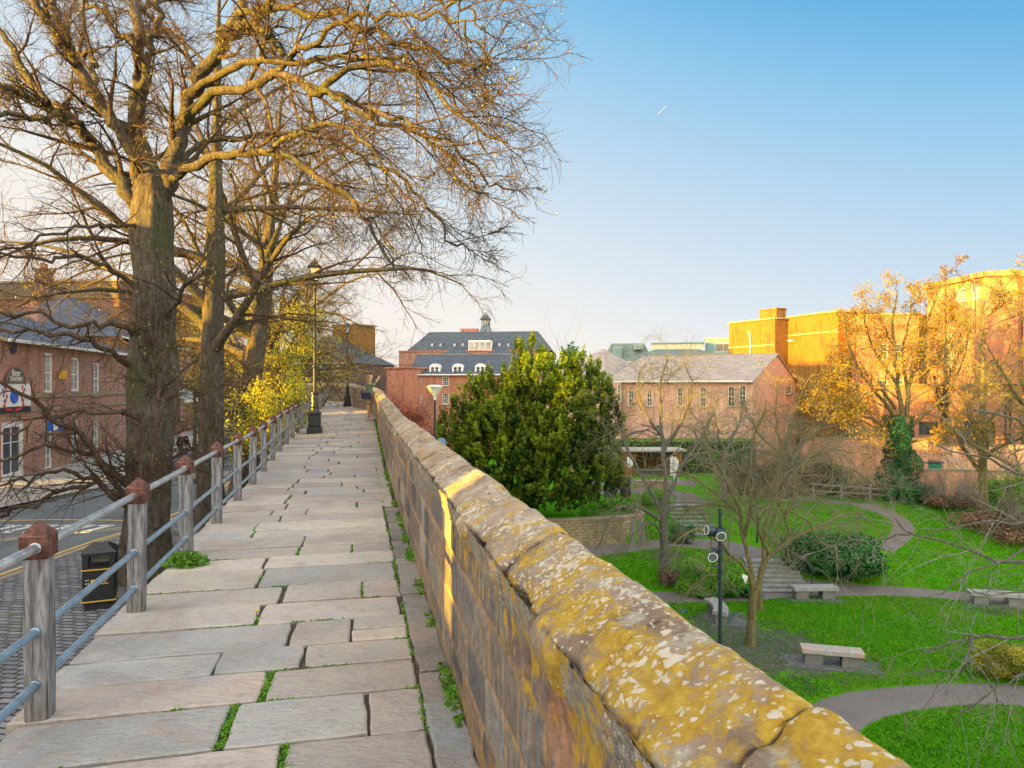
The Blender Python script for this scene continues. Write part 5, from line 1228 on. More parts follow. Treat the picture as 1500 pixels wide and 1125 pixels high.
# chapel at the end of the walk
M['brick_chapel']=brick('chapel_brick',(.13,.085,.075),(.19,.125,.11),(.2,.16,.14),.4,.2,.012)
p0,p1=(-23.5,63),(-14.9,61); z0=1.2
rc=lambda *a: rect(p0,p1,z0,*a)
w=rc(485.5,532,500,551)
ch=building('chapel','dark stone chapel with a lattice window closing the view at the end of the walk','c' and p0,p1,11,z0,4.3,'brick_chapel','hip',[(*w,dict(cols=6,rows=5,fr='white',gl='glass_pale',bar=.05)),(1.2,2.6,.8,2.6,dict(cols=4,rows=4)),(6.9,7.6,.1,2.1,dict(cols=1,rows=2,fr='black',sill=False,name='door'))],rise=2.9,roofm='slate_grey',cat='chapel')
m=MB(); m.box((4.4,-.05,3.55),(8.9,.12,.16)); m.build('string_course',M['stone'],ch)
p0,p1=(-19.7,75),(-16.75,73.5); tw=building('brick_tower','tall square tan brick tower rising behind the chapel','t' and p0,p1,3.2,0,10.0,'brick_buff','parapet',[(1.0,1.9,7.0,8.6,dict(cols=1,rows=1,sill=False))],cat='tower')
# ---------------------------------------------------------------- far buildings, centre
p0,p1=(-11.4,62),(-9.4,60.5); building('red_brick_outhouse','plain purple red brick outhouse between the walk and the large brick building','o' and p0,p1,6,-2.7,7.9,'brick_red','parapet',(),cat='building',cornice='brick')if False else building('brick_outhouse','plain purple red brick outbuilding left of the large brick building','building' and p0,p1,5,-2.7,7.7,'brick_red','parapet',(),cornice='brick_red')
p0,p1=(-13.6,82),(4.3,80); z0=-2.7; rc=lambda *a: rect(p0,p1,z0,*a)
big=building('large_brick_building','large brick building with a long slate hipped roof and a small cupola','b' and p0,p1,13,z0,10.3,'brick_red',None,[],cat='building')
M['brick_big']=brick('brown_brick',(.36,.16,.11),(.44,.21,.15),(.42,.32,.26),dirt=.2)
for o in big.children: o.data.materials[0]=M['brick_big']
H=10.25; m=MB(); L_=math.dist(p0,p1)
x0,x1=.85,L_+.3; a=[(x0,.3,H),(x1,.3,H),(x1-1.9,3.9,H+2.55),(x0+2.0,3.9,H+2.55)]; b=[(x0,12.7,H),(x1,12.7,H),(x1-1.9,9.1,H+2.55),(x0+2.0,9.1,H+2.55)]
def uvf(mb,pts):
    P3=[Vector(p) for p in pts]; e=(P3[1]-P3[0]).normalized(); n=e.cross(P3[2]-P3[0]).normalized(); f=n.cross(e); mb.face(pts,[((p-P3[0]).dot(e),(p-P3[0]).dot(f)) for p in P3])
uvf(m,a); uvf(m,[a[1],b[1],b[2],a[2]]); uvf(m,[b[0],a[0],a[3],b[3]]); uvf(m,b[::-1]); m.face([a[3],a[2],b[2],b[3]]); rf=m.build('roof',M['slate_grey'],big)
def on_roof(px,py):
    u,d=ray(px,p0,p1); z=CZ-(py-562.5)*(d+1.5)/1000-z0; return u*(1+.018),.3+(z-H)/2.55*3.6,z
for px in (628.5,641,661.5,673.5,727,740):
    u,y,z=on_roof(px,505.5); m=MB(); m.box((u,y-.05,z),(.52,.10,.62),rx=R(-35)); f=m.build('skylight',M['black'],rf); m=MB(); m.box((u,y-.11,z),(.34,.06,.44),rx=R(-35)); m.build('pane',M['glass_sky'] if 'glass_sky' in M else M['glass_pale'],f)
u,y,z=on_roof(700.5,510); m=MB(); m.box((u,.9,H+.62),(2.75,1.6,1.25)); dm=m.build('roof_dormer',M['white'],rf); m=MB()
for k in range(4): m.box((u-1.0+k*.665,.085,H+.60),(.56,.03,.85))
m.build('pane',M['glass_pale'],dm)
u,y,z=on_roof(701,490); zt=H+2.55; m=MB(); m.box((u,4.6,zt+.35),(1.35,1.35,.7),taper=.75); m.box((u,4.6,zt+1.1),(.95,.95,.8)); M['lead']=plain('lead_cladding',(.15,.20,.24),.5,.1); cu=m.build('cupola',M['lead'],rf)
m=MB(); m.lathe([(.85,0),(.9,.04),(.35,.62),(.0,1.05)],(u,4.6,zt+1.5),4,a0=R(45)); m.build('cupola_roof',M['slate_grey'],cu); m=MB()
for k in (-1,0,1): m.box((u+k*.26,4.115,zt+1.1),(.17,.03,.6))
m.build('louvre',M['glass_pale'],cu)
u,y,z=on_roof(671.5,480); m=MB(); m.box((u,7,zt+.1),(2.2,1.5,1.0)); m.build('lift_box',M['brick_red'],rf)
m=MB(); m.box((L_/2,-.04,H-.02),(L_+.1,.14,.14)); m.build('cornice',M['brick_red'],big)
# lower red brick house with dormers
p0,p1=(-9.3,62),(1.5,61); z0=-2.7; rc=lambda *a: rect(p0,p1,z0,*a); sw=dict(cols=3,rows=4,fw=.06)
ws=[(*rc(607.6,552,616.7,564),sw),(*rc(648,552,657,565),sw),(*rc(690,552,699,565),sw),(*rc(607.6,576,616.7,592),sw),(*rc(648,576,657,592),sw)]
lo=building('red_brick_house','low red brick house with a navy slate roof and white arched dormers','r' and p0,p1,7,z0,CZ+.015*62.5-z0,'brick_red','gable',ws,rise=1.15*1.6,roofm='slate_blue',over=.2,cat='house')
Hh=CZ+.015*62.5-z0
for px in (636,669.5,703):
    u,d=ray(px,p0,p1); m=MB(); n=10; y0=.25; w=.5; ztop=Hh+.55; pts=[(u-w,Hh+.0),(u+w,Hh+.0)]+[(u+w*math.cos(t),ztop+w*.75*math.sin(t)) for t in np.linspace(0,math.pi,n)]
    F0=[(a,y0,b) for a,b in pts]; B0=[(a,y0+1.6,b) for a,b in pts]; m.face(F0)
    for i in range(len(pts)): j=(i+1)%len(pts); m.face([F0[i],B0[i],B0[j],F0[j]])
    dm=m.build('dormer',M['white'],lo)
    for sx in (-1,1):
        m=MB()
        for q in range(2): m.box((u+sx*.2,y0-.012,Hh+.20+q*.28),(.26,.02,.24))
        m.build('pane',M['glass'],dm)
# white glazed pavilions in front of the large building
for (x0,x1,lab) in ((644,687,'left white glazed pavilion with slate hipped roof above the red house'),(711,750,'white glazed pavilion with a slate hipped roof, partly behind the top of the yew')):
    p0,p1=((x0-750)*.0705,70.5),((x1-750)*.07,70.0); Lp=math.dist(p0,p1); z0=-2.7; Hp=CZ+.0435*70-z0-.0
    zb=CZ+.031*70-z0; ws=[(.15+k*(Lp-.3)/6+.06,.15+(k+1)*(Lp-.3)/6-.06,zb+.1,Hp-.18,dict(cols=1,rows=2,sill=False)) for k in range(6)]
    building('glazed_pavilion',lab,p0,p1,3.0,z0,Hp,'white','hip',ws,rise=.75,roofm='slate_blue',over=.15,cat='pavilion',right_=[(.3,2.6,zb+.1,Hp-.18,dict(cols=4,rows=2,sill=False))])
# ---------------------------------------------------------------- behind the yew, right of centre
p0,p1=(12.9,96),(19.6,95); dd=p0
b=building('mansard_building','large building with a green slate mansard roof and a sunlit row of narrow openings','m' and (12.8,96),(19.6,95),9,-2.7,9.5,'brick_buff','mansard',(),left_=[(1.0+k*1.3,1.75+k*1.3,7.0,9.1,dict(cols=1,rows=1,sill=False,fr='cream')) for k in range(6)],rise=2.55,roofm='slate_green',over=.1)
for (x,w,h) in ((2.0,1.15,1.5),(4.9,1.15,.55)):
    m=MB(); m.box((x,.35,9.6+h/2+(.3 if h>1 else 1.6)),(w,1.1,h+.15)); f=m.build('dormer',M['concrete'],b); m=MB(); m.box((x,-.22,9.6+h/2+(.3 if h>1 else 1.6)),(w-.25,.04,h-.1)); m.build('pane',M['green_pane'] if 'green_pane' in M else M['teal'],f)
building('flat_roofed_office','pale flat roofed office block with teal panels, beyond the school roof','o' and (18.2,88.5),(24.3,87),8,-2.7,11.5,'cream','parapet',[(1.9,3.6,9.6,10.7,dict(cols=1,rows=1,sill=False,gl='glass_pale')),(3.8,5.9,9.6,10.7,dict(cols=4,rows=1,sill=False,gl='teal'))],cornice='teal')
building('teal_office','teal clad office block with a thin flat roof beside the golden brick block','o' and (24.9,88),(29.5,86.5),8,-2.7,12.1,'teal','parapet',[(1.2,4.3,10.4,11.5,dict(cols=3,rows=1,sill=False,gl='glass'))],cornice='concrete')
p0,p1=(11.6,73.5),(24.0,71.5); building('long_slate_roof_hall','long low hall with a dark slate hipped roof behind the school','h' and p0,p1,8,-2.7,8.7,'cream','hip',(),rise=1.5,roofm='slate_green',over=.3,cat='hall')
# school building
c=(16.94,48.0); far_=(16.94-.835*11.2,48+.55*11.2); gab=(16.94+.55*14.8,48+.835*14.8); z0=PLAT-.05; H=CZ+.0055*48-z0
p0,p1=far_,c; rc=lambda *a: rect(p0,p1,z0,*a); ws=[]
for b_ in ((991.7,567,1000,595),(1024.7,567,1034,596),(1066,565.5,1076,595.5),(1082.5,564.5,1092.6,594.5),(947,571,955,595)): ws.append((*rc(*b_),dict(cols=2,rows=4)))
ws+= [(*rc(1008,570,1017,597),dict(cols=1,rows=1,gl='brick_pink',fr='stone')),(*rc(920,571,928,595),dict(cols=2,rows=4)),(*rc(1030,622,1040,640),dict(cols=2,rows=3)),(*rc(960,622,970,640),dict(cols=2,rows=3))]
q0,q1=c,gab; w=rect(q0,q1,z0,1151,566,1160,577)
sch=building('school_building','long brick school building with pale brown roof slates and white sash windows','s' and p0,p1,14.8,z0,H,'brick_pink','gable',ws,right_=[(*w,dict(cols=2,rows=3))],rise=2.1,roofm='slate_brown',over=.3)
for o in sch.children:
    if o.name.startswith('wall'): pass
a=(far_[0]-.835*6-.3,far_[1]+.55*6-.3); p0,p1=a,(far_[0]-.4,far_[1]-.3); rc=lambda *a_: rect(p0,p1,z0,*a_)
building('school_wing','shorter brick school wing with a hipped brown slate roof beside the yew','w' and p0,p1,12,z0,H-.15,'brick_pink','hip',[(*rc(903.5,563,909.5,588.5),dict(cols=2,rows=4)),(1.0,1.8,3.8,5.3,dict(cols=2,rows=4)),(3.0,3.8,3.8,5.3,dict(cols=2,rows=4))],rise=3.0,roofm='slate_brown',over=.35,cat='school wing')
# golden brick blocks
p0,p1=(21.6,68),(24.2,62.8); z0=-2.7
g1=building('tall_brick_block','tall brick block with a big square chimney, left of the recessed windows','g' and p0,p1,9,z0,12.3,'brick_buff','parapet',(),cornice='stone')
m=MB(); m.box((2.9,-.05,9.9),(5.8,.12,.16)); m.build('string_course',M['stone'],g1); m=MB(); m.tube([(2.9,-.1,5),(2.9,-.1,11),(2.6,-.1,11.3)],.07,8); m.build('drainpipe',M['white'],g1)
chimney(g1,2.6,3.2,11.9,2.1,1.3,1.65,'brick_buff',0)
m=MB(); uvf(m,[(3.5,4.5,12.2),(6.5,4.5,12.2),(5.8,9,13.6),(4.2,9,13.6)]); uvf(m,[(6.5,4.5,12.2),(6.5,12,12.2),(5.8,9,13.6)]); m.face([(3.5,4.5,12.2),(4.2,9,13.6),(3.5,12,12.2)]); m.build('roof',M['slate_blue'],g1)
p0,p1=(24.6,66.3),(26.2,63.2); rc=lambda *a_: rect(p0,p1,z0,*a_)
building('recessed_brick_wing','recessed brick wing with white sash windows between two golden blocks','w' and p0,p1,6,z0,10.4,'brick_buff','gable',[(*rc(1131,500,1138.5,520),dict(cols=2,rows=4)),(*rc(1146,498,1154,520),dict(cols=2,rows=4,gl='glass_pale'))],rise=.9,roofm='slate_brown')
p0,p1=(25.7,63.6),(27.7,58); 
g2=building('broad_brick_block','broad plain brick block, sunlit above a level shadow line, behind the budding tree','b' and p0,p1,11,z0,12.45,'brick_buff','parapet',(),cornice='stone',right_=[(3,4,8,10),(6,7,8,10),(3,4,4.5,6.5),(6,7,4.5,6.5)])
m=MB(); m.box((3,-.03,10.8),(5.95,.08,.14)); m.build('string_course',M['stone'],g2)
for k in (0,1): m=MB(); m.lathe([(.11,0),(.13,.25),(0,.25)],(2.9+k*.35,.6,12.45),10); m.build('chimney_pot',M['pot'],g2)
# modern red brick building at the right
z0=-2.7; M['brick_modern']=M['brick_orange']
building('dark_brick_link','dark brick link block with small white windows behind the ivy tree','l' and (27.5,53.0),(31.0,52.0),8,z0,11.6,'brick_red','parapet',[(.8+k*1.1,1.5+k*1.1,z,z+1.2,dict(cols=1,rows=2)) for k in range(2) for z in (2.6,5.4,8.2)],cornice='stone')
mod=building('modern_brick_building','modern orange brick building with dark windows and a ledge, at the right edge','m' and (26.3,45.2),(41,43.0),10,z0,6.2,'brick_orange','parapet',
  [(*rect((26.3,45.2),(41,43.0),z0,*b_),dict(cols=2,rows=1,fr='black',sill=False)) for b_ in ((1346,618,1374,637),(1407,617,1458,657),(1496,622,1520,657))],cornice='stone')
m=MB(); s=rect((26.3,45.2),(41,43.0),z0,1376,660,1500,664); m.box(((s[0]+15)/2,-.22,s[2]+.07),(15-s[0],.5,.16)); m.build('ledge',M['concrete'],mod)
m=MB()
for px in (1387,1472,1479): u,_d=ray(px,(26.3,45.2),(41,43.0)); m.tube([(u,-.1,s[2]+.2),(u,-.1,6)],.055,8)
m.build('drainpipe',M['darkgrey'],mod)
m=MB(); u0,_=ray(1376,(26.3,45.2),(41,43)); 
for k in range(14): m.tube([(u0+.1+k*.42,-.42,s[2]+.15),(u0+.1+k*.42,-.42,s[2]+.95)],.012,5)
m.tube([(u0,-.42,s[2]+.95),(u0+6,-.42,s[2]+.95)],.02,6); m.build('balustrade',M['darkgrey'],mod)
def bay(label,pts,H,wf):
    r=thing('brick_bay',label,'building',(pts[0][0],pts[0][1],z0+6.3)); m=MB(); o=Vector((pts[0][0],pts[0][1],0)); Hb=H-6.3
    for i,(a,b_) in enumerate(zip(pts,pts[1:]+pts[:1])):
        A_=Vector((*a,0))-o;B_=Vector((*b_,0))-o; U=(B_-A_).normalized(); IN=Vector((-U.y,U.x,0)); Lw=(B_-A_).length; ws=[w for w in wf if w[4]==i]; facade(m,A_,U,IN,Lw,Hb,[w[:4] for w in ws]); 
        for w in ws: window(r,A_,U,IN,w[:4],cols=2,rows=1,fr='white',sill=False,gl='glass_pale')
    m.face([(a[0]-o.x,a[1]-o.y,Hb-.01) for a in pts]); m.build('wall',M['brick_orange'],r); m=MB()
    for a,b_ in zip(pts,pts[1:]+pts[:1]):
        A_=Vector((*a,0))-o;B_=Vector((*b_,0))-o; c_=(A_+B_)/2; m.box((c_.x,c_.y,Hb+.0),((B_-A_).length+.1,.5,.35),math.atan2(B_.y-A_.y,B_.x-A_.x))
    m.build('parapet_coping',M['brick_orange'],r)
bay('tall brick bay of the modern building, its left flank sunlit, behind the bare branches',[(30.4,50.0),(30.6,44.1),(32.3,43.6),(36,44.5),(36,51)],13.4,[(3.2,4.1,5.6,6.6,0),(4.5,5.4,5.6,6.6,0),(2.0,3.0,1.0,3.5,0)])
bay('second brick bay of the modern building, cut by the right edge',[(32.5,43.4),(33.0,40.4),(37,39.6),(41,41),(41,43.5)],13.3,[])
# garden walls
def gwall(label,p0,p1,z0,H,mat='brick_orange',th_=.3):
    Lw=math.dist(p0,p1); rz=math.atan2(p1[1]-p0[1],p1[0]-p0[0]); r=thing('brick_wall',label,'wall',(p0[0],p0[1],z0),rz); m=MB(); m.box((Lw/2,0,H/2),(Lw,th_,H)); m.build('masonry',M[mat],r); m=MB(); m.box((Lw/2,0,H+.035),(Lw+.04,th_+.08,.07)); m.build('coping',M['stone'],r)
gwall('long pinkish brick garden wall behind the ivy covered tree',(17.2,40.6),(24.3,40.0),-2.7,3.05,'brick_salmon'); gwall('lower orange brick garden wall right of the ivy covered tree',(22.6,38.6),(28.6,37.4),-2.7,1.45,'brick_salmon'); gwall('brick garden wall of warm orange bricks under the big windows, at the right edge',(24.4,41.5),(34,41.5),-2.7,2.55,'brick_salmon')
gwall('old brown brick wall behind the hedge of the park',(4,49),(11,49.5),-2.7,1.6,'brick_pink')
# far houses seen between the parapet and the brick building
for k,(px,d,w,h,lab) in enumerate(((548,130,7,6.6,'distant house with a pale wall left of the woman\'s phone'),(578,150,9,7.4,'distant brick house seen past the raised phone'),(600,140,6,6.8,'distant house half hidden by the purple red outbuilding'),(533,160,8,7.6,'distant gabled house directly behind the far lamp'),(1170,120,14,9,'distant block behind the golden brick wing'))):
    x=(px-750)*d/1000; building('distant_house',lab,(x-w/2,d),(x+w/2,d),8,-2.7,h,'brick_red' if k%2 else 'brick_buff','gable',[(1+2*q,2+2*q,3.5,5,dict(cols=2,rows=2)) for q in range(int(w/2)-1)],rise=2.0,cat='house')
# ---------------------------------------------------------------- the big lime, traced
D1=12.4; base=P(214,850,D1); loc=(base[0],D1,0.05)
def lt(pts,d0=D1,l=loc): return [tuple(np.array(P(a,b,d0+c))-np.array(l)) for a,b,c in pts]
trunk=lt([(214,853,0),(213,800,0),(216,720,0),(220,640,0),(222,560,0),(224,480,0),(224,400,0),(222,330,0),(222,272,0),(216,240,.2),(210,205,.4)])
trad=[.40,.37,.345,.36,.41,.35,.335,.33,.27,.17,.07]
TR=[([(219,322,.05),(196,292,0),(165,255,.1),(135,210,.2),(100,172,.4),(60,140,.6),(35,104,.7),(14,66,.8),(-14,30,.9)],27,9),
 ([(100,172,.4),(60,152,-.2),(25,135,-.6),(-20,118,-1.1)],15,9),
 ([(135,210,.2),(100,180,-.5),(40,172,-.9),(-20,165,-1.2)],13,7),
 ([(219,322,.05),(206,262,0),(180,200,-.3),(150,150,-.5),(110,95,-.8),(88,60,-1.0),(62,22,-1.2),(44,-30,-1.4)],25,11),
 ([(110,95,-.8),(95,62,-.6),(80,10,-.5),(66,-40,-.5)],13,9),
 ([(150,150,-.5),(140,90,.2),(118,68,.4),(125,40,.6),(110,-20,.8)],10,6),
 ([(219,322,.05),(218,270,.2),(206,205,.5),(200,140,.6),(202,70,.7),(198,10,.8),(196,-50,.9)],29,16),
 ([(204,180,.5),(218,90,.2),(232,20,.0),(240,-40,-.1)],15,9),
 ([(219,322,.05),(243,272,0),(258,222,-.2),(268,165,-.4),(288,118,-.6),(312,80,-.8),(332,50,-1),(346,8,-1.2),(352,-35,-1.3)],29,13),
 ([(330,52,-1),(356,40,-1.4),(386,47,-1.6),(402,62,-1.7),(408,84,-1.6)],13,8),
 ([(352,42,-1.4),(383,20,-1.7),(400,-20,-2)],10,6),
 ([(270,176,-.4),(308,146,-.9),(350,126,-1.5),(396,116,-2.0),(440,121,-2.3),(468,130,-2.5),(508,106,-2.7),(570,99,-2.9),(622,114,-3.1),(662,152,-3.2),(694,190,-3.2),(736,207,-3.2)],16,3),
 ([(286,132,-.6),(334,96,-1.2),(385,86,-1.8),(432,95,-2.2),(474,84,-2.4),(540,78,-2.6),(600,92,-2.7),(650,128,-2.8),(682,172,-2.8),(704,225,-2.7)],12,2.5),
 ([(248,262,-.1),(298,236,-.8),(350,226,-1.4),(392,222,-1.9),(436,241,-2.2),(482,268,-2.4),(520,300,-2.5),(552,350,-2.4),(580,398,-2.3)],15,3),
 ([(244,270,.1),(292,215,.8),(350,202,1.2),(420,196,1.6),(482,202,1.8),(540,232,2.0),(576,284,2.0),(600,340,1.9)],12,2.5),
 ([(346,20,-1.1),(400,14,-1.8),(476,18,-2.3),(556,46,-2.7),(616,70,-2.9),(674,96,-3.0),(700,92,-3.0),(728,86,-2.9)],11,2.5),
 ([(396,114,-2),(440,74,-2.4),(500,34,-2.8),(560,22,-3.2),(640,24,-3.4),(684,50,-3.4),(714,90,-3.2)],9,2.5),
 ([(440,121,-2.3),(500,140,-2.2),(560,176,-2),(610,196,-2),(660,210,-2),(710,260,-2),(752,285,-2)],9,2.5),
 ([(466,130,-2.5),(520,160,-3.0),(590,170,-3.4),(640,215,-3.5),(672,262,-3.4),(720,300,-3.2)],8,2.2),
 ([(392,222,-1.9),(450,190,-2.6),(520,195,-3),(560,240,-3.2),(610,290,-3.1),(650,340,-3),(690,372,-3)],8,2.2),
 ([(360,-20,-1.2),(440,-30,-1.6),(540,-20,-2.2),(640,0,-2.6),(680,10,-2.8),(712,50,-2.8)],10,2.5),
 ([(196,62,.7),(150,20,1.4),(110,-30,1.8)],9,6),
 ([(246,470,0),(262,430,-.6),(300,402,-1.2),(350,398,-1.8),(410,420,-2.3)],8,3)]
TRL=[
 ([(200,330,-.2),(160,330,-.9),(110,335,-1.4),(50,352,-1.8),(-20,380,-2.2)],7,3),
 ([(196,420,-.3),(158,388,-.9),(112,378,-1.4),(60,380,-1.8),(-10,368,-2.1)],9,3.5),
 ([(196,492,-.3),(160,470,-.8),(110,480,-1.2),(50,466,-1.5),(-20,452,-1.8)],9,4),
 ([(186,534,-.3),(150,508,-.9),(96,492,-1.3),(40,482,-1.6),(-20,492,-1.9)],10,4),
 ([(196,720,-.3),(160,690,-.8),(124,650,-1.2),(88,618,-1.5),(40,580,-1.9),(-20,548,-2.3)],12,4),
 ([(190,735,-.3),(150,672,-.8),(110,658,-1.1),(60,655,-1.5),(0,668,-1.9),(-30,670,-2)],9,3),
 ([(190,740,-.3),(140,704,-.8),(90,690,-1.2),(40,700,-1.5),(-20,722,-1.8)],9,3),
 ([(188,750,-.3),(150,712,-.7),(100,716,-1.1),(40,742,-1.5),(-20,762,-1.7)],9,4),
 ([(200,612,-.45),(176,600,-.8),(130,600,-1.1),(80,612,-1.4),(20,632,-1.8),(-20,636,-2)],8,3),
 ([(188,606,-.45),(202,640,-.8),(210,690,-1.0),(214,704,-1.0)],6,4),
 ([(232,565,-.42),(236,600,-.9),(228,640,-1.1),(224,690,-1.2)],5,3)]
limbs=limbs_from(TR,D1,30,loc)
def low_limbs(g,q,r):
    P0,R0=limbs_from(TRL,D1,18,loc); P1,R1=spawn(P0,R0,9,(.15,1),(42,14),-.34,6,.5,.005,.14,.0,g=g,outer=.5,curl=.08); P2,R2=spawn(P1,R1,6,(.15,1),(42,14),-.45,5,.5,.0032,.18,.04,g=g,curl=.08); P3,R3=spawn(P2,R2,3,(.2,1),(45,15),-.5,3,.5,.002,.2,.05,g=g)
    return [(P0,R0,8),(P1,R1,5),(P2,R2,4),(P3,R3,3)]
lv=[dict(n=12,tr=(.12,1.0),ang=(42,14),length=-.36,K=7,rr=.5,rend=.006,wig=.13,trop=-.02,jit=.35,curl=.07,outer=.68),
    dict(n=9,tr=(.12,1.0),ang=(42,14),length=-.42,K=5,rr=.5,rend=.0036,wig=.17,trop=-.03,curl=.08),
    dict(n=7,tr=(.12,1.0),ang=(45,15),length=-.5,K=4,rr=.55,rend=.0024,wig=.2,trop=.05)]
lime1=bare_tree('lime_tree','largest bare lime tree with a burred trunk behind the railing, nearest to the camera',loc,trunk,trad,limbs,lv,seed=4,flare=1.7,n_tr=44,extra=low_limbs,
    buds=dict(n=5200,size=.024,mat='spring',spread=.02,name='buds',zmax=9.5),group='bare lime trees along the street')
# epicormic shoots round the burrs
def lime(name,label,px,d,seed,hfork,H,spread,r0,lean=(0,0),group='bare lime trees along the street',zb=.05,n=11,droop=-.10):
    g=np.random.default_rng(seed); x=(px-750)*d/1000
    tr=[(0,0,0),(lean[0]*.25,lean[1]*.2,hfork*.3),(lean[0]*.4,lean[1]*.5,hfork*.65),(lean[0]*.7,lean[1]*.8,hfork),(lean[0],lean[1],H*.72),(lean[0]*1.3,lean[1]*1.3,H)]
    rd=[r0*1.1,r0,r0*.95,r0*.85,r0*.4,.03]
    lv=[dict(n=9,tr=(.15,1),ang=(40,13),length=-.42,K=7,rr=.5,rend=.009,wig=.13,trop=-.05,jit=.35,curl=.08,outer=.4),
        dict(n=8,tr=(.12,1),ang=(40,14),length=-.42,K=5,rr=.5,rend=.0045,wig=.17,trop=-.04,curl=.07),
        dict(n=6,tr=(.2,1),ang=(45,15),length=-.48,K=3,rr=.55,rend=.003,wig=.15,trop=0)]
    t=bare_tree(name,label,(x,d,zb),tr,rd,None,lv,seed=seed,g=g,flare=1.6,group=group,limbspec=dict(n=n,tr=(hfork/H*.72,.97),ang=(52,14),length=spread,K=14,rr=.52,rend=.018,wig=.07,trop=droop,jit=.22,outer=.30,curl=.02),
        buds=dict(n=5000,size=.03,mat='spring',spread=.03,name='buds'))
    # low knotty shoots
    return t
lime2=lime('lime_tree','second bare lime tree along the railing, its trunk just right of the biggest one',305,16.6,21,6.6,13.2,7.2,.28,(.2,0),n=12)
t3=lime('lime_tree','third bare lime tree of the row, leaning right into the golden light',352,21.0,33,6.2,12.5,7.6,.30,(.9,.2),n=14)
loc4=((392-750)*.0265,26.5,.05)
t4=dup(lime2,loc4,R(140),.92,'fourth bare lime tree of the row, gold lit behind the yellow green shrubs')
t5=dup(t3,((420-750)*.032,32.0,.05),R(200),.85,'fifth bare lime tree of the row, just left of the street lamp')
t6=dup(lime2,((446-750)*.041,41.0,.05),R(60),.8,'farthest bare lime tree of the row, near the dark chapel')
# dense burr shoots on the lower trunks
def shoots(parent,pts,seed,n=40,L=.9):
    g=np.random.default_rng(seed); pp=np.array(pts,float); q,r=resample(pp,np.full(len(pp),.36),12); a,b=spawn(q[None],r[None],n,(.1,.9),(70,18),L,6,.05,.004,.16,.12,g=g)
    c,d=spawn(a,b,6,(.2,1),(45,15),-.4,4,.7,.0028,.15,.05,g=g); V,F=tubes_np([(a,b,5),(c,d,3)]); npmesh('epicormic_shoots',V,F,M['twig'],parent)
    C=np.concatenate([c[:,-1],a[:,-1]]); C=C[g.choice(len(C),min(len(C),n*3),replace=False)]; V,F,T=leaves_np(C,.028,g); npmesh('foliage',V,F,M['spring'],parent,tint=T)
shoots(lime1,lt([(222,610,-.1),(224,560,-.1),(224,500,-.1),(224,440,-.1)]),5,70,.8)
shoots(lime1,lt([(190,720,-.2),(196,690,-.2),(200,660,-.2)]),6,40,1.2)
shoots(lime2,[(0,0,.8),(0,0,2.4),(0,0,4.2)],7,70,.9); shoots(t3,[(0,0,.8),(0.2,0,2.4),(.4,0,4.4)],8,90,1.2)
# leafy young trees in first leaf beside the railing
def leafy(label,px,d,H,spread,seed,nleaf,mat='spring',zb=0.1,size=.055,name='young_tree',trunkr=.07,twig='twig',n=14,tl=.25,per=5,group=None):
    g=np.random.default_rng(seed); x=(px-750)*d/1000
    tr=[(0,0,0),(.05,.03,H*.35),(-.05,.05,H*.7),(.05,0,H)]; rd=[trunkr*1.2,trunkr,trunkr*.6,.012]
    lv=[dict(n=8,tr=(.15,1),ang=(42,12),length=-.45,K=5,rr=.5,rend=.006,wig=.12,trop=.08),dict(n=6,tr=(.2,1),ang=(42,12),length=-.45,K=4,rr=.6,rend=.004,wig=.15,trop=.05)]
    return bare_tree(name,label,(x,d,zb),tr,rd,None,lv,mats=('bark',twig),seed=seed,g=g,limbspec=dict(n=n,tr=(tl,.97),ang=(45,12),length=spread,K=9,rr=.6,rend=.01,wig=.10,trop=.05,jit=.25,outer=.5),buds=dict(n=nleaf,size=size,mat=mat,spread=.09,per=per),group=group)
leafy('young tree in bright yellow green leaf just left of the street lamp',408,23.5,5.6,2.3,41,3400,group='young trees coming into leaf behind the railing')
leafy('young tree with sparse yellow leaves between the lime trunks, behind the railing',372,27.0,6.0,2.6,42,3400,group='young trees coming into leaf behind the railing')
leafy('young tree in golden leaf farther along the walk, right of the street lamp',468,34,6.6,2.2,43,2200,group='young trees coming into leaf behind the railing')
leafy('young tree in yellow leaf seen between the two nearest big lime trunks',284,31,6.0,2.8,44,2600,group='young trees coming into leaf behind the railing')
leafy('low yellow green shrub at the foot of the railing beyond the third lime',392,19.5,2.6,1.5,45,1500,name='shrub',trunkr=.03,group=None,tl=.05)
leafy('low leafing shrub against the railing posts near the street lamp',432,21.5,2.9,1.2,46,1400,name='shrub',trunkr=.03,tl=.05)
# flowering weed clump on the slab edge
p=W(6.55,-1.52,0); r=thing('flowering_weed','clump of green weed with tiny pale flowers at the foot of a railing post','weed',p); g=np.random.default_rng(9); k=1500
C=unit(g.normal(size=(k,3)))*g.uniform(.3,1,(k,1))*np.array([.22,.16,.11]); C[:,2]=np.abs(C[:,2])+.0; V,F,T=leaves_np(C,.028,g,up=.6); npmesh('leaves',V,F,M['weed'],r,tint=T)
C=unit(g.normal(size=(70,3)))*np.array([.22,.16,.12]); C[:,2]=np.abs(C[:,2])+.01; V,F,T=leaves_np(C,.016,g,up=.6,aspect=1); M['petal']=plain('pale_petals',(.55,.45,.6),.6,.1); npmesh('flowers',V,F,M['petal'],r,tint=T)
p=W(4.95,-.69,.01); r=thing('dandelion','single yellow dandelion flower in a joint of the paving','flower',p); m=MB(); m.lathe([(0,.03),(.012,.032),(.016,.04),(0,.046)],n=12); m.build('flower',M['gold'],r); m=MB(); m.tube([(0,0,-.01),(0,0,.032)],.003,5); m.build('stem',M['weed'] if False else M['bark_green'],r)
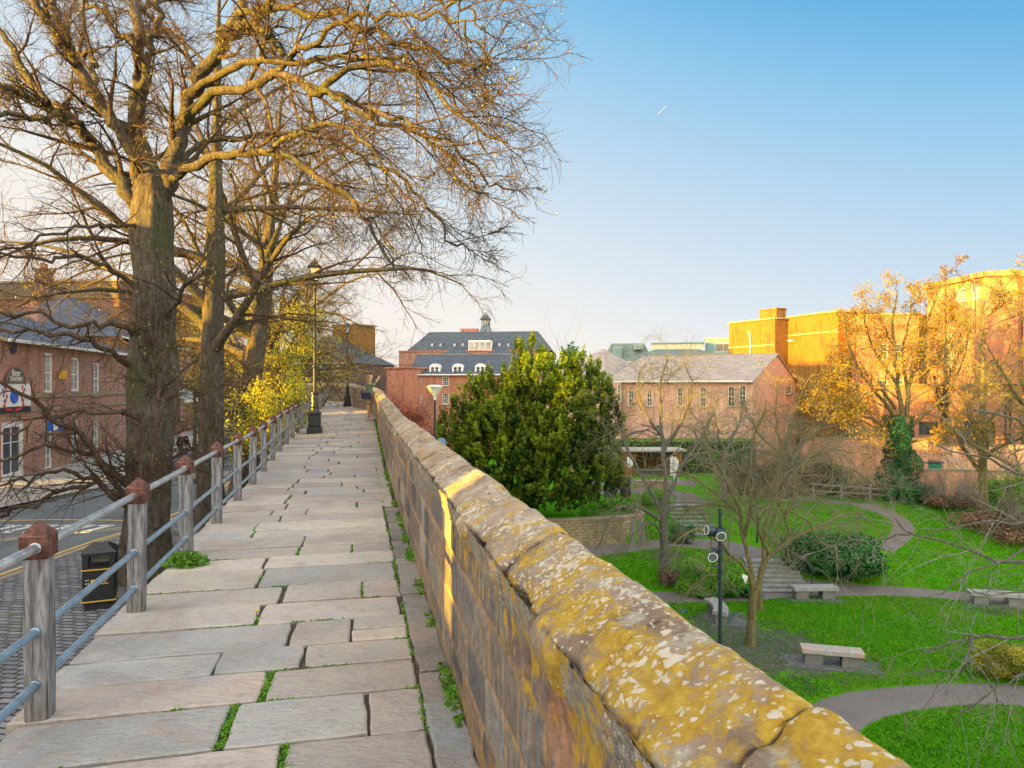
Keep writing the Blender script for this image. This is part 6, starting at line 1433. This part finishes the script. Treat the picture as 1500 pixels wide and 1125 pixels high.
# ---------------------------------------------------------------- yew
def yew():
    g=np.random.default_rng(77); cx,cy=(772-750)*.0325,32.7; zb=-2.75; root=thing('yew_tree','big dense dark green yew with a sunlit golden top behind the parapet','yew',(cx,cy,zb))
    # tufts of upright sprays over a broad lumpy crown
    prof_=[(645,.0),]
    cl=[];nr=[]
    lob=[(-3.3,0,2.6,1.2,1.4,2.6),(-2.0,.1,4.2,1.5,1.6,2.6),(-.9,.2,3.6,1.8,1.9,3.6),(.2,.1,5.0,1.5,1.9,3.7),(1.4,0,5.2,1.5,1.8,3.0),(2.5,.1,4.8,1.5,1.6,3.0),(3.5,.2,4.4,1.0,1.4,2.5),(3.2,0,2.4,1.3,1.4,2.2),(.8,-1.2,2.6,2.8,1.4,2.5),(-1.3,-1.1,2.9,2.3,1.3,2.9),(2.2,-1.0,3.2,1.7,1.3,2.9)]
    w=np.array([a[3]*a[5] for a in lob]); w/=w.sum(); nP=900; per=9
    idx=g.choice(len(lob),nP,p=w)
    for i in idx:
        L=lob[i]; d=unit(g.normal(size=3)); d[1]=-abs(d[1]) if g.uniform()<.72 else d[1]; rad=g.uniform(.70,.98)
        p=np.array(L[:3])+d*rad*np.array(L[3:])
        if p[2]<.3: p[2]=.3+g.uniform(0,.6)
        ax=unit(d*.45+np.array([0,0,1.0])+g.normal(size=3)*.15); Hh=g.uniform(.45,1.0); Rr=g.uniform(.22,.42); tn=g.normal(0,.13)+mnoise.noise(Vector(p)*.7)*.4
        for q in range(per):
            t=(q+g.uniform(0,1))/per; o_=unit(np.cross(ax,g.normal(size=3)))*Rr*(1-t*.75)*g.uniform(.3,1); cl.append(p+ax*(t*Hh)+o_); nr.append((unit(ax*.8+o_*1.2),tn+t*.22))
    n=len(cl); tn=np.array([q[1] for q in nr]); nr=np.array([q[0] for q in nr]); cl=np.array(cl)
    per=46; C=np.repeat(cl,per,0); D=np.repeat(unit(nr+g.normal(size=(n,3))*.15),per,0); t=g.uniform(0,1,len(C)); Ls=np.repeat(g.uniform(.22,.46,n),per)
    rad=(.11*(1-t)**.7+.02)*np.repeat(g.uniform(.7,1.3,n),per); off=unit(g.normal(size=C.shape))*rad[:,None]*g.uniform(.4,1,len(C))[:,None]
    C=C+D*(t*Ls)[:,None]+off; flat=unit(off+D*.4); tone=np.repeat(tn-.05+np.clip((cl[:,2]-4.6)/3.2,0,1)*.42+np.clip((-1.2-cl[:,0])/2.2,0,1)*.22*np.clip((cl[:,2]-3)/2,0,1),per)+t*.34  # sunlight put into the needle tone: yellower towards the crown's top and left side
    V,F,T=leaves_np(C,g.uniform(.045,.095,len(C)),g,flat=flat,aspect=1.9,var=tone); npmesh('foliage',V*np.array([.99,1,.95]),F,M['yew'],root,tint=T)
    st=np.array([[(0,0,0),(0.1,0,1.5),(0,.1,3),(.2,0,5.5)]],float); P1,R1=spawn(st,np.array([[.3,.26,.2,.08]]),26,(.1,.95),(50,14),2.6,7,.5,.03,.1,.18,g=g)
    V,F=tubes_np([(st,np.array([[.3,.26,.2,.08]]),10),(P1,R1,6)]); npmesh('trunk',V,F,M['bark'],root)
yew()
# ---------------------------------------------------------------- small bare trees of the park
def traced_tree(label,d0,px,py,tr,rd,TRc,lv,mats,seed,buds=None,name='bare_tree',group='small bare trees in the park',K=10,zb=None,flare=1.25):
    x=(px-750)*d0/1000; z=tz(x,d0) if zb is None else zb; lc=(x,d0,z-.05)
    tk=[tuple(np.array(P(a,b,d0+c))-np.array(lc)) for a,b,c in tr]; tk[0]=(0,0,0)
    return bare_tree(name,label,lc,tk,rd,limbs_from(TRc,d0,K,lc),lv,mats=mats,seed=seed,flare=flare,group=group,buds=buds)
lvw=[dict(n=10,tr=(.2,1),ang=(45,15),length=-.42,K=7,rr=.5,rend=.006,wig=.2,trop=-.12,curl=.1,jit=.35,outer=.45),dict(n=9,tr=(.15,1),ang=(45,15),length=-.5,K=5,rr=.5,rend=.004,wig=.22,trop=-.15,curl=.1),dict(n=4,tr=(.2,1),ang=(45,15),length=-.55,K=4,rr=.6,rend=.0026,wig=.25,trop=-.1)]
d=21.4
traced_tree('bare tree with a wounded mossy trunk and weeping crown in front of the steps',d,1099,942,[(1099,945,0),(1101,915,0),(1103,880,0),(1105,862,0)],[.145,.13,.125,.135],
 [([(1103,862,0),(1092,832,0),(1072,812,-.2),(1046,786,-.5),(1018,776,-.9),(996,788,-1.2),(980,812,-1.4)],7.9,2),([(1105,862,0),(1098,826,.1),(1090,790,.3),(1088,760,.4),(1070,742,.6),(1046,738,.8),(1020,742,1.1),(992,765,1.2)],8.6,2),
  ([(1108,862,0),(1118,830,0),(1126,812,.1),(1150,797,.3),(1158,782,.4),(1150,755,.5),(1136,736,.6),(1120,700,.8)],8.6,3),([(1124,815,.1),(1160,790,.6),(1200,772,.9),(1240,752,1.2),(1268,760,1.4),(1290,785,1.5)],6.5,2),
  ([(1090,790,.3),(1100,740,-.2),(1096,690,-.4),(1106,640,-.6),(1120,600,-.7)],5.8,2),([(1088,760,.4),(1064,700,.1),(1040,655,-.1),(1030,615,-.2)],5.8,2),([(1150,755,.5),(1172,700,.2),(1190,650,.2),(1186,615,.2)],5.0,2),([(1136,736,.6),(1150,690,1),(1230,680,1.3),(1282,710,1.5)],4.3,1.5),([(1070,742,.6),(1020,700,1),(978,690,1.4),(945,720,1.6),(930,760,1.6)],4.3,1.5),
  ([(1072,812,-.2),(1050,840,-.6),(1030,850,-.8),(1005,870,-1)],3.6,1.5),([(1126,812,.1),(1110,770,-.7),(1130,745,-1.2),(1180,760,-1.5),(1210,800,-1.6)],4.3,1.5)],
 lvw,('bark_green','twig_olive'),61)
d=24.9
traced_tree('thin bare tree just behind the wounded tree, trunk half hidden',d,1113,884,[(1113,886,0),(1112,860,0),(1116,830,0)],[.11,.10,.09],
 [([(1116,832,0),(1120,790,.2),(1128,740,.4),(1140,690,.5),(1148,640,.6)],7,2),([(1116,832,0),(1140,770,.6),(1180,730,1),(1220,720,1.2),(1262,735,1.4)],6,1.5),([(1118,800,0),(1098,750,.3),(1060,700,.5),(1010,680,.7)],6,1.5),([(1120,790,.2),(1160,700,-.3),(1205,660,-.4),(1245,665,-.5)],6,1.5)],lvw,('bark_green','twig_olive'),62)
d=27.6
traced_tree('grey bare tree on the left lawn by the retaining wall, its top twigs sunlit',d,975,832,[(975,836,0),(973,800,0),(972,765,0),(974,735,0)],[.19,.165,.155,.15],
 [([(973,740,0),(976,690,0),(970,640,.1),(966,590,.2),(972,545,.2),(980,515,.2)],9,2),([(974,736,0),(996,690,.2),(1020,650,.4),(1045,610,.6),(1050,575,.7)],8,2),([(972,760,0),(950,715,.3),(925,670,.5),(905,630,.7),(900,595,.8)],8,2),
  ([(972,765,0),(940,745,-.3),(912,742,-.6),(890,770,-.8),(872,805,-.9)],7,1.5),([(974,750,0),(1004,740,-.2),(1032,760,-.5),(1044,800,-.7)],6,1.5),([(970,640,.1),(945,600,-.2),(935,560,-.3),(945,530,-.3)],6,1.5),([(972,660,.1),(1002,610,-.3),(1012,565,-.4),(1004,530,-.4)],6,1.5),([(973,790,0),(955,765,-.4),(930,780,-.8),(915,815,-1)],5,1.2)],
 lvw,('bark_grey','twig_olive'),63,K=12)
# trees right of it
traced_tree('slim bare tree with gold lit upper twigs in front of the school gable',38,1150,700,[(1150,716,0),(1150,690,0),(1148,665,0)],[.16,.14,.13],
 [([(1148,668,0),(1140,630,0),(1135,590,.1),(1140,550,.2)],6,1.5),([(1148,668,0),(1160,620,.2),(1172,580,.3),(1190,550,.4)],6,1.5),([(1148,670,0),(1115,640,.3),(1095,605,.5),(1085,580,.5)],5,1.5),([(1148,670,0),(1185,640,-.3),(1215,610,-.3),(1235,600,-.3)],5,1.5)],lvw,('bark_green','twig_olive'),64,buds=dict(n=700,size=.07,mat='budgold',spread=.08,per=2,name='buds'))
traced_tree('dark bare tree trunk with pinkish twigs just right of the yew',38,894,700,[(895,706,0),(894,680,0),(893,655,0)],[.28,.25,.24],
 [([(893,658,0),(885,630,0),(878,600,.1)],9,2),([(893,658,0),(905,625,.2),(920,600,.3),(936,590,.3)],7,1.5),([(893,660,0),(915,640,-.3),(940,630,-.3),(962,640,-.3)],6,1.5),([(893,658,0),(870,640,.2),(862,620,.2)],6,1.5)],lvw,('bark_grey','twig_pink'),65)
traced_tree('feathery grey bare tree on the grass behind the upper steps',36,1062,705,[(1062,722,0),(1060,690,0),(1062,660,0)],[.12,.11,.10],
 [([(1062,664,0),(1050,625,0),(1042,590,.1)],6,1.5),([(1062,664,0),(1080,625,.2),(1090,590,.3)],6,1.5),([(1062,670,0),(1030,650,.2),(1010,625,.3)],5,1.5),([(1062,670,0),(1095,655,-.2),(1125,640,-.3)],5,1.5)],lvw,('bark_grey','twig_grey'),66)
traced_tree('feathery bare tree right of the thin park lamp on the slope',36.5,1166,740,[(1166,738,0),(1163,700,0),(1160,670,0)],[.13,.12,.11],
 [([(1160,674,0),(1150,640,0),(1160,600,.1)],6,1.5),([(1160,674,0),(1185,640,.2),(1205,615,.3)],6,1.5),([(1160,680,0),(1200,665,.2),(1230,660,.3)],5,1.5),([(1160,680,0),(1130,665,.2),(1105,660,.3)],5,1.5)],lvw,('bark_grey','twig_olive'),67)
# ivy tree, breaking bud
lvb=[dict(n=9,tr=(.15,1),ang=(42,13),length=-.40,K=6,rr=.5,rend=.010,wig=.13,trop=.04,curl=.06,jit=.35,outer=.65),dict(n=8,tr=(.15,1),ang=(42,14),length=-.42,K=5,rr=.55,rend=.008,wig=.15,trop=.05),dict(n=4,tr=(.3,1),ang=(42,14),length=-.45,K=3,rr=.7,rend=.006,wig=.15,trop=.08)]
d=36.2; x=(1318-750)*d/1000
ivt=traced_tree('budding tree with an ivy covered trunk and golden twigs at the top of the lawn',d,1318,735,[(1318,742,0),(1320,700,0),(1322,650,0),(1324,610,0)],[.46,.42,.40,.38],
 [([(1322,620,0),(1318,570,0),(1310,520,.1),(1308,470,.2),(1315,425,.3)],8.6,2.5),([(1326,620,0),(1332,570,.2),(1345,520,.4),(1360,470,.5),(1372,430,.6)],8.6,2.5),([(1318,625,0),(1295,590,-.3),(1268,555,-.5),(1245,515,-.7),(1238,470,-.8)],7.2,2),([(1316,640,0),(1280,615,-.6),(1250,605,-1),(1222,590,-1.3),(1210,560,-1.4)],5.8,2),
  ([(1328,630,0),(1362,600,.3),(1392,570,.6),(1410,530,.8),(1420,480,.9)],7.2,2),([(1312,560,0),(1285,520,.3),(1270,480,.5),(1265,440,.6)],5.8,2),([(1330,575,.1),(1322,520,.5),(1330,470,.8),(1338,430,.9)],5.8,2),([(1320,660,0),(1298,640,-.5),(1286,628,-.9),(1250,610,-1.6),(1208,592,-2.2)],4.3,2),([(1330,650,0),(1362,640,-.5),(1400,628,-.8),(1440,632,-1.2)],4.3,2),([(1312,600,-.2),(1290,570,-.8),(1262,580,-1.2),(1235,560,-1.5),(1222,530,-1.6)],5.0,2),([(1335,560,.1),(1360,540,-.4),(1385,500,-.8),(1388,455,-1)],5.0,2)],
 lvb,('bark_green','twig_olive'),71,buds=dict(n=14000,size=.085,mat='budgold',spread=.11,per=3,name='buds'),name='ivy_clad_tree',group=None,K=12,flare=1.5)
g=np.random.default_rng(72); n=9000; a=g.uniform(0,2*np.pi,n); zz=g.uniform(0,1,n)**1.1*4.6; rr=(.78+.28*np.sin(zz*1.7+a*2)+.12*np.sin(zz*4+a))*(1.15-.08*zz)*g.uniform(.75,1.05,n)
C=np.stack([np.cos(a)*rr,np.sin(a)*rr,zz],1); tone=np.array([mnoise.noise(Vector(c)*1.4) for c in C])*.6+.45; V,F,T=leaves_np(C,.11,g,flat=np.stack([np.cos(a),np.sin(a),.3+0*a],1),aspect=1.2,var=tone); npmesh('ivy',V,F,M['ivy'],ivt,tint=T)
# two tall bare trees in front of the modern building, stems at the right edge
def tallbare(label,px,d,H,spread,seed,fork,r0,mats,bn=3000,zb=-2.7,n=13,lean=(0,0)):
    g=np.random.default_rng(seed); x=(px-750)*d/1000; tr=[(0,0,0),(lean[0]*.3,0,fork*.5),(lean[0]*.6,0,fork),(lean[0],lean[1],H*.75),(lean[0]*1.2,lean[1],H)]; rd=[r0*1.1,r0,r0*.85,r0*.4,.03]
    return bare_tree('tall_bare_tree',label,(x,d,zb),tr,rd,None,lvb,mats=mats,seed=seed,g=g,limbspec=dict(n=n,tr=(fork/H*.8,.97),ang=(46,12),length=spread,K=12,rr=.62,rend=.02,wig=.07,trop=.03,jit=.25,outer=.4,curl=.02),buds=dict(n=bn,size=.07,mat='budgold',spread=.06,per=1,name='buds'),group='tall bare trees before the modern building')
tallbare('tall gold lit bare tree in front of the sunlit brick bay',1440,33.5,10.5,4.6,81,3.4,.2,('bark_green','twig_olive'),zb=-3.0)
tallbare('tall bare tree with its stem beyond the right edge of the picture',1525,30.5,11,5.2,82,3.6,.24,('bark_green','twig_olive'),zb=-3.3)
tallbare('dark slender bare tree rising above the roof of the modern building',1385,43,13.4,3.8,83,5.0,.16,('bark','twig'),bn=600)
# the near tree right of the frame whose low branches hang into the picture
d=13.5; lc=((1640-750)*.0135,13.5,PARK)
TRn=[([(1640,930,0),(1560,925,0),(1500,930,0),(1423,935,.2),(1385,945,.3),(1350,955,.3)],8,3),([(1423,935,.2),(1417,968,.2),(1395,985,.2),(1320,988,.2)],5,2),([(1417,968,.2),(1450,1000,0),(1470,1040,-.1),(1482,1080,-.1)],4,1.5),
 ([(1640,840,.6),(1560,828,.6),(1500,822,.6),(1450,820,.7),(1410,803,.8),(1334,783,.9),(1312,758,.9)],8,2.5),([(1334,783,.9),(1290,788,1.0),(1230,800,1.1),(1170,815,1.2)],4,1.5),([(1650,740,1),(1560,755,1),(1500,765,1),(1440,762,1.1),(1380,776,1.2),(1338,790,1.2)],7,2),
 ([(1640,960,-.3),(1560,975,-.4),(1500,990,-.5),(1462,1000,-.5),(1428,1030,-.5),(1405,1055,-.5)],6,2),([(1640,780,.3),(1560,800,.2),(1490,810,.1),(1420,840,0),(1380,870,0)],6,2),([(1640,700,.8),(1560,700,.8),(1500,690,.8),(1440,672,.8),(1370,655,.9)],8,2.5),([(1640,880,-.5),(1560,880,-.6),(1500,872,-.6),(1450,872,-.6),(1400,850,-.6)],5,1.5),([(1462,1000,-.5),(1440,960,-.6),(1410,930,-.6)],4,1.5),([(1640,650,.2),(1560,640,.2),(1500,625,.2),(1430,600,.3)],9,3)]
tk=[(0,0,0),(.02,0,1.2),(0,.05,2.6),(-.05,0,3.6),(-.1,0,4.6)]
lvn=[dict(n=6,tr=(.2,1),ang=(48,15),length=-.40,K=6,rr=.5,rend=.0045,wig=.22,trop=-.10,curl=.12,jit=.45),dict(n=4,tr=(.15,1),ang=(48,15),length=-.5,K=5,rr=.6,rend=.003,wig=.24,trop=-.10,curl=.1),dict(n=2,tr=(.2,1),ang=(48,15),length=-.5,K=4,rr=.6,rend=.002,wig=.25,trop=-.05)]
bare_tree('near_bare_tree','pale bare branches reaching over the lawn from a tree just beyond the right edge',lc,tk,[.2,.17,.15,.13,.05],limbs_from(TRn,d,12,lc),lvn,mats=('bark_grey','twig_grey'),seed=91,cat='tree',group=None)
# ---------------------------------------------------------------- bushes
def B(label,px,d,r,n,size,mat,seed,name='bush',**k):
    x=(px-750)*d/1000; z=k.pop('z',None); z=tz(x,d) if z is None else z
    return leaf_bush(name,label,(x,d,z-.03),r,n,size,mat,seed=seed,**k)
B('round clipped green bush beside the lower steps',1040,26.3,(1.2,1.05,1.1),17000,.075,'bush',101,lobes=18,shell=.2)
B('broad dark glossy laurel right of the lower steps',1222,28.2,(2.2,1.3,1.35),19000,.11,'laurel',102,name='laurel',lobes=22,twigs=70,twigmat='twig_olive')
B('dark low evergreen at the foot of the round bush, by the steps',1100,26.2,(.5,.4,.35),3500,.07,'laurel',103)
B('golden green trimmed hedge bush at the right edge beside the path',1487,19.0,(1.15,.9,.75),11000,.045,'goldbush',104,name='hedge_bush',lobes=14,z=PARK)
B('tangled leafless dark bush under the grey bare tree, left of the round bush',985,27.4,(.6,.6,.5),900,.06,'dry',105,twigs=160,twigmat='twig_grey')
B('leafy green bed planting below the yew on the left bank',905,34.5,(1.3,1.0,.4),2600,.09,'bush',106,name='bed_plant')
B('green low shrub in the upper bed left of the upper steps',960,35.2,(1.0,.8,.6),2600,.08,'bush',107)
B('dark green shrub between the steps and the grey tree',1002,31.5,(.7,.6,.7),2600,.08,'laurel',108)
for k,(px,d,r,mt,lab,tw) in enumerate((
 (1130,37.5,(1.8,1.2,1.5),'dry','tangled olive brush in front of the school wall, left part',420),(1185,38.2,(2.0,1.3,1.7),'dry','tangled olive brush with green undergrowth, right of the school corner',420),(1212,38.6,(1.5,1.0,1.2),'laurel','dark green shrub behind the brush at the head of the lawn',200),
 (1075,38.6,(1.6,1.0,1.3),'dry','brown twiggy shrub behind the feathery grey tree',420),(1262,43.0,(1.6,.9,2.7),'laurel','dark evergreen shrub standing behind the end of the garden wall',60),(1300,43.6,(1.6,.8,2.6),'laurel','second dark evergreen shrub over the garden wall, nearer the ivy tree',60),
 (1265,37.2,(1.2,.6,.45),'dry','brown dead leaved shrub left of the ivy covered trunk',260),(1392,34.6,(1.7,.9,.6),'dry','russet dead leaved hedge at the foot of the orange wall',360),(1450,32.4,(1.9,1.0,.7),'dry','russet and grey twiggy hedge along the lawn edge, farther right',360),(1500,30.9,(1.6,1.0,1.0),'dry','dead leaved hedge at the right edge above the lawn',300),
 (1480,35.5,(2.0,1.0,1.3),'bush','fresh green climbing shrub against the orange wall at the right edge',160),(1340,35.3,(1.2,.7,.7),'laurel','dark tangled undergrowth right of the ivy covered trunk',260))):
    B(lab,px,d,r,2600 if mt=='dry' else 5200,.085,mt,120+k,name='shrub',twigs=tw,twigmat='twig_grey' if k%2 else 'twig_olive',lobes=14)
# clipped hedge behind the shelter
def hedge(label,p0,p1,z,H,w,mat,seed,n=9000,size=.09):
    g=np.random.default_rng(seed); L=math.dist(p0,p1); rz=math.atan2(p1[1]-p0[1],p1[0]-p0[0]); r=thing('hedge',label,'hedge',(p0[0],p0[1],z),rz)
    u=g.uniform(0,L,n); f=g.integers(0,3,n); y=np.where(f==0,-w/2,np.where(f==1,w/2,g.uniform(-w/2,w/2,n)))+g.normal(0,.04,n); zz=np.where(f==2,H,g.uniform(0,H,n))+g.normal(0,.05,n); C=np.stack([u,y,np.maximum(zz,.02)],1)
    V,F,T=leaves_np(C,size,g); npmesh('foliage',V,F,M[mat],r,tint=T); m=MB(); m.box((L/2,0,H/2-.05),(L-.1,w-.25,H-.2)); m.build('core',M['hedge_core'],r)
M['hedge_core']=plain('hedge_inside',(.03,.045,.02),.95,.3,6,.3)
hedge('long clipped olive green hedge behind the shelter',(4.5,47.9),(17,48.6-.8),-2.65,2.35,.9,'bush',151)
# red shrubs outside the parapet
for k,(px,d,r,z,lab) in enumerate(((618,36,(1.9,1.6,2.3),-.9,'coral red leaved shrub over the parapet left of the disc lamp'),(592,40,(2.4,1.6,2.5),.2,'coral red shrub beside the brick building, above the coping'),(645,38,(1.5,1.3,1.8),-1.8,'low orange and brown shrub behind the disc lamp post'),(488,47,(1.6,1.0,1.6),1.9,'small coral red shrub over the far parapet near the chapel window'))):
    x=(px-750)*d/1000; leaf_bush('red_shrub',lab,(x,d,z-.6 if k!=3 else z-1.0),r,7000,.12,'redshrub',seed=160+k,twigs=260,twigmat='twig_pink',lobes=14,shell=.8)
B('brown winter shrub filling the gap between the parapet and the yew',655,30,(1.3,1.1,2.2),2600,.08,'dry',170,twigs=260,twigmat='twig_olive',name='shrub',z=-3.0)
# distant trees on the skyline gap and along the park back
for k,(px,d,r,z,lab) in enumerate(((552,120,(6,4,6.0),-2,'distant bare brown tree behind the raised phone'),(530,118,(5,3,5.0),-2,'distant brown tree left of the woman'),(840,66,(1.6,1.2,7.5),-2.7,'distant dark tree top just above the right side of the yew'))):
    x=(px-750)*d/1000; leaf_bush('distant_tree',lab,(x,d,z),r,5000,.30,'dry' if k<2 else 'laurel',seed=180+k,twigs=120,lobes=12)
# ---------------------------------------------------------------- sky, sun, camera
SUNAZ=math.atan2(-.85,-.527)   # clockwise from +Y
SUNEL=R(6.0); SKYB=2.25
w=bpy.data.worlds.new('World'); scene.world=w; w.use_nodes=True; nt=w.node_tree; nt.nodes.clear()
o=nt.nodes.new('ShaderNodeOutputWorld'); b=nt.nodes.new('ShaderNodeBackground'); s=nt.nodes.new('ShaderNodeTexSky'); s.sky_type='NISHITA'; s.sun_disc=False
s.sun_elevation=SUNEL; s.sun_rotation=SUNAZ%(2*math.pi); s.altitude=0; s.air_density=1.0; s.dust_density=1.2; s.ozone_density=1.0
EXPO=2.3
def lin(c): return tuple(((x/255)/12.92 if x/255<=.04045 else ((x/255+.055)/1.055)**2.4)/(.15*2**EXPO) for x in c)
tc=nt.nodes.new('ShaderNodeTexCoord'); sx=nt.nodes.new('ShaderNodeSeparateXYZ'); nt.links.new(tc.outputs['Generated'],sx.inputs[0])
def wm(op,a,b_,clamp=False):
    x=nt.nodes.new('ShaderNodeMath'); x.operation=op; x.use_clamp=clamp
    for v,i in ((a,0),(b_,1)):
        if hasattr(v,'links'): nt.links.new(v,x.inputs[i])
        else: x.inputs[i].default_value=v
    return x.outputs[0]
lvl=wm('ADD',sx.outputs[2],wm('MULTIPLY',sx.outputs[0],.3))
rp=nt.nodes.new('ShaderNodeValToRGB'); cr=rp.color_ramp; cr.interpolation='LINEAR'; cr.elements.remove(cr.elements[-1])
st_=[(0,(253,244,234)),(.09,(246,243,238)),(.19,(226,235,241)),(.36,(188,217,240)),(.477,(148,202,237)),(.563,(110,183,230)),(.8,(70,150,216))]
cr.elements[0].position=0; cr.elements[0].color=(*lin(st_[0][1]),1)
for p_,c_ in st_[1:]: e_=cr.elements.new(p_); e_.color=(*lin(c_),1)
nt.links.new(lvl,rp.inputs[0])
# the half of the sky towards the low sun glows much brighter than the half in view
bo=nt.nodes.new('ShaderNodeMix'); bo.data_type='RGBA'; bo.blend_type='MULTIPLY'; bo.inputs[0].default_value=1; nt.links.new(s.outputs[0],bo.inputs[6]); bo.inputs[7].default_value=(.8,.7,.6,1); ad=nt.nodes.new('ShaderNodeMix'); ad.data_type='RGBA'; ad.blend_type='ADD'; ad.inputs[0].default_value=1; nt.links.new(bo.outputs[2],ad.inputs[6]); ad.inputs[7].default_value=(SKYB*1.10,SKYB,SKYB*.86,1)
mr=nt.nodes.new('ShaderNodeMapRange'); mr.interpolation_type='SMOOTHSTEP'; nt.links.new(sx.outputs[1],mr.inputs[0])
for i_,v_ in ((1,.60),(2,-.15),(3,0),(4,1)): mr.inputs[i_].default_value=v_
mx=nt.nodes.new('ShaderNodeMix'); mx.data_type='RGBA'; nt.links.new(mr.outputs[0],mx.inputs[0]); nt.links.new(rp.outputs[0],mx.inputs[6]); nt.links.new(ad.outputs[2],mx.inputs[7])
nt.links.new(mx.outputs[2],b.inputs[0]); b.inputs[1].default_value=.15; nt.links.new(b.outputs[0],o.inputs[0])
L=bpy.data.lights.new('sun','SUN'); L.energy=5.0; L.angle=R(.5); L.color=(1.0,.56,.03); lo_=bpy.data.objects.new('sun',L); COL.objects.link(lo_)
dv=Vector((.85*math.cos(SUNEL),.527*math.cos(SUNEL),-math.sin(SUNEL))); lo_.rotation_euler=dv.to_track_quat('-Z','Y').to_euler(); lo_.location=(-30,-30,20)
# short vapour trail
m=MB(); a=Vector(P(962,169,1500)); c=Vector(P(977,154,1500)); m.tube([a,a.lerp(c,.4),a.lerp(c,.8),c],[.08,.4,.35,.05],8); M['vapour']=plain('vapour',(.42,.44,.5),.9,.05); tag(m.build('vapour_trail',M['vapour']),'tiny white vapour trail in the blue sky','vapour trail',kind='stuff')
cam=bpy.data.cameras.new('camera'); cam.sensor_width=36; cam.lens=24; cam.clip_end=6000; co=bpy.data.objects.new('camera',cam); COL.objects.link(co); co.location=(0,0,CZ); co.rotation_euler=(R(90),0,0); scene.camera=co
cam.clip_start=.05
vs=scene.view_settings; scene.display_settings.display_device='sRGB'; vs.view_transform='Standard'; vs.look='None'; vs.gamma=1; vs.use_curve_mapping=False; vs.exposure=EXPO
scene.cycles.max_bounces=8; scene.cycles.transparent_max_bounces=8
